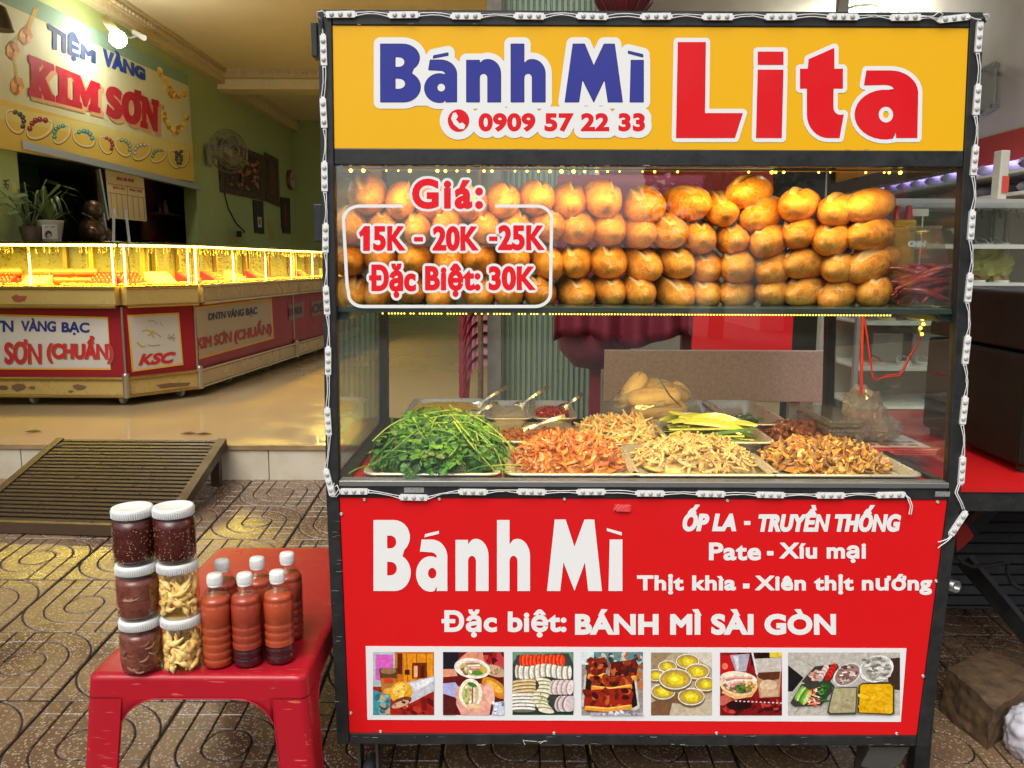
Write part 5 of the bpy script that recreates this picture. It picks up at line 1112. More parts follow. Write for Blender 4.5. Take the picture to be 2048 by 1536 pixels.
def wires(a, b, bow=.004):
    m = MB(); d = (b - a); ln = d.length; u = d / ln; s_ = Vector((-u.z, 0, u.x))
    for sg_ in (-1, 1):
        pts = []; bw = rm.uniform(.4, 1.3) * bow
        for i in range(9):
            t = i / 8; pts.append(a + d * t + s_ * (sg_ * .003 + sg_ * -.0012 * math.sin(math.pi * t) + bw * math.sin(math.pi * t) * (1 if bow > 0 else -1)) + Vector((0, -.0035 - .004 * math.sin(math.pi * t) * rm.random(), 0)))
        m.tube(pts, .0011, 5)
    m.obj('wire', WIRE, cart)
for ri, row in enumerate(rows):
    ms = []
    for i, (x, y) in enumerate(row):
        if ri < 2: ang = rm.uniform(-1.5, 1.5) + (7 if (ri == 0 and i == 10) else 0)
        else: ang = 90 + rm.uniform(-2, 2) - (0 if ri == 2 else 0) + ((12 if i == 7 else 0) if ri == 2 else 0)
        ms.append(module(x, y, ang))
    for a, b in zip(ms, ms[1:]):
        sx = 1 if ri < 2 else -1
        wires(a @ Vector((.033 * sx, 0, 0)), b @ Vector((-.033 * sx, 0, 0)), .003)
mm = module(1915, 1046, 61)
def wire(pts, r_=.0013, name='wire', mat=WIRE): m = MB(); m.tube(pts, r_, 5); m.obj(name, mat, cart)
P_ = lambda x, y, d=.004: PY(x, y, YF - d)
for o_ in (-2, 2):
    wire([P_(1920 + o_, 963), P_(1912 + o_, 985, .008), P_(1922 + o_, 1005, .01), P_(1927 + o_, 1018, .006)]); wire([P_(1903 + o_, 1072), P_(1895, 1080 + o_, .008), P_(1882, 1087 + 2 * o_, .01), P_(1876, 1090 + 3 * o_, .008)])
    wire([P_(1809, 986 + o_), P_(1817 + o_, 996, .008), P_(1823 + o_, 1012, .01), P_(1820 + o_, 1029, .008)])
wire([P_(671, 985), P_(668, 975, .01), P_(674, 970, .012), P_(678, 978, .012), P_(670, 990, .01), P_(668, 994, .006)]); wire([P_(668, 966), P_(664, 984, .008), P_(672, 994, .008), P_(682, 984, .005)])
wire([P_(654, 31), P_(645, 22, .01), P_(634, 24, .012), P_(633, 32, .01), P_(640, 36, .006), P_(645, 50, .004), P_(646, 76)]); wire([P_(655, 33), P_(648, 26, .008), P_(643, 20, .01)])
wire([P_(1930, 38), P_(1940, 34, .01), P_(1950, 38, .01), P_(1962, 40, .008)]); wire([P_(1966, 30, .008), P_(1976, 28, .012), P_(1978, 34, .01), P_(1970, 42, .006)])
wire([P_(1836, 33), P_(1866, 33, .008), P_(1878, 24, .01), P_(1886, 28, .01), P_(1880, 38, .005)])
wire([P_(1958, 40, .004), P_(1966, 36, .008), P_(1970, 44, .004)], .004, 'tape_wrap', BLACK); wire([P_(643, 36, .004), P_(644, 48, .006), P_(645, 56, .004)], .0035, 'tape_wrap', BLACK)
for x0, y0, x1, y1 in ((808, 975, 848, 985), (1871, 983, 1899, 993)):
    a, b = PY(x0, y0, YF - .0002), PY(x1, y1, YF + .0008); bx('tape_patch', a, b, M('silver tape', (.42, .42, .4), .35, .4, var=.9, vs=160, col2=(.2, .2, .2), bump=.3, bs=200), wp=False)
for x0, y0, x1, y1 in ((621, 44, 634, 122), (626, 408, 634, 484)):
    a, b = PY(x0, y0, YF + .01), PY(x1, y1, YF + .05); b.x = X0 - .003; bx('hinge', a, b, BLACK, bv=.002, wp=False)

# ---- warm led strings under the roof and under the shelf
WLED = emis('warm led', (1, .6, .06), 6)
ld = MB(); ld.box((xi0 + .01, YF + .034, Zm0 - .006), (xi1 - .01, YF + .044, Zm0 - .002)); ls1 = ld.obj('led_strip', M('led tape', (.5, .42, .2), .4), cart)
dots = MB(); rl_ = random.Random(2); x = xi0 + .04
for px_ in (702, 727, 773, 797, 820, 875, 891, 914, 937, 968, 984, 1030, 1054, 1077, 1100, 1123, 1147, 1169, 1193, 1215, 1239, 1285, 1309, 1355, 1497, 1543, 1551, 1567, 1637, 1660, 1731, 1768, 1778, 1800):
    q = PY(px_, 335, YF + .039); dots.ball((q.x, YF + .036, Zm0 - .008), .0036 * rl_.uniform(.5, 1.2), 8, 5)
dots.obj('led', WLED, ls1)
ld = MB(); ld.box((xi0 + .06, YF + .034, Zsh - .0145), (xi1 - .09, YF + .042, Zsh - .0125)); ls2 = ld.obj('led_strip', M('led tape', (0, 0, 0)), cart)
dots = MB(); n = 165
for k in range(n):
    if k < 54 and rl_.random() < .45: continue
    dots.ball((xi0 + .09 + (xi1 - xi0 - .2) * k / (n - 1), YF + .037, Zsh - .0165), .0018, 6, 4)
dots.obj('led', emis('warm led bright', (1, .64, .07), 5), ls2)
for zz, en, nm in ((Zm0 - .016, 2.4, 'top_led_light'), (Zsh - .022, 6.5, 'shelf_led_light')):
    al = bpy.data.lights.new(nm, 'AREA'); al.shape = 'RECTANGLE'; al.size = 1.25; al.size_y = .012; al.energy = en; al.color = (1, .62, .16)
    ao = bpy.data.objects.new('led_light', al); C.objects.link(ao); ao.matrix_basis = Matrix.Translation(((X0 + X1) / 2, YF + .045, zz)) @ Matrix.Rotation(R(40 if zz > Zsh else 18), 4, 'X'); adopt(ao, ls1)
# red cable and the tail of the string at the right
def PYc(x, y): return PY(x, y, YF + .2)
tail = MB(); tail.tube([PYc(1848, 625), PYc(1844, 645), PYc(1838, 658), PYc(1842, 672)], .003, 6); 
t_ = tag(tail.obj('led_tail', M('led tape', (0, 0, 0))), 'short glowing end of the led string dangling under the shelf at right', 'led string'); dd = MB()
for x, y in ((1846, 630), (1843, 638), (1845, 648), (1839, 656), (1842, 668)): dd.ball(PYc(x, y) - Vector((0, .005, 0)), .0042, 8, 5)
dd.obj('led', MATS['warm led bright'], t_)
RCAB = M('red cable', (.3, .012, .012), .5)
rc = MB(); rc.tube([PYc(1842, 672), PYc(1834, 690), PYc(1818, 715), PYc(1808, 740), PYc(1798, 752), PYc(1770, 754), PYc(1750, 760), PYc(1745, 752), PYc(1740, 715), PYc(1734, 670), PYc(1727, 628)], .0024, 6); rc.tube([PYc(1843, 672), PYc(1829, 700), PYc(1812, 726), PYc(1800, 748), PYc(1772, 751)], .002, 6)
rc.bar(PYc(1725, 626), PYc(1722, 790), .006, .004)
tag(rc.obj('red_cable', RCAB), 'red cable looping from the shelf down inside the cart at right', 'cable')

# ---- casters
def caster(x, y):
    t = MB(); zz = gz(y); t.box((x - .04, y - .04, Zb0 - .006), (x + .04, y + .04, Zb0 - .001)); t.bar((x - .022, y + .02, Zb0 - .006), (x - .022, y + .03, zz + .06), .006, .05); t.bar((x + .022, y + .02, Zb0 - .006), (x + .022, y + .03, zz + .06), .006, .05)
    o = t.obj('caster', M('grey caster plate', (.12, .12, .11), .4, .6, var=.5, vs=20), cart)
    w_ = MB(); w_.lathe([(.045, -.016), (.06, -.012), (.062, 0), (.06, .012), (.045, .016)], 20, (x, y + .03, zz + .062), ax=(1, 0, 0)); w_.obj('wheel', M('black rubber', (.03, .03, .03), .6), o)
for x in (X0 + .06, X1 - .09):
    for y in (YF + .06, YB - .08): caster(x, y)
gp = MB(); c_ = [PY(x, y, YF + .02) for x, y in ((1742, 1494), (1820, 1494), (1800, 1527), (1770, 1545), (1722, 1532))]
gp.add(c_ + [v + Vector((0, .004, 0)) for v in c_], [(4, 3, 2, 1, 0), (5, 6, 7, 8, 9)] + [(k, (k + 1) % 5, (k + 1) % 5 + 5, k + 5) for k in range(5)]); gp.obj('wheel_guard', M('grey caster plate', (0, 0, 0)), cart)

# ---- price lettering on the glass
GM = mapY(YF + .0115)
fg = [o for o in cart.children if o.name.startswith('front_glass')][0]
def gword(t, box, bold, sp_=1., one=None):
    p = Print(GM); lp = fit(font_loops(t, 0, sp_), (box[0] + bold, box[1] + bold, box[2] - bold, box[3] - bold))
    if one:      # a flagged figure 1, which the font draws as a plain bar
        x, y0, y1 = one; l = [(x, y0 + 11), (x + 9, y0), (x + 16, y0), (x + 16, y1), (x + 8, y1), (x + 8, y0 + 10), (x + 1, y0 + 15)]
        lp = lp + [l if (area2(l) > 0) == (sum(area2(q) for q in lp) > 0) else l[::-1]]
    p.shape(field_shape(lp, bold + 5.2, 1.3), WHT, .0003); p.obj('lettering_outline', PRINT, fg)
    p = Print(GM); p.shape(field_shape(miter_offset(lp, bold), 0, 1.1), S(222, 12, 30), .0006); p.obj('lettering', PRINT, fg)
gword('5K', (746, 452, 810, 502), 2.9, 1.05, (721, 455, 499))
gword('Giá:', (824, 357, 966, 418), 3.4, 1.2)
for t, b in (('-', (828, 474, 846, 483)), ('20K', (865, 452, 956, 502)), ('-', (978, 473, 995, 482)), ('25K', (996, 450, 1088, 501)), ('Đặc', (738, 527, 832, 596)), ('Biệt:', (850, 527, 961, 594)), ('30K', (977, 532, 1070, 581))): gword(t, b, 2.9, 1.12 if len(t) > 3 else 1.05)
fr_ = [(806, 412), (722, 412)] + qarc(720, 440, 33, 28, -90, -180, 8) + [(694, 570)] + [(697, 585)] + qarc(726, 588, 29, 25, 180, 90, 8) + [(1070, 613)] + qarc(1070, 586, 31, 27, 90, 0, 8) + [(1103, 445)] + qarc(1074, 440, 30, 28, 0, -90, 8) + [(990, 412)]
p = Print(GM); p.line(fr_, 6.5, WHT); p.obj('price_frame', PRINT, fg)
# ------------------------------------------------------------------ bread
def bread_material():
    m = M('bread crust', (.62, .25, .035), .38); nt = m.node_tree; N = nt.nodes; L = nt.links; b = N['Principled BSDF']
    tc = N.new('ShaderNodeTexCoord'); oi = N.new('ShaderNodeObjectInfo')
    sc_ = N.new('ShaderNodeVectorMath'); sc_.operation = 'SCALE'; sc_.inputs[0].default_value = (7, 5, 3); L.new(oi.outputs['Random'], sc_.inputs['Scale'])
    ad = N.new('ShaderNodeVectorMath'); ad.operation = 'ADD'; L.new(tc.outputs['Object'], ad.inputs[0]); L.new(sc_.outputs[0], ad.inputs[1])
    nz = N.new('ShaderNodeTexNoise'); nz.inputs['Scale'].default_value = 28; nz.inputs['Detail'].default_value = 4; L.new(ad.outputs[0], nz.inputs['Vector'])
    wv = N.new('ShaderNodeVectorMath'); wv.operation = 'MULTIPLY_ADD'; wv.inputs[1].default_value = (.006,) * 3; L.new(nz.outputs['Color'], wv.inputs[0]); L.new(ad.outputs[0], wv.inputs[2])
    vo = N.new('ShaderNodeTexVoronoi'); vo.feature = 'DISTANCE_TO_EDGE'; vo.inputs['Scale'].default_value = 54; L.new(wv.outputs[0], vo.inputs['Vector'])
    vc = N.new('ShaderNodeTexVoronoi'); vc.inputs['Scale'].default_value = 54; L.new(wv.outputs[0], vc.inputs['Vector'])
    r1 = N.new('ShaderNodeValToRGB'); e = r1.color_ramp.elements; e[0].position = .3; e[0].color = (.58, .2, .018, 1); e[1].position = .75; e[1].color = (.84, .4, .06, 1)
    mixn = N.new('ShaderNodeMath'); mixn.operation = 'MULTIPLY_ADD'; mixn.inputs[1].default_value = .18
    sp = N.new('ShaderNodeSeparateColor'); L.new(vc.outputs['Color'], sp.inputs[0]); L.new(sp.outputs[0], mixn.inputs[0]); L.new(nz.outputs[0], mixn.inputs[2])
    sb = N.new('ShaderNodeMath'); sb.operation = 'MULTIPLY_ADD'; sb.inputs[1].default_value = .16; sb.inputs[2].default_value = -.16; L.new(oi.outputs['Random'], sb.inputs[0])
    s2 = N.new('ShaderNodeMath'); L.new(mixn.outputs[0], s2.inputs[0]); L.new(sb.outputs[0], s2.inputs[1]); L.new(s2.outputs[0], r1.inputs[0])
    ed = N.new('ShaderNodeMapRange'); ed.inputs[1].default_value = .0; ed.inputs[2].default_value = .04; ed.inputs[3].default_value = .5; ed.inputs[4].default_value = 0; L.new(vo.outputs['Distance'], ed.inputs[0])
    mx = N.new('ShaderNodeMixRGB'); mx.inputs[2].default_value = (.95, .74, .4, 1); L.new(ed.outputs[0], mx.inputs[0]); L.new(r1.outputs[0], mx.inputs[1]); L.new(mx.outputs[0], b.inputs['Base Color'])
    # every crust plate lies at its own small tilt
    df = N.new('ShaderNodeVectorMath'); df.operation = 'SUBTRACT'; L.new(wv.outputs[0], df.inputs[0]); L.new(vc.outputs['Position'], df.inputs[1])
    cc = N.new('ShaderNodeVectorMath'); cc.operation = 'SUBTRACT'; cc.inputs[1].default_value = (.5, .5, .5); L.new(vc.outputs['Color'], cc.inputs[0])
    dt = N.new('ShaderNodeVectorMath'); dt.operation = 'DOT_PRODUCT'; L.new(df.outputs[0], dt.inputs[0]); L.new(cc.outputs[0], dt.inputs[1])
    bp = N.new('ShaderNodeBump'); bp.inputs['Strength'].default_value = .5; bp.inputs['Distance'].default_value = .6; L.new(dt.outputs['Value'], bp.inputs['Height'])
    b2 = N.new('ShaderNodeBump'); b2.inputs['Strength'].default_value = .5; b2.inputs['Distance'].default_value = .003
    pw = N.new('ShaderNodeMath'); pw.operation = 'MINIMUM'; pw.inputs[1].default_value = .1; L.new(vo.outputs['Distance'], pw.inputs[0]); L.new(pw.outputs[0], b2.inputs['Height']); L.new(bp.outputs[0], b2.inputs['Normal']); L.new(b2.outputs[0], b.inputs['Normal'])
    b.inputs['Specular IOR Level'].default_value = .35
    return m
CRUST = bread_material()
SCORE = M('pale bread score', (.82, .56, .26), .7, var=.5, vs=60, col2=(.68, .36, .12), bump=.3, bs=120)
def bread_proto(seed):
    r = random.Random(seed); n, m_ = 44, 30; Lh, Rr = .112 * r.uniform(.94, 1.06), .0455
    so_ = Vector((r.random() * 50, r.random() * 50, r.random() * 50)); ph0 = R(90 + r.uniform(-26, 26)); vs = []
    def pt(u, v, lift=0.):
        a = u * 2 * math.pi; t = -1 + 2 * v
        prof = (1 - abs(t) ** 2.15) ** .5
        rad = Rr * prof * (1 + .05 * math.sin(t * 2 + seed)); d = math.atan2(math.sin(a - ph0), math.cos(a - ph0))
        sw = max(0., 1 - ((t + .14) / .74) ** 4)
        rad *= 1 - .2 * sw * math.exp(-(d / .16) ** 2) + .085 * sw * math.exp(-((d - .3) / .15) ** 2) + .045 * sw * math.exp(-((d + .3) / .2) ** 2)
        p = Vector((math.cos(a) * rad, t * Lh, math.sin(a) * rad * .97))
        q = p * 30 + so_; dv, _ = noise.voronoi(q * 1.25)
        p += p.normalized() * (.0036 * (noise.noise(q * .6)) + .0012 * (.45 - dv[0]) + lift) * min(1, prof * 2)
        return p
    mb = MB(); mb.grid(lambda u, v: pt(u, .004 + v * .992), n, m_, sm=True, wrap=True)
    k = len(mb.v); w = n
    mb.add([pt(0, .0)], []); mb.f += [(i, k, (i + 1) % w) for i in range(w)]; mb.mi += [0] * w; mb.sm += [True] * w
    mb.f += [((m_ * w) + i, m_ * w + (i + 1) % w, k) for i in range(0)]
    mb.add([pt(0, 1.)], []); mb.f += [(m_ * w + i, m_ * w + (i + 1) % w, k + 1) for i in range(w)]; mb.mi += [0] * w; mb.sm += [True] * w
    crust = mb.mesh('bread_loaf'); crust.materials.append(CRUST)
    sb = MB(); u0 = ph0 / (2 * math.pi)
    sb.grid(lambda a, v: pt(u0 + (a - .5) * .085 + .01, .1 + v * .62, .0012 * math.sin(math.pi * max(.02, min(.98, a))) + .0004), 6, 16)
    sc2 = sb.mesh('score_cut'); sc2.materials.append(SCORE)
    return crust, sc2
BREADS = [bread_proto(s) for s in range(6)]
rb = random.Random(11)
ROWS = [
 ('bottom', [(702, 583, 60), (760, 585, 58), (825, 580, 62), (886, 583, 60), (957, 583, 64), (1020, 583, 60), (1080, 583, 60), (1152, 583, 76), (1217, 580, 62), (1278, 583, 66), (1347, 581, 72), (1413, 584, 68), (1488, 583, 88), (1563, 583, 74), (1627, 582, 82), (1696, 583, 70), (1760, 582, 80)]),
 ('second', [(697, 520, 62), (757, 517, 62), (832, 512, 66), (897, 518, 60), (962, 515, 62), (1027, 516, 58), (1092, 520, 62), (1155, 521, 64), (1220, 519, 70), (1285, 525, 64), (1349, 520, 66), (1413, 533, 68), (1488, 531, 80), (1563, 533, 78), (1628, 524, 86), (1694, 532, 76), (1756, 526, 80)]),
 ('third', [(702, 448, 58), (762, 456, 62), (836, 454, 58), (899, 448, 58), (969, 453, 60), (1027, 455, 60), (1092, 448, 64), (1158, 456, 68), (1218, 453, 66), (1275, 463, 56), (1336, 459, 68), (1400, 475, 70), (1473, 476, 72), (1546, 480, 76), (1612, 463, 86), (1678, 474, 68), (1752, 468, 96)]),
 ('top', [(731, 387, 70), (798, 397, 58), (862, 402, 62), (940, 405, 62), (1003, 399, 62), (1070, 396, 66), (1138, 404, 66), (1205, 394, 72), (1292, 408, 76), (1375, 406, 78), (1448, 416, 66), (1506, 384, 84), (1536, 427, 84), (1610, 409, 94), (1690, 419, 66), (1750, 409, 96)])]
ordn = ['first', 'second', 'third', 'fourth', 'fifth', 'sixth', 'seventh', 'eighth', 'ninth', 'tenth', 'eleventh', 'twelfth', 'thirteenth', 'fourteenth', 'fifteenth', 'sixteenth', 'seventeenth']
for ri, (rn, row) in enumerate(ROWS):
    for k, (x, y, w) in enumerate(row):
        t = max(0, min(1, (x - 1380) / 200)); Yc = YF + .205 + .012 * rb.random() - .03 * t
        crust, sc2 = BREADS[rb.randrange(6)]
        q = PY(x, y, Yc - .03)
        o = bpy.data.objects.new('bread_loaf', crust); C.objects.link(o); s_ = bpy.data.objects.new('score_cut', sc2); C.objects.link(s_); s_.parent = o
        wid = w * (CT * Yc) / F / .085
        yaw = rb.uniform(-10, 10) * (1 - t) + t * rb.uniform(-52, -26) if t > 0 else rb.uniform(-9, 12)
        sx = wid if t == 0 else max(.82, min(1.0, wid * .92))
        dz = 1.0 if ri < 3 else 1.08
        if t > 0: sx = .97
        o.matrix_basis = Matrix.Translation((q.x, Yc + .005, q.z)) @ Matrix.Rotation(R(yaw), 4, 'Z') @ Matrix.Rotation(R(rb.uniform(3, 13)), 4, 'X') @ Matrix.Rotation(R(rb.uniform(-22, 22)), 4, 'Y') @ Matrix.Diagonal((sx * 1.02, 1.0, .97 * dz if t == 0 else .95, 1))
        side = 'left' if k < len(row) / 2 else 'right'; kk = k if side == 'left' else len(row) - 1 - k
        tag(o, f'crusty golden loaf in the {rn} row of the stack, {ordn[kk]} from the {side}', 'bread loaf', 'loaves stacked on the glass shelf')

# chilli bin at the right end of the shelf
CLEARP = glass('clear plastic', (.93, .93, .92), 1.1, .1, .05, milk=.06)
bn = thing('plastic_bin', 'clear plastic bin with white CHIN lettering, filled with red chilli packets', 'bin', PY(1850, 605, YF + .14))
bz = Zsh + .0005; b0, b1 = PY(1795, 605, YF + .14), PY(1888, 605, YF + .14); t0, t1 = PY(1782, 458, YF + .14), PY(1915, 458, YF + .14)
t1.x = min(t1.x, X1 - .035)
y0, y1 = YF + .05, YF + .2
lo = [(b0.x, y0 + .015, bz), (b1.x, y0 + .015, bz), (b1.x, y1 - .015, bz), (b0.x, y1 - .015, bz)]; hi = [(t0.x, y0, t0.z), (t1.x, y0, t0.z), (t1.x, y1, t0.z), (t0.x, y1, t0.z)]
m = MB(); m.add(lo + hi, [(3, 2, 1, 0), (0, 1, 5, 4), (1, 2, 6, 5), (2, 3, 7, 6), (3, 0, 4, 7)]); o = m.obj('bin_body', CLEARP, bn); o.modifiers.new('solid', 'SOLIDIFY').thickness = .002
m = MB(); pts = [Vector(v) for v in hi]; m.tube(pts + [pts[0]], .004, 6); m.obj('rim', CLEARP, bn)
p = Print(lambda x, y, off=0: PY(x, y, YF + .055 - off)); p.shape(words('CHIN', (1816, 481, 1852, 494), 1.6, .8, .1)[1], (.6, .6, .58), .001); p.obj('lettering', PAPER, bn)
CHI = M('red chilli packet', (.36, .01, .022), .3, var=.4, vs=50, col2=(.22, .01, .02), coat=.6, rnd=.3)
rc_ = random.Random(21); cm = []
for v in range(3):
    m = MB(); pts = [Vector((.055 * (t - .5) * 2, .006 * math.sin(t * 3 + v), .004 * math.sin(t * 5))) for t in [i / 7 for i in range(8)]]; m.tube(pts, [.002, .006, .0085, .009, .0085, .007, .005, .0015], 7); me = m.mesh('chilli'); me.materials.append(CHI); cm.append(me)
for k in range(46):
    lv = k / 46; zz = bz + .026 + lv * .045; fx = b0.x + .03 + rc_.random() * (b1.x - b0.x - .055); o = bpy.data.objects.new('chilli', cm[k % 3]); C.objects.link(o)
    o.matrix_basis = Matrix.Translation((fx, y0 + .03 + rc_.random() * .09, zz + .02 * (fx - b0.x) / .1 * lv)) @ Matrix.Rotation(R(rc_.uniform(-30, 30)), 4, 'Z') @ Matrix.Rotation(R(rc_.choice([-26, -18, -32, -8, 14]) + rc_.uniform(-10, 10)), 4, 'Y')
    adopt(o, bn)
cd = thing('bottle', 'yellow bottle with two red nozzle caps standing behind the chilli bin', 'bottle', PY(1800, 455, YF + .3)); q = PY(1803, 450, YF + .3)
m = MB(); m.box((q.x - .025, q.y - .02, bz), (q.x + .03, q.y + .02, q.z + .012)); bevel(m.obj('body', M('yellow plastic', (.6, .42, .03), .4), cd), .006)
for dx in (-.014, .016): m = MB(); m.lathe([(.011, 0), (.009, .018), (.007, .035), (0, .036)], 14, (q.x + dx, q.y, q.z + .0125)); m.obj('cap', M('red cap', (.5, .015, .02), .3), cd)
wc = MB(); a, b = PY(1822, 432, YF + .31), PY(1856, 418, YF + .315); wc.box(a, b); wc.box(PY(1832, 605, YF + .311), PY(1846, 433, YF + .314)); tag(wc.obj('price_card', WHITEP), 'small white price card on a stalk behind the chilli bin', 'card')

# ------------------------------------------------------------------ trays on the counter
CT_ = CZT + .0005
def rrect(x0, y0, x1, y1, r, n=5):
    out = []
    for cx, cy_, a in ((x1 - r, y1 - r, 0), (x0 + r, y1 - r, 90), (x0 + r, y0 + r, 180), (x1 - r, y0 + r, 270)):
        for i in range(n + 1): out.append((cx + r * math.cos(R(a + 90 * i / n)), cy_ + r * math.sin(R(a + 90 * i / n))))
    return out
def tray(label, x0, x1, yf, yb, depth, slope=.014, group='steel trays in the food cart', rot=0, zb=None):
    # px: left and right of the front rim, y px of front and back rim -> metres on the rim plane
    zb = CT_ if zb is None else zb; zr = zb + depth; a, b = PZ(x0, yf, zr), PZ(x1, yf, zr); c = PZ((x0 + x1) / 2, yb, zr)
    w, d = b.x - a.x, max(.1, c.y - a.y); cx, cy_ = (a.x + b.x) / 2, a.y + d / 2
    t = thing('tray', label, 'tray', (cx, cy_, zb), group)
    rings = []
    for ins, zz, rr_ in ((-.008, depth - .004, .03), (-.006, depth, .03), (0.004, depth, .026), (.004 + slope, .004, .022), (.008 + slope, .0015, .018)):
        rings.append([(x, y, zz) for x, y in rrect(-w / 2 + .008 + ins, -d / 2 + .008 + ins, w / 2 - .008 - ins, d / 2 - .008 - ins, rr_)])
    n = len(rings[0]); m = MB(); m.add([p for r_ in rings for p in r_], [(i * n + k, i * n + (k + 1) % n, (i + 1) * n + (k + 1) % n, (i + 1) * n + k) for i in range(len(rings) - 1) for k in range(n)], 0, True)
    m.add(rings[-1], [tuple(range(n))])
    o = m.obj('tray_body', STEEL); o.matrix_basis = Matrix.Translation((cx, cy_, zb)) @ Matrix.Rotation(R(rot), 4, 'Z'); adopt(o, t)
    sdm = o.modifiers.new('solid', 'SOLIDIFY'); sdm.thickness = .0012; sdm.offset = -1
    return Vector((cx, cy_, zb)), w, d
def mound(name, c, rx, ry, h, mat, label=None, cat=None, parent=None, seed=1, z0=.004, rough=.25):
    so_ = Vector((seed * 3.3, seed * 1.7, 0)); m = MB()
    def fn(u, v):
        a = u * 2 * math.pi; r = v; zz = h * (1 - r ** 2.2) * (1 + rough * noise.noise(Vector((math.cos(a) * r * 3, math.sin(a) * r * 3, 0)) + so_))
        sq = 1 / max(abs(math.cos(a)) ** 4 + abs(math.sin(a)) ** 4, .01) ** .25
        return Vector((c.x + rx * r * math.cos(a) * sq, c.y + ry * r * math.sin(a) * sq, c.z + z0 + zz))
    m.grid(fn, 40, 12, wrap=True); o = m.obj(name, mat, parent)
    if label: tag(o, label, cat)
    return o
def hz(x, y, rx, ry, h):
    q = (abs(x / rx) ** 2.6 + abs(y / ry) ** 2.6); return h * max(0, 1 - q) ** .75
def heap(name, label, c, rx, ry, h, n, meshes, seed, core, tilt=28, z0=.004, layers=3, piece='strip', peak=(0, 0), jit=.006, sc0=.75):
    t = thing(name, label, 'food', c, 'food heaped on the trays'); r = random.Random(seed)
    co = mound('core', c, rx * .9, ry * .9, h * .8, core, parent=t, seed=seed, z0=z0); co['kind'] = 'stuff'
    k = 0
    while k < n:
        x, y = r.uniform(-1, 1) * rx, r.uniform(-1, 1) * ry
        if abs(x / rx) ** 2.6 + abs(y / ry) ** 2.6 > 1: continue
        if y > ry * .5 and r.random() < .5: continue
        k += 1; e = .004
        nx_ = (hz(x - e - peak[0], y - peak[1], rx, ry, h) - hz(x + e - peak[0], y - peak[1], rx, ry, h)) / (2 * e); ny_ = (hz(x - peak[0], y - e - peak[1], rx, ry, h) - hz(x - peak[0], y + e - peak[1], rx, ry, h)) / (2 * e)
        zz = hz(x - peak[0], y - peak[1], rx, ry, h)
        o = bpy.data.objects.new(piece, r.choice(meshes)); C.objects.link(o); s_ = r.uniform(sc0, 1.2)
        nv = Vector((max(-1.2, min(1.2, nx_)), max(-1.2, min(1.2, ny_)), 1)).normalized(); q = Vector((0, 0, 1)).rotation_difference(nv).to_matrix().to_4x4()
        o.matrix_basis = Matrix.Translation(c + Vector((x, y, z0 + zz + r.uniform(0, jit)))) @ q @ Matrix.Rotation(r.random() * 6.28, 4, 'Z') @ Matrix.Rotation(R(r.gauss(0, tilt * .5)), 4, 'Y') @ Matrix.Rotation(R(r.gauss(0, tilt)), 4, 'X') @ Matrix.Scale(s_, 4)
        adopt(o, t)
    return t
def strip_mesh(name, L_, w, th, mat, seed, curl=.01, twist=.5, n=6, ragged=.2):
    r = random.Random(seed); vs = []; 
    for i in range(n):
        t = i / (n - 1); x = (t - .5) * L_; zz = curl * (t - .5) ** 2 * 4 * r.uniform(.7, 1.2) - curl * .5; yy = .25 * curl * math.sin(t * 4 + seed); ww = w * (1 - ragged * r.random()) * (1 - .55 * abs(2 * t - 1) ** 3); a = twist * (t - .5) + r.uniform(-.1, .1)
        c_, s_ = math.cos(a), math.sin(a)
        for (dy, dz) in ((-ww / 2, -th / 2), (ww / 2, -th / 2), (ww / 2, th / 2), (-ww / 2, th / 2)): vs.append((x, yy + dy * c_ - dz * s_, zz + dy * s_ + dz * c_))
    fs = [(4 * i + k, 4 * i + (k + 1) % 4, 4 * i + 4 + (k + 1) % 4, 4 * i + 4 + k) for i in range(n - 1) for k in range(4)] + [(3, 2, 1, 0), tuple(range(4 * n - 4, 4 * n))]
    m = MB(); m.add(vs, fs, 0, False); me = m.mesh(name); me.materials.append(mat); return me
def chunk_mesh(name, s_, mat, seed, flat=.6):
    r = random.Random(seed); m = MB(); so_ = Vector((seed * 2.1, seed, 0)); 
    m.ball((0, 0, 0), s_, 8, 5, sc_=(1.25, .8, flat)); m.v = [tuple(Vector(v) * (1 + .55 * noise.noise(Vector(v) / s_ * 1.3 + so_))) for v in m.v]; m.sm = [False] * len(m.f)
    me = m.mesh(name); me.materials.append(mat); return me
# ---- front row
ORM = [M(f'orange dried meat {k}', c, .32, var=.7, vs=110, col2=c2, bump=.35, bs=260, coat=.35) for k, (c, c2) in enumerate((((.72, .27, .05), (.5, .13, .03)), ((.78, .38, .1), (.6, .2, .06)), ((.62, .2, .06), (.4, .08, .04)), ((.75, .42, .22), (.55, .25, .14))))]
PAL = [M(f'pale pork strip {k}', c, .36, var=.6, vs=110, col2=c2, bump=.3, bs=260, coat=.3) for k, (c, c2) in enumerate((((.68, .5, .24), (.5, .33, .13)), ((.72, .56, .32), (.55, .4, .2)), ((.6, .42, .2), (.42, .26, .1))))]
FRY = [M(f'fried pork {k}', c, .33, var=.7, vs=60, col2=c2, bump=.25, bs=160, coat=.3) for k, (c, c2) in enumerate((((.5, .22, .05), (.26, .08, .02)), ((.62, .36, .08), (.42, .18, .04)), ((.42, .26, .13), (.22, .1, .04)), ((.66, .44, .14), (.46, .24, .06))))]
BRN = [M(f'brown fried bits {k}', c, .4, var=.7, vs=90, col2=c2, bump=.3, bs=200, coat=.2) for k, (c, c2) in enumerate((((.22, .06, .018), (.1, .022, .008)), ((.3, .1, .03), (.16, .04, .014))))]
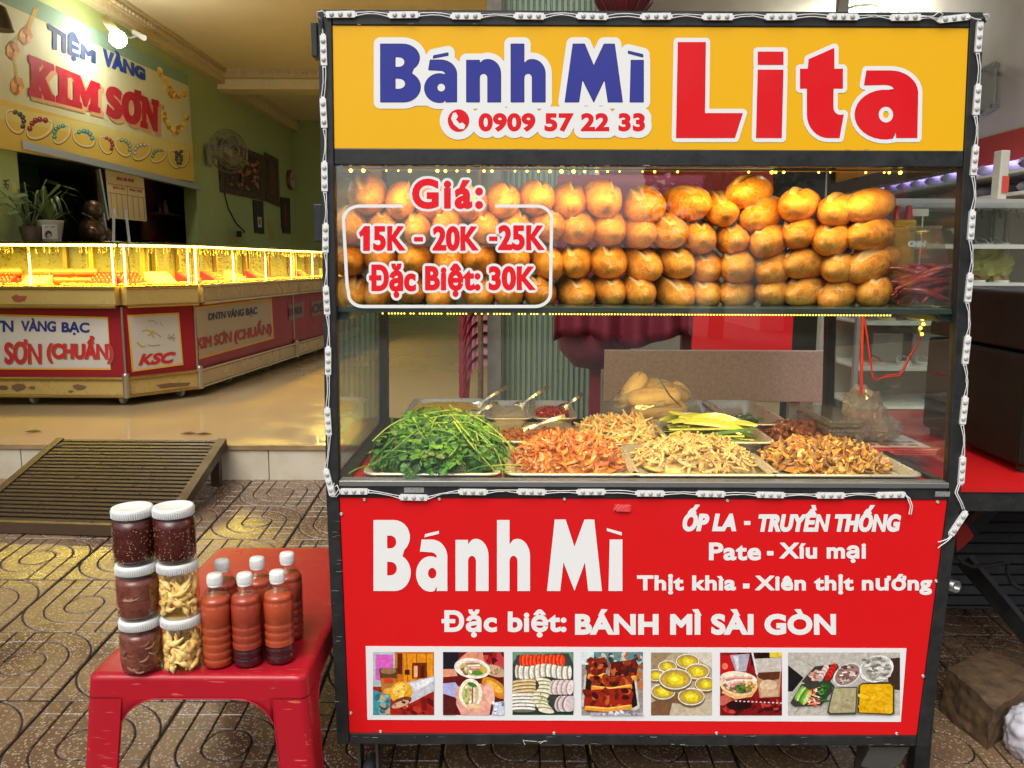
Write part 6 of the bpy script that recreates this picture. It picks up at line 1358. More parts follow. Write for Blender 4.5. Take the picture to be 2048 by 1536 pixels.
CAR = [M('white shredded papaya', (.86, .74, .42), .35, var=.3, vs=60, coat=.3, col2=(.75, .6, .3)), M('shredded carrot', (.9, .3, .04), .35, var=.3, vs=60, coat=.3), M('pale shredded radish', (.88, .8, .56), .35, var=.3, vs=60, coat=.3, col2=(.8, .68, .4))]
c, w, d = tray('shallow steel tray at front left of the cart under heaped coriander', 722, 1002, 947, 888, .018)
cH, wH, dH = c, w, d
c, w, d = tray('shallow steel tray at the front holding heaped orange dried meat', 1008, 1282, 948, 888, .018)
ms = [strip_mesh('meat_strip', L_, ww, .0025, ORM[k % 4], k, .014, 1.2) for k, (L_, ww) in enumerate(((.05, .008), (.045, .011), (.06, .006), (.04, .016), (.05, .008), (.035, .01), (.055, .008), (.045, .006)))]
heap('dried_meat_heap', 'heap of orange shredded dried meat on the second front tray', c + Vector((0, -.005, 0)), w * .42, d * .39, .06, 290, ms, 1, ORM[0], 30, z0=.008)
c, w, d = tray('shallow steel tray at the front holding heaped pale pork strips', 1262, 1566, 949, 889, .018)
ms = [strip_mesh('pork_strip', L_, ww, .004, PAL[k % 3], k + 20, .006, .6) for k, (L_, ww) in enumerate(((.05, .008), (.045, .006), (.06, .01), (.04, .007), (.05, .005), (.055, .011)))]
heap('pork_strip_heap', 'heap of pale beige pork strips on the third front tray', c + Vector((0, -.004, 0)), w * .41, d * .39, .056, 290, ms, 2, PAL[0], 26, z0=.008)
c, w, d = tray('shallow steel tray at front right holding fried sliced pork', 1540, 1852, 950, 888, .018)
ms = [strip_mesh('pork_slice', L_, ww, .003, FRY[k % 4], k + 40, .012, 1.0, ragged=.5) for k, (L_, ww) in enumerate(((.04, .013), (.034, .017), (.045, .01), (.03, .015), (.038, .019), (.026, .014), (.042, .012), (.032, .018)))]
heap('fried_pork_heap', 'heap of glossy fried pork slices on the right front tray', c + Vector((.0, -.004, 0)), w * .41, d * .39, .05, 290, ms, 3, FRY[0], 30, z0=.008)

# coriander
GRN = [M(f'coriander leaf {k}', c, .45, var=.4, vs=50, col2=c2) for k, (c, c2) in enumerate((((.055, .2, .018), (.03, .12, .012)), ((.09, .28, .025), (.05, .17, .015)), ((.035, .13, .016), (.02, .075, .01))))]
STM = [M(f'coriander stem {k}', c, .35, var=.3, vs=40) for k, c in enumerate(((.17, .36, .045), (.33, .46, .08), (.08, .24, .03)))]
def leaf_mesh(seed):
    r = random.Random(seed); m = MB()
    def lobe(o_, ang, s_):
        d = Vector((math.cos(ang), math.sin(ang), 0)); sd_ = Vector((-d.y, d.x, 0)); pts = []
        prof = [(0, .0), (.35, .22), (.5, .5), (.72, .42), (.8, .62), (1.0, .4), (1.12, .16), (1.2, 0.)]
        L2 = [o_ + d * (a * s_) + sd_ * (b * s_) for a, b in prof]; R2 = [o_ + d * (a * s_) - sd_ * (b * s_) for a, b in prof[1:-1]][::-1]
        vs = [v + Vector((0, 0, s_ * (.25 * noise.noise(v * 90 + Vector((seed, 0, 0))) - .12 * ((v - o_).length / s_) ** 2))) for v in L2 + R2]; cen = o_ + d * .6 * s_ + Vector((0, 0, .05 * s_)); n = len(vs)
        m.add(vs + [cen], [(k, (k + 1) % n, n) for k in range(n)], 0, False)
    for a, s_ in ((0, .016), (1.15, .0135), (-1.15, .0135)): lobe(Vector((.004 * math.cos(a), .004 * math.sin(a), 0)), a + r.uniform(-.15, .15), s_ * r.uniform(.9, 1.15))
    for a in (1.9, -1.9): lobe(Vector((-.012, 0, 0)), a, .009)
    m.tube([(-.03, 0, -.004), (-.012, 0, 0), (0, 0, 0)], .0009, 4)
    me = m.mesh('leaf'); me.materials.append(GRN[seed % 3]); return me
lm = [leaf_mesh(s) for s in range(9)]
def stem_mesh(seed, L_, r_):
    r = random.Random(seed); m = MB(); b1, b2 = r.uniform(-.02, .02), r.uniform(-.015, .015)
    m.tube([(L_ * (t - .5), b1 * math.sin(t * 3.1), b2 * math.sin(t * 2.5)) for t in [i / 7 for i in range(8)]], [r_ * (1 - .3 * i / 7) for i in range(8)], 6); me = m.mesh('stem'); me.materials.append(STM[seed % 3]); return me
sm_ = [stem_mesh(s, L_, r_) for s, (L_, r_) in enumerate(((.12, .0016), (.15, .002), (.1, .0014), (.09, .0026), (.13, .0019), (.07, .003)))]
cor_ = thing('coriander_heap', 'big heap of fresh green coriander with cut stems on the left front tray', 'herbs', cH, 'food heaped on the trays')
HC = cH + Vector((.006, .0, 0)); hx, hy, hh_ = wH * .49, dH * .5, .098
co = mound('core', HC, hx * .86, hy * .86, hh_ * .82, GRN[2], parent=cor_, seed=4, z0=.012, rough=.3); co['kind'] = 'stuff'
r = random.Random(31)
def hput(name, me, x, y, dz, yaw, tilt, s_=1.):
    e = .006; px_ = .04
    h0 = lambda a, b: hz(a - .0, b, hx * 1.04, hy * 1.05, hh_)
    nv = Vector((-(h0(x + e, y) - h0(x - e, y)) / (2 * e), -(h0(x, y + e) - h0(x, y - e)) / (2 * e), 1)).normalized()
    if nv.z < .5: nv = Vector((nv.x, nv.y, .7)).normalized()
    q = Vector((0, 0, 1)).rotation_difference(nv).to_matrix().to_4x4()
    o = bpy.data.objects.new(name, me); C.objects.link(o)
    o.matrix_basis = Matrix.Translation(HC + Vector((x, y, .012 + h0(x, y) + dz))) @ q @ Matrix.Rotation(yaw, 4, 'Z') @ Matrix.Rotation(tilt, 4, 'Y') @ Matrix.Rotation(r.gauss(0, .4), 4, 'X') @ Matrix.Scale(s_, 4)
    adopt(o, cor_)
k = 0
while k < 290:
    x, y = r.uniform(-1, 1), r.uniform(-1, .75)
    if abs(x) ** 2.4 + abs(y) ** 2.4 > 1.05: continue
    if x > .1 and y > .1 and r.random() < .55: continue
    k += 1; hput('leaf', r.choice(lm), x * hx, y * hy, r.uniform(-.004, .01), r.random() * 6.28, r.gauss(-.1, .4), r.uniform(.95, 1.6))
for k in range(125):
    u = r.random(); 
    if r.random() < .7: x, y, yaw = r.uniform(-.1, .95), r.uniform(-.75, .8), r.gauss(-.55, .35)     # bundle of stems, towards the right
    else: x, y, yaw = r.uniform(-.85, .6), r.uniform(-.85, .5), r.uniform(0, 6.28)
    if abs(x) ** 2.4 + abs(y) ** 2.4 > 1: continue
    hput('stem', r.choice(sm_), x * hx, y * hy, r.uniform(.0, .01), yaw, r.gauss(0, .16), r.uniform(.8, 1.2))
for k, (x, y, yaw) in enumerate(((.98, -.85, -.5), (1.02, -.6, .3), (.8, -1.0, -.25), (-.98, -.8, .9), (-.9, -.2, 2.2))): hput('stem', sm_[k % 3], x * hx, y * hy, .004, yaw, .1)

# ---- second row
c, w, d = tray('dark-crusted steel tray half hidden behind the coriander heap', 762, 962, 885, 836, .035)
tag(mound('dark_pate', c, w * .44, d * .42, .012, BRN[0], seed=7, z0=.02), 'dark brown spread in the tray behind the coriander', 'food')
c5, w5, d5 = tray('steel tray holding reddish minced meat with a spoon', 965, 1156, 882, 843, .034)
cm_ = [chunk_mesh('mince_crumb', .006, M(f'mince {k}', cc, .4, var=.5, vs=120, coat=.3), k) for k, cc in enumerate(((.42, .14, .04), (.5, .2, .06), (.34, .1, .03)))]
heap('mince_heap', 'reddish brown minced meat spread in the second row tray', c5 + Vector((.02, -.004, 0)), w5 * .42, d5 * .38, .014, 200, cm_, 5, M('mince base', (.4, .13, .04), .35, var=.5, vs=100, coat=.4), 40, piece='crumb', jit=.003, z0=.018)
c, w, d = tray('shallow steel tray holding heaped shredded white papaya and carrot', 1152, 1346, 888, 850, .016)
ms = [strip_mesh('shred', L_, .0055, .0045, CAR[[0, 0, 1, 2, 0, 1, 2, 0][k]], k + 60, .01, .5, ragged=.1) for k, L_ in enumerate((.07, .06, .065, .075, .055, .05, .06, .08))]
heap('shredded_vegetable_heap', 'heap of shredded white papaya and orange carrot in second row', c, w * .47, d * .45, .05, 230, ms, 6, CAR[0], 22, z0=.006)
c7, w7, d7 = tray('deep steel tray holding long cucumber slices', 1336, 1556, 884, 838, .05, .02)
CUC = M('cucumber flesh', (.62, .66, .12), .3, var=.4, vs=30, col2=(.5, .6, .1), coat=.4); SKN = M('cucumber skin', (.07, .2, .03), .3, var=.5, vs=40, col2=(.16, .32, .05), coat=.4)
def cuc_mesh(seed):
    r = random.Random(seed); L_, n = r.uniform(.15, .19), 10; vs = []; fs = []; mi = []; bow = r.uniform(.008, .02)
    for i in range(n):
        t = i / (n - 1); x = (t - .5) * L_; e = .012 * (1 - .6 * abs(2 * t - 1) ** 3); yy = bow * (1 - (2 * t - 1) ** 2)
        vs += [(x, yy - e, 0), (x, yy + e, 0), (x, yy + e * .8, .009 * e / .012), (x, yy - e * .55, .0045)]
    m = MB()
    for k, mm_ in ((0, 1), (1, 1), (2, 0), (3, 0)): m.add(vs, [(4 * i + k, 4 * i + (k + 1) % 4, 4 * i + 4 + (k + 1) % 4, 4 * i + 4 + k) for i in range(n - 1)], mm_, True)
    m.add(vs, [(3, 2, 1, 0), tuple(range(4 * n - 4, 4 * n))], 0); me = m.mesh('cucumber_slice'); me.materials.append(CUC); me.materials.append(SKN); return me
cq = [cuc_mesh(s) for s in range(5)]; r = random.Random(14)
ct = thing('cucumber_heap', 'pile of long pale green cucumber slices in the deep tray', 'food', c7, 'food heaped on the trays')
for k in range(42):
    lv = k / 42; o = bpy.data.objects.new('cucumber_slice', cq[k % 5]); C.objects.link(o)
    yy = r.uniform(-.42, .42) * d7 * (1 - .45 * lv); xx = r.uniform(-.12, .12) * w7
    o.matrix_basis = Matrix.Translation(c7 + Vector((xx, yy, .008 + .062 * lv + r.uniform(0, .006)))) @ Matrix.Rotation(R(r.gauss(-6, 9)), 4, 'Z') @ Matrix.Rotation(R(r.gauss(4, 6)), 4, 'Y') @ Matrix.Rotation(R(r.choice([-30, -15, 20, 60, 150]) + r.uniform(-15, 15)), 4, 'X'); adopt(o, ct)
c, w, d = tray('white enamel tray holding dark brown fried bits, right of the cucumbers', 1552, 1752, 890, 856, .016)
ms = [chunk_mesh('fried_bit', s_, BRN[k % 2], k + 10, .7) for k, s_ in enumerate((.011, .009, .013, .01, .008))]
heap('fried_bit_heap', 'heap of dark brown crisp fried bits in second row at right', c + Vector((-.01, 0, 0)), w * .47, d * .46, .04, 200, ms, 8, BRN[0], 60, piece='bit', jit=.008, z0=.006)

# ---- third row
c9, w9, d9 = tray('large deep steel tray of yellow butter sauce at back left', 800, 972, 833, 796, .05, .02)
tag(mound('butter_sauce', c9, w9 * .43, d9 * .42, .012, M('yellow butter', (.85, .55, .04), .3, var=.5, vs=40, col2=(.75, .42, .03), coat=.4, bump=.3, bs=40), seed=9, z0=.042), 'thick yellow butter sauce in the back left tray', 'food')
c10, w10, d10 = tray('small deep steel tub of white mayonnaise with a spoon', 970, 1066, 836, 800, .05, .012)
tag(mound('mayonnaise', c10, w10 * .42, d10 * .42, .01, M('mayonnaise', (.72, .66, .5), .3, var=.4, vs=60, coat=.4), seed=10, z0=.038), 'white mayonnaise in the small middle tub', 'food')
c11, w11, d11 = tray('small deep steel tub of chopped red chilli with a spoon', 1064, 1156, 836, 800, .05, .012)
cm2 = [chunk_mesh('chilli_bit', .005, M(f'chopped chilli {k}', cc, .3, coat=.4), k + 3) for k, cc in enumerate(((.45, .02, .012), (.55, .08, .02)))]
heap('chopped_chilli', 'chopped red chilli in the small right tub', c11, w11 * .4, d11 * .4, .012, 120, cm2, 11, M('chilli base', (.4, .03, .015), .3), 40, piece='chilli_bit', jit=.003, z0=.03)
tray('empty deep steel tub with stained sides beside the baguette bag', 1374, 1468, 834, 800, .05, .012)
c13, w13, d13 = tray('deep steel tray with few green leaves at back right', 1466, 1588, 848, 800, .05, .015)
r = random.Random(3)
for k in range(7):
    o = bpy.data.objects.new('herb_leaf', lm[k]); C.objects.link(o); o.matrix_basis = Matrix.Translation(c13 + Vector((.01 + r.uniform(-.03, .05), r.uniform(-.02, .05), .01 + .004 * k))) @ Matrix.Rotation(r.random() * 6, 4, 'Z') @ Matrix.Scale(1.2, 4)
    tag(o, 'green herb leaf lying in the back right steel tray', 'leaf', 'herb leaves in the back right tray')
# spoons
def spoon(label, tip, end, zt_, ze, big=1.):
    a = PZ(tip[0], tip[1], CT_ + zt_); b0_ = PZ(end[0], end[1], CT_ + zt_); dirp = ray(*end); b = O + dirp * ((a.y + .02 - O.y) / dirp.y)
    t = thing('spoon', label, 'spoon', a, 'spoons in the food trays'); u = (b - a).normalized(); s_ = u.cross(Vector((0, -1, .4))).normalized(); n_ = s_.cross(u).normalized()
    m = MB(); pts = []
    vs = []
    for i, (x, w_, zz) in enumerate(((.0, .004, 0), (.008, .013, -.004), (.022, .017, -.008), (.038, .015, -.007), (.05, .007, -.002), (.056, .004, 0))): vs += [a + u * x * big - s_ * w_ * big, a + u * x * big + n_ * zz * big, a + u * x * big + s_ * w_ * big]
    m.add(vs, [(3 * i + k, 3 * i + k + 1, 3 * i + 4 + k, 3 * i + 3 + k) for i in range(5) for k in range(2)], 0, True); o = m.obj('bowl', CHROME, t); o.modifiers.new('solid', 'SOLIDIFY').thickness = .0012
    m = MB(); c0_ = a + u * .053 * big; L_ = (b - c0_).length
    for i in range(6):
        pass
    vs = []
    for i in range(7):
        t_ = i / 6; p_ = c0_ + u * L_ * t_ + n_ * .01 * math.sin(t_ * 3); w_ = .0025 + .0038 * t_; vs += [p_ - s_ * w_, p_ - s_ * w_ + n_ * .0015, p_ + s_ * w_ + n_ * .0015, p_ + s_ * w_]
    m.add(vs, [(4 * i + k, 4 * i + (k + 1) % 4, 4 * i + 4 + (k + 1) % 4, 4 * i + 4 + k) for i in range(6) for k in range(4)] + [(3, 2, 1, 0), tuple(range(24, 28))]); m.obj('handle', CHROME, t)
spoon('steel spoon leaning in the yellow butter tray, handle up to the right', (936, 822), (1014, 774), .025, 0)
spoon('steel spoon leaning out of the tray behind the coriander', (928, 838), (996, 806), .03, 0)
spoon('steel spoon in the white mayonnaise tub, handle up to the right', (1020, 824), (1098, 773), .025, 0)
spoon('steel spoon in the red chilli tub, handle up to the right', (1110, 828), (1166, 788), .02, 0)
spoon('dull steel spoon lying across the minced meat tray', (1040, 862), (1130, 832), .03, 0)
tg = MB(); tg.tube([PZ(1372, 822, CT_ + .055), PY(1340, 792, YF + .5), PY(1318, 758, YF + .5)], .0025, 6); tag(tg.obj('tongs', CHROME), 'thin steel tong arm leaning from the empty tub across the baguette bag', 'tongs')

# ---- bag of baguettes, gloves bag, boxes, paper bags
FILM = glass('thin plastic film', (.96, .95, .93), 1.6, .12, .07, milk=.17)
def bagskin(name, mat, c, rad, parent, seed, amp=.25, n=30, m_=20, top=None, sm=False):
    so_ = Vector((seed, seed * 2.3, 0)); mb = MB()
    def fn(u, v):
        a = u * 2 * math.pi; t = v * math.pi; d = Vector((math.sin(t) * math.cos(a), math.sin(t) * math.sin(a), -math.cos(t)))
        k = 1 + amp * (abs(noise.noise(d * 2.2 + so_)) - .2) + amp * .6 * (abs(noise.noise(d * 6 + so_)) - .15); p_ = Vector((d.x * rad[0], d.y * rad[1], d.z * rad[2])) * k
        if top and d.z > .3: s_ = 1 - (d.z - .3) * top; p_.x *= s_; p_.y *= s_; p_.z *= 1 + (d.z - .3) * .5
        return c + p_
    mb.grid(fn, n, m_, wrap=True, sm=sm); return mb.obj(name, mat, parent)
q0 = PY(1302, 822, YF + .66); q0.z = CT_
bag = thing('bread_bag', 'clear plastic bag holding baguettes behind the shredded carrot', 'bag', q0)
o = bagskin('bag_film', FILM, q0 + Vector((.01, 0, .07)), (.125, .07, .075), bag, 5, .35); o2 = MB()
BGT = M('pale baguette', (.9, .72, .42), .5, var=.5, vs=30, col2=(.74, .46, .18), bump=.2, bs=60)
def baguette(a, b, rad, label):
    m = MB(); a, b = Vector(a), Vector(b); m.tube([a.lerp(b, t) for t in (0, .04, .12, .3, .5, .7, .88, .96, 1)], [rad * k for k in (.2, .55, .85, 1, 1.04, 1, .85, .55, .2)], 14); o = m.obj('baguette', BGT); tag(o, label, 'baguette', 'baguettes in the plastic bag')
    d = (b - a).normalized(); s_ = MB(); 
    for t in (.2, .45, .7): s_.add([a.lerp(b, t) + Vector((-.006, -rad * .82, rad * .6)), a.lerp(b, t + .16) + Vector((-.003, -rad * .82, rad * .6)), a.lerp(b, t + .17) + Vector((.003, -rad * .5, rad * .9)), a.lerp(b, t + .02) + Vector((.0, -rad * .5, rad * .9))], [(0, 1, 2, 3)])
    s_.obj('score_cut', SCORE, o)
bq = lambda x, y, dy=.66: PY(x, y, YF + dy)
baguette(bq(1246, 812), bq(1288, 746), .03, 'baguette standing upright at the left side of the plastic bag')
baguette(bq(1256, 800, .62), bq(1362, 792, .62), .032, 'baguette lying across the front middle of the plastic bag')
baguette(bq(1262, 820, .63), bq(1375, 818, .63), .03, 'baguette lying lowest at the front of the bag')
baguette(bq(1285, 772, .68), bq(1350, 786, .68), .032, 'baguette behind the upright one in the bag')
baguette(bq(1342, 768, .69), bq(1376, 800, .69), .026, 'baguette tilted at the right end of the bag')
q = PY(1738, 838, YF + .42); gb = bagskin('glove_bag', glass('crinkled film', (.92, .88, .86), 1.5, .18, .08, milk=.3), q + Vector((.0, 0, .01)), (.062, .05, .06), None, 8, .6, 30, 20); tag(gb, 'crumpled clear plastic bag standing beside the dark fried bits', 'bag')
gb.matrix_basis = Matrix.Translation(q) @ Matrix.Rotation(R(-32), 4, 'Y') @ Matrix.Diagonal((.8, 1, 1.35, 1)) @ Matrix.Translation(-q)
q2 = PY(1772, 858, YF + .38); gb2 = bagskin('glove_bag', MATS['crinkled film'], q2, (.04, .035, .03), None, 12, .6, 24, 14); tag(gb2, 'small crumpled end of clear plastic film beside the paper bags', 'bag')
SMK = glass('smoky plastic lid', (.75, .72, .65), 1.5, .12, .07, milk=.15)
for k, (a, b_, zz) in enumerate((((1808, 862), (1900, 815), .06), ((1822, 850), (1904, 808), .085))):
    p0, p1 = PY(a[0], a[1], YF + .35), PY(b_[0], b_[1], YF + .6); p1.x = min(p1.x, X1 - .04); p0.x = min(p0.x, p1.x - .1); m = MB(); m.box((p0.x, p0.y, CT_ + zz - .02), (p1.x, p1.y, CT_ + zz)); o = m.obj('clear_container', SMK); bevel(o, .006); tag(o, ('lower' if k == 0 else 'upper') + ' clear smoky plastic container stacked over the paper bags at right', 'container', 'clear containers at the right of the counter')
for k in range(3):
    m = MB(); x0 = PZ(1800, 880, CT_).x + .004 * k; xa = min(X1 - .06, PZ(1888, 880, CT_).x); m.box((x0, YF + .3 + .005 * k, CT_ + .005 * k), (xa, YF + .5, CT_ + .005 * k + .0045)); t = m.obj('paper_bag', M('red and white paper bag', (.7, .66, .64), .5)); tag(t, ['bottom', 'middle', 'top'][k] + ' red and white printed paper bag in the flat stack at right', 'paper bag', 'paper bags in a flat stack')
    zz = CT_ + .005 * k + .0047; p = Print(lambda u, v, off=0: Vector((x0 + u * (xa - x0), YF + .3 + .005 * k + v * .2, zz + off)))
    p.poly([(0, 0), (1, 0), (1, .14), (0, .14)], S(200, 20, 30)); rr_ = random.Random(k)
    for j in range(4): p.rect(.12 + .2 * j, .25, .26 + .2 * j, .32, S(190, 40, 50)); p.rect(.1 + .2 * j, .45, .27 + .2 * j, .5, S(190, 40, 50))
    p.obj('bag_print', PAPER, t)
    f_ = MB(); f_.box((x0, YF + .2995 + .005 * k, CT_ + .005 * k + .0005), (xa, YF + .3 + .005 * k - .0001, CT_ + .005 * k + .004)); f_.obj('bag_edge', M('red paper', (.5, .012, .03), .5), t)

# ------------------------------------------------------------------ red plastic table with jars and bottles
TZ = .47
cFL, cFR, cBL = PZ(172, 1352, TZ), PZ(612, 1350, TZ), PZ(408, 1093, TZ)
yf_, yb_ = (cFL.y + cFR.y) / 2, cBL.y; tx0, tx1 = cFL.x, min(cFR.x, X0 - .012); ww_, dd_ = tx1 - tx0, yb_ - yf_
tcx, tcy = (tx0 + tx1) / 2, (yf_ + yb_) / 2
tb = thing('plastic_table', 'red scratched plastic table with arched apron beside the food cart', 'table', (tcx, tcy, gz(tcy)))
def scratched():
    m = M('scratched red plastic', (.52, .012, .02), .3, spec=.35); nt = m.node_tree; N = nt.nodes; L = nt.links; b = N['Principled BSDF']; tc = N.new('ShaderNodeTexCoord')
    acc = None
    for k, (rz, s_) in enumerate(((25, (4, 70, 40)), (-35, (5, 90, 40)), (70, (3, 60, 40)))):
        mp_ = N.new('ShaderNodeMapping'); mp_.inputs['Rotation'].default_value = (0, 0, R(rz)); mp_.inputs['Scale'].default_value = s_; L.new(tc.outputs['Object'], mp_.inputs[0])
        nz = N.new('ShaderNodeTexNoise'); nz.inputs['Scale'].default_value = 3.2; nz.inputs['Detail'].default_value = 2; L.new(mp_.outputs[0], nz.inputs['Vector'])
        g = N.new('ShaderNodeMapRange'); g.inputs[1].default_value = .69; g.inputs[2].default_value = .74; g.inputs[3].default_value = 0; g.inputs[4].default_value = .4; L.new(nz.outputs[0], g.inputs[0])
        if acc is None: acc = g.outputs[0]
        else: mx = N.new('ShaderNodeMath'); mx.operation = 'MAXIMUM'; L.new(acc, mx.inputs[0]); L.new(g.outputs[0], mx.inputs[1]); acc = mx.outputs[0]
    nz2 = N.new('ShaderNodeTexNoise'); nz2.inputs['Scale'].default_value = 6; nz2.inputs['Detail'].default_value = 6; L.new(tc.outputs['Object'], nz2.inputs['Vector'])
    m1 = N.new('ShaderNodeMixRGB'); m1.inputs[1].default_value = (.42, .008, .02, 1); m1.inputs[2].default_value = (.31, .008, .015, 1); L.new(nz2.outputs[0], m1.inputs[0])
    m2 = N.new('ShaderNodeMixRGB'); m2.inputs[2].default_value = (.75, .3, .16, 1); L.new(acc, m2.inputs[0]); L.new(m1.outputs[0], m2.inputs[1]); L.new(m2.outputs[0], b.inputs['Base Color'])
    rg = N.new('ShaderNodeMapRange'); rg.inputs[1].default_value = .3; rg.inputs[2].default_value = .7; rg.inputs[3].default_value = .25; rg.inputs[4].default_value = .45; L.new(nz2.outputs[0], rg.inputs[0]); L.new(rg.outputs[0], b.inputs['Roughness'])
    return m
SRED = scratched()
RC = .02; ol = rrect(-ww_ / 2, -dd_ / 2, ww_ / 2, dd_ / 2, RC, 6)
ol_d = []
for i in range(len(ol)):
    a, b = Vector(ol[i]), Vector(ol[(i + 1) % len(ol)]); n = max(1, int((b - a).length / .008)); ol_d += [a.lerp(b, k / n) for k in range(n)]
n = len(ol_d); AP = .052; LEGW = .072; AR = .08
def lowz(p):
    # height of the lower edge above the ground plane: legs at the corners, arches between
    dx, dy = ww_ / 2 - abs(p.x), dd_ / 2 - abs(p.y)
    s_ = dx if dy < RC * .9 and dx > dy else dy
    if dx < RC and dy < RC: s_ = 0
    s_ -= LEGW
    if s_ < 0: return None
    return AP + (AR - math.sqrt(max(0, AR * AR - (AR - s_) ** 2)) if s_ < AR else 0)
def pos(p, dz):      # dz below the top; flares outwards
    k = 1 + .11 * dz / .45; nrm = Vector((p.x, p.y)); return Vector((tcx + p.x + (p.x / (ww_ / 2)) * .035 * dz / .45, tcy + p.y + (p.y / (dd_ / 2)) * .035 * dz / .45, TZ - dz))
m = MB(); m.weld = True; rings = []
for ins, dz in ((.018, 0), (.008, .0006), (.003, .003), (.0, .008)): rings.append([pos(p - Vector((p.x / (ww_ / 2), p.y / (dd_ / 2))) * ins, dz) for p in ol_d])
for r_ in range(1, 9): rings.append([pos(p, .008 + (AP - .008) * r_ / 8) for p in ol_d])
m.add([v for r_ in rings for v in r_], [(i * n + (k + 1) % n, i * n + k, (i + 1) * n + k, (i + 1) * n + (k + 1) % n) for i in range(len(rings) - 1) for k in range(n)], 0, True); m.add(rings[0], [tuple(range(n))])
# arch spandrels
for k in range(n):
    p, q_ = ol_d[k], ol_d[(k + 1) % n]; la, lb = lowz(p), lowz(q_)
    if la is None or lb is None: continue
    if la > AP + 1e-4 or lb > AP + 1e-4: m.add([pos(p, AP), pos(q_, AP), pos(q_, lb), pos(p, la)], [(1, 0, 3, 2)], 0, True)
o = m.obj('table_top', SRED, tb); sm2 = o.modifiers.new('solid', 'SOLIDIFY'); sm2.thickness = .004; sm2.offset = -1
# rib along each arch and the legs
for cxs, cys in ((-1, -1), (1, -1), (1, 1), (-1, 1)):
    m = MB(); idx = [k for k in range(n) if lowz(ol_d[k]) is None and ol_d[k].x * cxs > 0 and ol_d[k].y * cys > 0]
    j0 = next(i for i in range(len(idx)) if (idx[i] - 1) % n not in idx); idx = idx[j0:] + idx[:j0]
    idx = [(idx[0] - 1) % n] + idx + [(idx[-1] + 1) % n]
    LS = 1.0; H0 = TZ - gz(tcy + cys * dd_ / 2); lev = [AP + .0005 + (H0 - AP) * i / 10 for i in range(11)]
    def lp_(k, dz, e):      # legs taper towards the foot
        p = ol_d[k]; f_ = 1 - .22 * dz / H0; cxp, cyp = cxs * ww_ / 2, cys * dd_ / 2; return pos(Vector((cxp + (p.x - cxp) * f_, cyp + (p.y - cyp) * f_)) * LS, dz)
    lev[0] = AP - .0; ni = len(idx)
    def inner(k, dz): v = lp_(k, dz, 0); return v + Vector((-cxs * .0035, -cys * .0035, 0))
    for fn_, fl_ in ((lambda k, dz: lp_(k, dz, 0), False), (inner, True)):
        fs_ = [(i * ni + q_ + 1, i * ni + q_, (i + 1) * ni + q_, (i + 1) * ni + q_ + 1) for i in range(10) for q_ in range(ni - 1)]
        m.add([fn_(k, dz) for dz in lev for k in idx], [f[::-1] for f in fs_] if fl_ else fs_, 0, True)
    for e in (0, -1): m.add([fn2(idx[e], dz) for dz in lev for fn2 in (lambda k, dz: lp_(k, dz, 0), inner)], [(2 * i, 2 * i + 1, 2 * i + 3, 2 * i + 2) for i in range(10)])
    for e in (0, -1): m.tube([lp_(idx[e], dz, 0) for dz in lev], .0016, 6)
    m.obj('leg', SRED, tb)
m = MB()
for sx_ in (-1, 1):
    k_ = [k for k in range(n) if lowz(ol_d[k]) is not None and abs(ol_d[k].y - sx_ * dd_ / 2) < .01]; k_.sort(key=lambda k: ol_d[k].x); m.tube([pos(ol_d[k], lowz(ol_d[k])) for k in k_], .0016, 6)
    k_ = [k for k in range(n) if lowz(ol_d[k]) is not None and abs(ol_d[k].x - sx_ * ww_ / 2) < .01]; k_.sort(key=lambda k: ol_d[k].y); m.tube([pos(ol_d[k], lowz(ol_d[k])) for k in k_], .0016, 6)
m.obj('edge_rib', SRED, tb)

# jars
JGL = glass('jar plastic', (.97, .96, .95), 1.0, .03, .03)
AMB = glass('amber brine', (1., .9, .66), 0., 0, .0)
SHP = [M(f'pickled shallot {k}', c, .3, var=.4, vs=60, col2=c2, coat=.4) for k, (c, c2) in enumerate((((.9, .74, .42), (.8, .56, .22)), ((.95, .85, .6), (.86, .68, .36))))]
def shallot_mesh(seed):
    r = random.Random(seed); m = MB(); L_ = r.uniform(.026, .04); bend = r.uniform(-.008, .008)
    m.tube([(0, bend * math.sin(t * 3), L_ * (t - .5)) for t in [i / 8 for i in range(9)]], [.001, .0028, .0052, .0066, .006, .004, .0028, .0022, .0012], 8); me = m.mesh('shallot'); me.materials.append(SHP[seed % 2]); return me
shm = [shallot_mesh(s) for s in range(6)]
DCH = M('dark chilli jam', (.05, .004, .004), .3, var=.7, vs=160, col2=(.12, .02, .008), coat=.15); SED = M('chilli seed', (.55, .36, .14), .4)
BRF = M('reddish brown pickle', (.13, .025, .016), .3, var=.8, vs=45, col2=(.26, .09, .055), coat=.2)
JS = 1.085
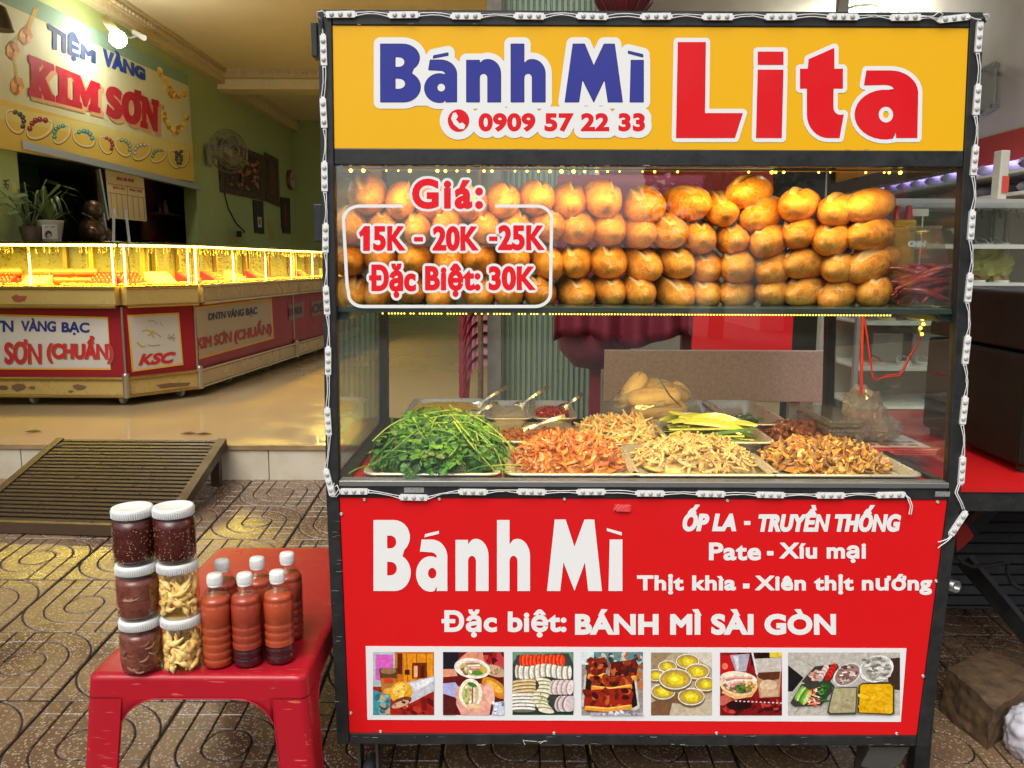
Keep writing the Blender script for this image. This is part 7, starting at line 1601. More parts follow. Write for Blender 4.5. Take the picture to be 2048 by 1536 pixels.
def jar(base, label, kind, yaw, seed):
    t = thing('jar', label, 'jar', base, 'stacked jars on the red table'); r = random.Random(seed); R0 = .043; Hj = .103 * JS
    prof = [(.030, 0), (.038, .002), (.0415, .008), (.0412, .016), (.0425, .02), (R0, .03), (R0, .074), (.042, .084), (.036, .092), (.035, .103)]
    m = MB(); m.lathe([(r_, z_ * JS) for r_, z_ in prof], 28, base); m.obj('body', JGL, t)
    top = .082 if kind != 'chilli' else .088
    inn = [(.028, .002), (.0375, .006), (.0408, .012), (.0415, .03), (.0415, .072), (.0395, top), (0.0, top + .0005)]
    m = MB(); m.lathe([(r_, z_ * JS) for r_, z_ in inn], 28, base)
    m.obj('contents', AMB if kind == 'shallot' else DCH if kind == 'chilli' else BRF, t)
    if kind == 'shallot':
        for k in range(105):
            a = r.random() * 6.28; rr_ = .0335 - .012 * (r.random() ** 3); zz = .012 + .07 * r.random(); o = bpy.data.objects.new('shallot', r.choice(shm)); C.objects.link(o)
            o.matrix_basis = Matrix.Translation(base + Vector((math.cos(a) * rr_, math.sin(a) * rr_, zz))) @ Matrix.Rotation(a, 4, 'Z') @ Matrix.Rotation(R(r.uniform(-75, 75)), 4, 'X') @ Matrix.Scale(r.uniform(.8, 1.25), 4); adopt(o, t)
    elif kind == 'chilli':
        m = MB()
        for k in range(170):
            a = r.random() * 6.28; zz = .01 + .072 * r.random(); m.ball(base + Vector((math.cos(a) * .0413, math.sin(a) * .0413, zz)), .0011, 5, 3)
        tag(m.obj('seeds', SED, t), kind='stuff')
    else:
        for k in range(26):
            a = r.random() * 6.28; zz = .012 + .062 * r.random(); o = bpy.data.objects.new('pickle_slice', PKM[k % 3]); C.objects.link(o)
            o.matrix_basis = Matrix.Translation(base + Vector((math.cos(a) * .0402, math.sin(a) * .0402, zz))) @ Matrix.Rotation(a + 1.57, 4, 'Z') @ Matrix.Rotation(R(r.uniform(-40, 40)), 4, 'Y'); adopt(o, t)
    lid = [(.0385, Hj - .011), (.0412, Hj - .0105), (.0418, Hj + .006), (.0405, Hj + .009), (.036, Hj + .0095), (.034, Hj + .0085), (0, Hj + .0088)]
    m = MB(); m.lathe(lid, 40, base)
    for k in range(60): a = 2 * math.pi * k / 60; m.bar(base + Vector((math.cos(a) * .0418, math.sin(a) * .0418, Hj - .0095)), base + Vector((math.cos(a) * .0422, math.sin(a) * .0422, Hj + .004)), .0012, .0012)
    m.obj('lid', WHITEP, t)
PKM = [strip_mesh('pickle_slice', .022, .006, .003, M(f'pickle slice {k}', c, .3, coat=.5), 90 + k, .004) for k, c in enumerate(((.3, .12, .07), (.4, .22, .13), (.22, .07, .04)))]
JH = .1135 + .103 * (JS - 1)
jl, jr = PZ(287, 1337, TZ), PZ(369, 1333, TZ); jl.z = jr.z = TZ + .0008
for (b0_, kinds) in ((jl, ('pickle', 'pickle', 'chilli')), (jr, ('shallot', 'shallot', 'chilli'))):
    for k, kd in enumerate(kinds):
        b_ = b0_ + Vector((random.uniform(-.002, .002) - .001 * k, random.uniform(-.002, .002), JH * k)); side = 'left' if b0_ is jl else 'right'
        desc = {'pickle': 'jar of cloudy reddish brown pickle', 'shallot': 'jar of yellow pickled shallots in amber brine', 'chilli': 'jar of dark chilli jam with seeds'}[kd]
        jar(b_, f'{desc}, ' + ['bottom', 'middle', 'top'][k] + f' of the {side} stack', kd, 0, 40 + k * 3 + (side == 'left'))
# sauce bottles
SAU = [M(f'red chilli sauce {k}', c, .3, var=.5, vs=18, col2=c2, coat=.5) for k, (c, c2) in enumerate((((.46, .07, .02), (.36, .045, .015)), ((.38, .048, .02), (.28, .03, .014))))]
SOY = M('dark settled sauce', (.05, .008, .012), .25, coat=.5)
def bottle(base, label, dark, seed):
    t = thing('sauce_bottle', label, 'bottle', base, 'chilli sauce bottles on the red table'); rr_ = .033
    prof = [(.025, 0), (.0315, .004)]
    for zz in (.022, .04, .058, .076, .094): prof += [(rr_, zz - .007), (rr_, zz - .003), (rr_ - .0022, zz), (rr_, zz + .003)]
    prof += [(rr_, .142), (rr_ - .002, .145), (rr_, .148), (.029, .158), (.02, .174), (.0135, .184), (.013, .190)]
    m = MB(); m.lathe(prof, 24, base); m.obj('body', JGL, t)
    ins = [(max(0.001, r_ - .0012), z_ + (.001 if z_ == 0 else 0)) for r_, z_ in prof if z_ <= .158]
    lo_ = [q for q in ins if q[1] <= (.045 if dark else -1)]; up_ = [q for q in ins if q[1] >= (.0425 if dark else 0)]
    m = MB(); m.lathe(up_ + [(0, .1585)], 24, base); m.obj('sauce', SAU[seed % 2], t)
    if dark: m = MB(); m.lathe(lo_, 24, base); m.obj('settled_sauce', SOY, t)
    m = MB(); m.lathe([(.0155, .186), (.0162, .187), (.0162, .205), (.0145, .2075), (0, .2078)], 30, base)
    for k in range(36): a = 2 * math.pi * k / 36; m.bar(base + Vector((math.cos(a) * .0162, math.sin(a) * .0162, .188)), base + Vector((math.cos(a) * .0162, math.sin(a) * .0162, .203)), .0011, .0011)
    m.lathe([(.0152, .1815), (.0158, .182), (.0158, .1855), (.0152, .186)], 30, base); m.obj('cap', WHITEP, t)
for k, (x, y, zc_, dark, lab) in enumerate(((438, 1328, 0, False, 'left bottle of the front row of red chilli sauce bottles'), (497, 1326, 0, True, 'middle front bottle of red sauce with dark settled bottom'), (561, 1320, 0, True, 'right front bottle of red sauce with dark settled bottom'),
                                            (452, 1292, 0, False, 'left bottle of the back row, half hidden behind jars'), (521, 1286, 0, False, 'middle bottle of the back row of red sauce bottles'), (580, 1274, 0, False, 'right bottle of the back row of red sauce bottles'))):
    b_ = PZ(x, y, TZ); b_.z = TZ + .0008; bottle(b_, lab, dark, k)
# ------------------------------------------------------------------ behind the cart
SHUT = M('green folding shutter', (.2, .26, .18), .4, .2, var=.4, vs=5, col2=(.12, .17, .11))
gt_ = thing('folding_gate', 'pale green folding steel gate with narrow vertical flutes behind the cart', 'gate', (0, STEPY + .5, FL))
GYg = STEPY + .55; gx0, gx1 = PY(1000, 500, GYg).x, PY(1184, 500, GYg).x; n = 17
for k in range(n):
    xa, xb = gx0 + (gx1 - gx0) * k / n, gx0 + (gx1 - gx0) * (k + 1) / n - .001; m = MB(); w_ = xb - xa
    prof = [(0, 0), (.12, 0), (.22, -.022), (.78, -.022), (.88, 0), (1, 0)]; vs = []
    for zz in (FL + .003, CZ - .005):
        vs += [(xa + u * w_, GYg + y_, zz) for u, y_ in prof] + [(xa + u * w_, GYg + y_ + .003, zz) for u, y_ in prof[::-1]]
    m.add(vs, [(i, (i + 1) % 12, 12 + (i + 1) % 12, 12 + i) for i in range(12)])
    q = PY(1100, 738, GYg); m.lathe([(.008, 0), (.007, .004), (0, .006)], 8, (xa + .002 + .05 * w_, GYg - .0, q.z), ax=(0, -1, 0)); m.obj('gate_flute', SHUT, gt_)
wp = MB(); a = PY(975, 600, STEPY + .4); b = PY(1003, 600, STEPY + .4); wp.box((a.x, STEPY + .38, FL), (b.x, STEPY + .46, CZ - .006)); tag(bevel(wp.obj('wooden_post', M('grey weathered wood', (.16, .14, .11), .6, var=.6, vs=12, col2=(.07, .055, .04), bump=.3, bs=40)), .004), 'grey weathered wooden post at the left edge of folding gate', 'post')
rp_ = MB(); q = PY(961, 700, STEPY + .3); rp_.tube([(q.x, q.y, FL), (q.x, q.y, FL + 1.6)], .016, 10); tag(rp_.obj('rusty_pipe', M('rusty pipe', (.2, .1, .04), .6, .3, var=.9, vs=60, col2=(.06, .03, .015), bump=.4, bs=80)), 'rusty brown vertical pipe beside the stacked red stools', 'pipe')
# stacked stools
sp0, sp1 = PY(908, 792, STEPY + .8), PY(982, 792, STEPY + .8)
def stool(z0, label, first):
    t = thing('plastic_stool', label, 'stool', ((sp0.x + sp1.x) / 2, STEPY + .95, z0), 'red stools stacked behind the cart')
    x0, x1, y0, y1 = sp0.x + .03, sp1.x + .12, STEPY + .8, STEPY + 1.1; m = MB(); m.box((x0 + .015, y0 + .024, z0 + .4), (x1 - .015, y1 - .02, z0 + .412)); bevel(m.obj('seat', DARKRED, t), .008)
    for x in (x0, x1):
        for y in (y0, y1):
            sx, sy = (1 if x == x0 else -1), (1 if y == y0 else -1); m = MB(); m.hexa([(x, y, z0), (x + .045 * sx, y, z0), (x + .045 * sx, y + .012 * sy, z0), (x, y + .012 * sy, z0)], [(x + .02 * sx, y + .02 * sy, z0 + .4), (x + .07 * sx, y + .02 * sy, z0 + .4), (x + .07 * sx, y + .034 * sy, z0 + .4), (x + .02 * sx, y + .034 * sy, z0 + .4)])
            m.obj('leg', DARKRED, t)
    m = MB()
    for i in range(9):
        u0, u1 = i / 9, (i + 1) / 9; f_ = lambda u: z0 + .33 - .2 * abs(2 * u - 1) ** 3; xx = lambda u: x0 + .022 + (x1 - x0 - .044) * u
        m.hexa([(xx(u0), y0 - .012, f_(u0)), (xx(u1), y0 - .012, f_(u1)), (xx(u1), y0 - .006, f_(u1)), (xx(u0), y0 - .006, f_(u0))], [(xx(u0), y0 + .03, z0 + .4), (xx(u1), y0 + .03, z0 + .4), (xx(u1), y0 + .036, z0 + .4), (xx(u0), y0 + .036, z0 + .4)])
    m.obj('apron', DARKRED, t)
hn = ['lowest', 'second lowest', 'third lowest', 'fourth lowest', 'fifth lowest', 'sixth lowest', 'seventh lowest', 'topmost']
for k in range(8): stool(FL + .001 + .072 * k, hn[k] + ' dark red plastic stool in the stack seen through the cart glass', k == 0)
# red cloth-covered table, red board, terrazzo board, table legs
CLOTH = M('burgundy cloth', (.16, .006, .022), .7, var=.3, vs=10, bump=.15, bs=60)
ta = thing('cloth_table', 'table draped with burgundy cloth standing in front of folding gate', 'table', PY(1250, 800, STEPY - .5))
ty = STEPY - .55; l_, r_ = PY(1112, 600, ty), PY(1400, 600, ty); zt2 = PY(1200, 350, ty).z; zb2 = PY(1200, 682, ty).z
m = MB()
def drape(u, v):
    x = l_.x + (r_.x - l_.x) * u; fold = .03 * math.sin(u * 31) * v + .02 * math.sin(u * 13 + 1) * v; return Vector((x + .02 * v * (u - .5), ty + fold - .03 * v, zt2 + (zb2 + .03 * math.sin(u * 9) * 1 - zt2) * v))
m.grid(drape, 60, 16); o = m.obj('cloth', CLOTH, ta); o.modifiers.new('solid', 'SOLIDIFY').thickness = .004
m = MB(); m.box((l_.x + .02, ty + .03, zt2 - .04), (r_.x - .02, ty + .5, zt2 - .003)); m.obj('table_top', DARKRED, ta)
m = MB(); m.lathe([(.0, -.12), (.1, -.1), (.17, -.02), (.18, .06)], 20, PY(1190, 690, ty + .15)); m.obj('hanging_bowl', CLOTH, ta)
for x in (1190, 1370):
    q = PY(x, 750, ty + .12); m = MB(); m.box((q.x - .025, q.y - .02, gz(q.y)), (q.x + .025, q.y + .02, zt2 - .041)); m.obj('leg', DARKRED, ta)
rb_ = thing('red_board', 'bright red board standing between the burgundy cloth and dark doorway', 'board', PY(1485, 700, ty - .1)); by = ty - .12
a, b = PY(1384, 708, by), PY(1593, 520, by); m = MB(); m.box((a.x, by, a.z), (b.x, by + .02, PY(1500, 575, by).z)); m.obj('board', M('bright red board', (.6, .008, .012), .4), rb_)
for x in (1400, 1575): q = PY(x, 700, by + .03); m = MB(); m.box((q.x - .015, by + .021, gz(by)), (q.x + .015, by + .05, a.z + .2)); m.obj('leg', BLACK, rb_)
tbd = thing('terrazzo_board', 'speckled pinkish brown board standing on edge behind the cart', 'board', PY(1450, 800, YB + .3)); yy = YB + .4
a, b = PY(1208, 803, yy), PY(1674, 702, yy)
TRZ = M('speckled board', (.56, .42, .36), .6, var=.8, vs=90, col2=(.36, .26, .21)); m = MB(); m.box((a.x, yy, a.z), (b.x, yy + .025, b.z)); bevel(m.obj('board', TRZ, tbd), .003)
for x in (1260, 1590): q = PY(x, 790, yy + .03); m = MB(); m.box((q.x - .02, yy + .026, gz(yy)), (q.x + .02, yy + .06, b.z - .03)); m.obj('leg', M('grey leg', (.4, .38, .36), .5), tbd)
dk = MB(); a = PY(1600, 600, 7.6); b = PY(1690, 600, 7.6); dk.box((a.x - .3, 7.5, FL + .001), (b.x + .6, 7.6, 3.3)); tag(dk.obj('cabinet', M('dark olive cabinet', (.05, .05, .03), .5, var=.4)), 'tall dark olive cabinet at the back of the shoe shop', 'cabinet')
wl = MB(); q = PY(1650, 660, 5.4); wl.box((q.x - .03, 5.4, FL), (q.x + .03, 5.46, 3.2)); tag(wl.obj('door_frame', M('pale door frame', (.5, .48, .42), .5)), 'pale narrow door frame post right of the red board', 'door frame')
# lantern and dark trim seen above the cart
ln_ = thing('lantern', 'red cloth lantern hanging above the cart in front of gate', 'lantern', PY(1248, 0, STEPY + .3)); q = PY(1248, -14, STEPY + .3)
m = MB(); m.lathe([(.1, -.06), (.15, 0), (.165, .1), (.15, .2), (.1, .26)], 18, q - Vector((0, 0, .05))); m.obj('shade', M('red lantern cloth', (.14, .008, .018), .6, var=.4, vs=30), ln_)
m = MB()
for k in range(12): a = k * math.pi / 6; m.tube([q + Vector((math.cos(a) * r__, math.sin(a) * r__, zz)) for r__, zz in ((.102, -.11), (.152, -.05), (.167, .05), (.152, .15))], .005, 4)
m.obj('rib', M('lantern rib', (.12, .03, .03), .5), ln_)
m = MB(); m.tube([q + Vector((0, 0, .2)), (q.x, q.y, CZ)], .006, 5); m.obj('cord', BLACK, ln_)

# ------------------------------------------------------------------ shoe shop at the right
ALU = M('brushed aluminium', (.6, .6, .58), .3, .7); WSH = M('white shelf board', (.68, .66, .6), .4)
sy0, sy1 = STEPY + .35, STEPY + .85; SXA, SXB = PY(1716, 600, sy0).x, 3.3
sc1 = thing('shoe_showcase', 'tall glazed aluminium showcase with white shelves of flip-flops behind the cart', 'showcase', ((SXA + SXB) / 2, sy0, FL))
lev = [PY(1990, y, sy0).z for y in (409, 491, 567, 645, 736, 812)]
for k, zz in enumerate(lev):
    m = MB(); m.box((SXA + .03, sy0 + .004, zz - .012), (SXB - .03, sy1, zz)); m.obj('shelf', WSH, sc1); m = MB(); m.box((SXA + .026, sy0 - .008, zz - .018), (SXB - .026, sy0 + .002, zz + .006)); m.obj('shelf_edge', ALU if k in (0,) else WSH, sc1)
m = MB(); m.box((SXA + .03, sy0 - .01, lev[0] + .0062), (SXB - .03, sy0 + .03, lev[0] + .03)); m.obj('top_rail', ALU, sc1)
for x in (SXA, (SXA + SXB) / 2 + .3, SXB - .025): m = MB(); m.box((x, sy0 - .006, FL), (x + .025, sy0 + .024, lev[0] + .03)); m.obj('upright', ALU, sc1)
m = MB(); m.box((SXA + .027, sy1 + .001, FL), (SXB - .03, sy1 + .015, lev[0])); m.obj('back_panel', M('showcase back', (.42, .4, .32), .3), sc1)
m = MB(); m.box((SXA + .03, sy0 - .016, lev[-1]), (SXB - .03, sy0 - .0125, lev[0])); m.obj('front_glass', PANE, sc1)
m = MB(); m.box((SXA + .03, sy0 + .01, FL), (SXB - .03, sy0 + .03, lev[-1] - .02)); m.obj('plinth', M('showcase plinth', (.25, .24, .2), .5), sc1)
def flipflop(q, label, col, strap, yaw, stand=False):
    t = thing('flip_flop', label, 'sandal', q, 'flip-flops in the shoe showcase'); Mx = Matrix.Translation(q) @ Matrix.Rotation(R(yaw), 4, 'Z') @ (Matrix.Rotation(R(72), 4, 'X') if stand else Matrix())
    out = [(.035 * math.cos(R(a)) * (1 + .25 * math.sin(R(a)) ** 3) - .004 * math.sin(R(a) * 2), .105 + .105 * math.sin(R(a))) for a in range(0, 360, 20)]; n = len(out); m = MB()
    m.add([Mx @ Vector((x, y, 0)) for x, y in out] + [Mx @ Vector((x, y, .016)) for x, y in out], [tuple(range(n - 1, -1, -1)), tuple(range(n, 2 * n))] + [(k, (k + 1) % n, n + (k + 1) % n, n + k) for k in range(n)]); m.obj('sole', M('sole ' + str(col), col, .5), t)
    m = MB()
    for s_ in (-1, 1): m.tube([Mx @ Vector(v) for v in ((s_ * .036, .085, .01), (s_ * .03, .115, .035), (s_ * .012, .145, .045), (0, .165, .018))], .006, 6)
    m.obj('strap', M('strap ' + str(strap), strap, .4), t)
BE, WH, GYc, RDc = (.6, .42, .3), (.66, .66, .62), (.25, .26, .24), (.45, .03, .02)
ff = [(1742, 4, BE, RDc, 'beige flip-flop with red strap, left one on the middle shelf'), (1778, 4, BE, RDc, 'beige flip-flop with red strap, beside the leftmost pair mate'), (1826, 4, WH, WH, 'white flip-flop on the middle shelf, left of the white pair'), (1868, 4, WH, WH, 'white flip-flop on the middle shelf near the cart post'),
      (1975, 1, GYc, GYc, 'dark grey sandal on the upper shelf right of cart post'), (2010, 1, GYc, GYc, 'dark grey sandal at the frame edge on the upper shelf'), (1965, 2, WH, RDc, 'white flip-flop with red strap under the yellow bag'), (2012, 2, WH, RDc, 'white flip-flop with red strap right of the yellow bag'),
      (1792, 3, (.5, .5, .25), WH, 'olive flip-flop on the shelf just under the bread shelf line'), (1840, 3, (.5, .5, .25), WH, 'olive flip-flop on the shelf under the red cable top')]
for x, lv, col, stp_, lab in ff:
    q = PY(x, 600, sy0 + .06); q.z = lev[lv] + .001; flipflop(q, lab, col, stp_, random.uniform(-12, 12))
for x, lab in ((1782, 'white shoe insole leaning upright behind the beige flip-flops'), (1862, 'white shoe insole leaning upright behind the white flip-flops')):
    q = PY(x, 600, sy0 + .3); q.z = lev[4] + .001; m = MB(); m.box((q.x - .09, q.y, q.z), (q.x + .09, q.y + .01, q.z + .17)); bevel(m.obj('insole_card', WSH), .02, 3); tag(bpy.data.objects[-1] if False else C.objects[-1], lab, 'card', 'white cards in the showcase')
yq = PY(1975, 530, sy0 + .25); yq.z = lev[2] + .11
yb2 = bagskin('yellow_bag', M('pale yellow film', (.5, .5, .12), .3, var=.3, vs=20), yq, (.13, .09, .12), None, 15, .4); tag(yb2, 'pale yellow plastic bag lying in the showcase right of the cart post', 'bag')
for k, x in enumerate((1950, 1985, 2020)):
    q = PY(x, 425, sy0 + .2); m = MB(); zz = lev[1] + .001; m.tube([(q.x, q.y, zz), (q.x, q.y, zz + .2), (q.x + .03, q.y, zz + .23), (q.x + .05, q.y, zz + .16)], .007, 6); m.box((q.x - .05, q.y - .03, zz), (q.x + .05, q.y + .03, zz + .008)); tag(m.obj('shoe_stand', M('dark stand', (.12, .12, .11), .3)), ['left', 'middle', 'right'][k] + ' dark wire shoe stand on the upper showcase shelf', 'stand', 'wire stands in the showcase')
# purple-lit niche with shoes, wall plaque, white posts
PUR = emis('violet lamp', (.35, .25, 1.), 1.2)
ni = thing('shoe_shelf', 'violet lit wall shelf with rows of pale shoes in the shoe shop', 'shelf', PX(2000, 350, RX)); nz0, nz1 = PX(2000, 402, RX).z, PX(2000, 330, RX).z
m = MB(); m.box((RX - .35, 4.6, nz0 - .02), (RX - .002, 8.1, nz0)); m.obj('shelf', WSH, ni); m = MB(); m.box((RX - .06, 4.6, nz1 - .03), (RX - .02, 8.1, nz1)); m.obj('light_strip', PUR, ni)
m = MB(); m.box((RX - .02, 4.6, nz0 + .001), (RX - .004, 8.1, nz1 - .031)); m.obj('back_panel', M('lilac panel', (.34, .3, .55), .5), ni)
m = MB(); m.box((RX - .3, 4.6, (nz0 + nz1) / 2), (RX - .021, 8.1, (nz0 + nz1) / 2 + .015)); m.obj('shelf', WSH, ni)
al = bpy.data.lights.new('violet_light', 'AREA'); al.shape = 'RECTANGLE'; al.size = 3.2; al.size_y = .05; al.energy = 5; al.color = (.45, .35, 1); ao = bpy.data.objects.new('violet_light', al); C.objects.link(ao); ao.matrix_basis = Matrix.Translation((RX - .2, 6.4, nz1 - .02)) @ Matrix.Rotation(R(90), 4, 'Z'); adopt(ao, ni)
SHOE = MB(); SHOE.ball((0, 0, .04), .05, 10, 6, sc_=(.9, 2.3, .8)); SHOE.ball((0, -.06, .075), .04, 8, 5, sc_=(.9, 1.1, .8)); shme = SHOE.mesh('shoe'); shme.materials.append(M('shoe upper', (.3, .28, .3), .5, rnd=1., col2=(.04, .04, .05)))
k = 0
for zz in (nz0, (nz0 + nz1) / 2 + .015):
    for i in range(14):
        o = bpy.data.objects.new('shoe', shme); C.objects.link(o); o.matrix_basis = Matrix.Translation((RX - .17, 4.75 + i * .235, zz + .001)) @ Matrix.Rotation(R(80), 4, 'Z'); k += 1
        tag(o, f"pale shoe on the {'lower' if zz == nz0 else 'upper'} violet lit board, {ordn[i] if i < 17 else ''} from the near end", 'shoe', 'shoes on the violet lit shelf')
pq = thing('wall_plaque', 'clear glass plaque on spacers on the beige shoe shop wall', 'plaque', PX(1976, 175, RX)); m = px_slab(mapX(RX - .04, -1), [(1963, 135), (1991, 122), (1986, 218), (1961, 232)], .012, (-1, 0, 0)); m.obj('plate', M('green glass plate', (.42, .45, .38), .08, coat=.5), pq)
for x, y in ((1966, 140), (1987, 130), (1983, 212), (1964, 224)): q = PX(x, y, RX - .052); m = MB(); m.lathe([(.015, -.04), (.015, .004)], 10, q, ax=(-1, 0, 0)); m.obj('spacer', CHROME, pq)
pw_ = MB(); a, b = PY(1995, 400, 4.95), PY(2022, 300, 4.95); pw_.box((a.x, 4.95, FL), (b.x, 5.03, b.z)); tag(bevel(pw_.obj('display_panel', M('cream panel', (.42, .4, .33), .5)), .006), 'cream upright display panel standing before the violet shelf', 'panel')
rs = MB(); a, b = PY(2003, 385, 4.945), PY(2019, 352, 4.945); rs.box((a.x, 4.944, a.z), (b.x, 4.949, b.z)); tag(rs.obj('red_sticker', REDST), 'red square sticker on the cream display panel', 'sticker')
for k, (x, y) in enumerate(((1723, 18), (1848, 16))):
    q = PZ(x, y, 3.615); t = thing('downlight', ['left', 'right'][k] + ' bright recessed downlight in the grey shoe shop ceiling', 'light', q, 'ceiling downlights'); m = MB(); m.lathe([(.001, .0), (.11, .0), (.12, .006)], 24, q - Vector((0, 0, .012))); m.obj('lens', emis('cool lamp', (1, 1, .9), 7), t); m = MB(); m.torus(q - Vector((0, 0, .008)), .125, .012, n=24); m.obj('rim', WHITEP, t)
    sp_ = bpy.data.lights.new('downlight_light', 'POINT'); sp_.energy = 45; sp_.color = (1, .98, .88); sp_.shadow_soft_size = .1; ob = bpy.data.objects.new('downlight_light', sp_); C.objects.link(ob); ob.location = q - Vector((0, 0, .12)); adopt(ob, t)

# ------------------------------------------------------------------ neighbouring black cart with red top
nc = thing('neighbour_cart', 'black framed stall table with red top and black slatted front at right', 'stall', (1.8, 2.4, gz(2.4))); NZ = PY(2000, 975, YF + .12).z; nx0 = 1.05; ny0 = YF + .12
m = MB(); m.box((nx0, ny0, NZ - .012), (2.6, 3.0, NZ)); m.obj('table_top', M('red table vinyl', (.5, .01, .012), .3, coat=.2), nc)
m = MB(); m.box((nx0, ny0 + .003, NZ - .06), (2.6, ny0 + .04, NZ - .0125)); m.obj('front_rail', BLACK, nc)
for x, y in ((nx0 + .002, ny0 + .045), (2.55, ny0 + .045), (nx0 + .002, 2.95), (2.55, 2.95)): m = MB(); m.box((x, y, gz(y)), (x + .04, y + .04, NZ - .0605)); m.obj('leg', BLACK, nc)
BSL = M('black slat', (.02, .02, .02), .35, .4, var=.4, vs=20)
zz0, zz1 = PY(2000, 1295, 2.95).z, PY(2000, 1008, 2.95).z
for k in range(15): z_ = zz1 - (zz1 - zz0) * k / 14; m = MB(); m.bar((nx0 + .05, 2.92, z_), (2.55, 2.92, z_), .02, .03, up=(0, .4, 1)); m.obj('slat', BSL, nc)
m = MB(); m.box((nx0 + .05, 2.935, zz0 - .05), (2.54, 2.945, zz1 + .02)); m.obj('back_panel', M('dark panel', (.01, .01, .01), .6), nc)
m = MB(); m.bar(PY(1930, 1120, 2.6), PY(2090, 1310, 2.4), .03, .05); m.obj('brace', BLACK, nc); m = MB(); m.bar(PY(1925, 1075, 2.7), PY(2010, 985, 2.7), .03, .04); m.obj('brace', BLACK, nc)
bc = thing('black_case', 'glossy black case standing on the red stall top at right edge', 'case', (1.6, 2.5, NZ)); ca, cb_ = PZ(1938, 868, NZ), PZ(2036, 950, NZ)
GBL = M('glossy black', (.009, .009, .008), .45, var=.3, vs=8, spec=.15); zc2 = PY(1990, 572, ca.y).z; xc0, xc1 = cb_.x, cb_.x + .6; yc0, yc1 = cb_.y, cb_.y + .55; zmid = NZ + (zc2 - NZ) * .66
m = MB(); m.hexa([(xc0, yc0, NZ + .02), (xc1, yc0, NZ + .02), (xc1, yc1, NZ + .02), (xc0 + .02, yc1, NZ + .02)], [(xc0 - .0, yc0, zmid), (xc1, yc0, zmid), (xc1, yc1, zmid), (xc0 + .02, yc1, zmid)]); bevel(m.obj('case_body', GBL, bc), .012, 3)
m = MB(); m.hexa([(xc0, yc0, zmid + .006), (xc1, yc0, zmid + .006), (xc1, yc1, zmid + .006), (xc0 + .02, yc1, zmid + .006)], [(xc0 + .01, yc0 + .02, zc2), (xc1, yc0 + .02, zc2), (xc1, yc1, zc2), (xc0 + .03, yc1, zc2)]); bevel(m.obj('case_lid', GBL, bc), .012, 3)
for x, y in ((xc0 + .04, yc0 + .04), (xc1 - .04, yc0 + .04), (xc0 + .05, yc1 - .04), (xc1 - .04, yc1 - .04)): m = MB(); m.lathe([(.02, 0), (.02, .02)], 12, (x, y, NZ + .0005)); m.obj('foot', BLACK, bc)
tri = MB(); c_ = [PY(1912, 1043, 2.3), PY(1936, 1052, 2.3), PY(1948, 1072, 2.3), PY(1940, 1082, 2.3), PY(1914, 1104, 2.3)]; n = len(c_); tri.add(c_ + [v + Vector((0, .06, .02)) for v in c_], [tuple(range(n - 1, -1, -1)), tuple(range(n, 2 * n))] + [(k, (k + 1) % n, n + (k + 1) % n, n + k) for k in range(n)]); tag(tri.obj('red_flap', M('red flap', (.45, .02, .015), .5)), 'red fabric flap sticking out beside the right cart post', 'flap')
kb = MB(); kb.tube([PY(x, y, 2.3) for x, y in ((1912, 1112), (1925, 1125), (1945, 1133), (1975, 1131), (2004, 1126), (2016, 1126), (2014, 1140), (2022, 1165), (2036, 1176), (2060, 1182))], .006, 6); tag(kb.obj('cable', BLACK), 'black cable looping under the red stall top at right', 'cable')
pi = MB(); q = PY(1914, 1174, 2.15); pi.lathe([(.011, -.12), (.017, -.12), (.017, 0), (.011, 0), (.011, -.1)], 18, q, ax=(.35, -.9, .1)); pi.tube([q + Vector((-.05, .14, 0)), q + Vector((-.04, .12, -.0))], .016, 10); tag(pi.obj('steel_pipe', M('galvanised pipe', (.35, .35, .33), .35, .8)), 'short open grey steel pipe end behind the right cart post', 'pipe')
# stone block and white bag
fb = G(1972, 1502); lb = G(1880, 1425); rb2 = G(2075, 1445); bb = lb + rb2 - fb; hgt = .125
STN = M('rough brown stone', (.13, .078, .036), .75, var=.9, vs=22, col2=(.035, .02, .01), bump=.9, bs=45)
m = MB(); so_ = Vector((3, 1, 2))
def sface(p0, p1, p2, p3, n=20):
    def fn(u, v):
        p = (p0.lerp(p1, u)).lerp(p3.lerp(p2, u), v); q = p + Vector((noise.noise(p * 9 + so_), noise.noise(p * 9 + so_ * 2), noise.noise(p * 9 + so_ * 3))) * .009 + Vector((noise.noise(p * 40), noise.noise(p * 40 + so_), noise.noise(p * 40 + so_ * 2))) * .004; return q
    m.grid(fn, n, n, sm=False)
up = Vector((0, 0, hgt)); tf, tl, tr2, tb2 = fb + up + Vector((.004, 0, .0)), lb + up + Vector((.01, .0, .015)), rb2 + up + Vector((0, 0, .0)), bb + up
sface(lb, fb, tf, tl); sface(fb, rb2, tr2, tf); sface(tl, tf, tr2, tb2, 16); sface(rb2, bb, tb2, tr2); sface(bb, lb, tl, tb2)
tag(m.obj('stone_block', STN), 'rough brown stone block lying on the pavement at right of the cart', 'stone')
q = G(2064, 1515); wb = bagskin('rubbish_bag', M('white bag film', (.62, .6, .66), .4, var=.2, vs=10), q + Vector((.0, 0, .07)), (.07, .07, .085), None, 22, .22, 60, 40, sm=True); tag(wb, 'white plastic bag on the pavement at the bottom right corner', 'bag')
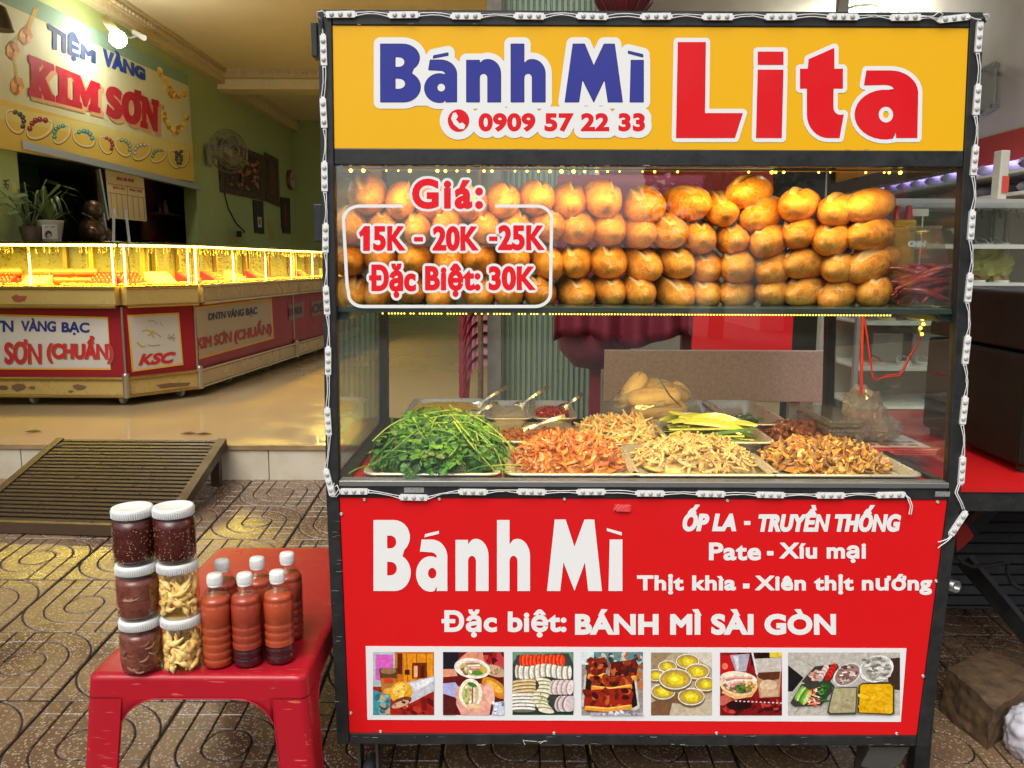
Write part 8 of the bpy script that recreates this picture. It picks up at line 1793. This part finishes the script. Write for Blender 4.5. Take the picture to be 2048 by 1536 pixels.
# ------------------------------------------------------------------ across the street (seen only as reflections in the cart's glass)
hs_ = thing('street_house', 'pale two storey house across the street reflected in the cart glass', 'house', (9, -17, -.3))
m = MB(); m.box((6.2, -17, -.31), (16, -25, 6.2)); m.obj('wall', M('pale house wall', (.5, .47, .42), .8, var=.2), hs_); m = MB(); m.box((5.8, -16.2, 6.21), (16.4, -25.4, 6.5)); m.obj('roof', M('house roof', (.2, .08, .05), .7), hs_)
for x in (7, 9.6, 12.2):
    m = MB(); m.box((x, -16.96, 3.4), (x + 1.4, -16.99, 5)); m.obj('window', M('dark window', (.03, .035, .04), .1), hs_)
m = MB(); m.box((6.8, -16.96, -.3), (13, -16.99, 2.4)); m.obj('shop_opening', M('dark opening', (.02, .02, .02), .7), hs_)
gwl = MB(); gwl.box((-9, -16, -.31), (4.2, -16.3, 1.72)); tag(gwl.obj('silhouette_wall', M('dark silhouette wall', (.06, .06, .05), .8, var=.4)), 'low dark silhouette wall added across the street for the reflection in the cart glass', 'wall')  # unseen wall, added to darken the lower part of the glass reflection
def street_tree(x, y, hgt, rad, label, seed):
    t = thing('street_tree', label, 'tree', (x, y, -.3), 'trees across the street'); r = random.Random(seed); m = MB(); m.tube([(x, y, -.32), (x + .1, y, hgt * .4), (x - .05, y, hgt * .75)], [.18, .13, .06], 8)
    for k in range(6): a = k * 1.05; m.tube([(x, y, hgt * .42), (x + math.cos(a) * rad * .5, y + math.sin(a) * rad * .5, hgt * .7)], [.06, .02], 5)
    m.obj('trunk', M('bark', (.07, .05, .035), .9), t); m = MB()
    for k in range(2600):
        d = Vector((r.gauss(0, 1), r.gauss(0, 1), r.gauss(0, .8))); d = d.normalized() * rad * r.random() ** .4 * (1 + .3 * noise.noise(d.normalized() * 2 + Vector((seed, 0, 0)))); c = Vector((x, y, hgt * .72)) + d; u = Vector((r.gauss(0, 1), r.gauss(0, 1), r.gauss(0, 1))).normalized(); v = u.orthogonal().normalized(); s_ = .13
        m.add([c - u * s_, c + v * s_ * .5, c + u * s_, c - v * s_ * .5], [(0, 1, 2, 3)])
    m.obj('crown', M('tree leaves', (.045, .08, .025), .6), t)
street_tree(4.6, -15, 5.2, 1.9, 'leafy tree across the street, nearer the pale house', 1)
street_tree(-7.5, -15.5, 4.6, 1.7, 'leafy tree across the street, above the low dark wall', 2)
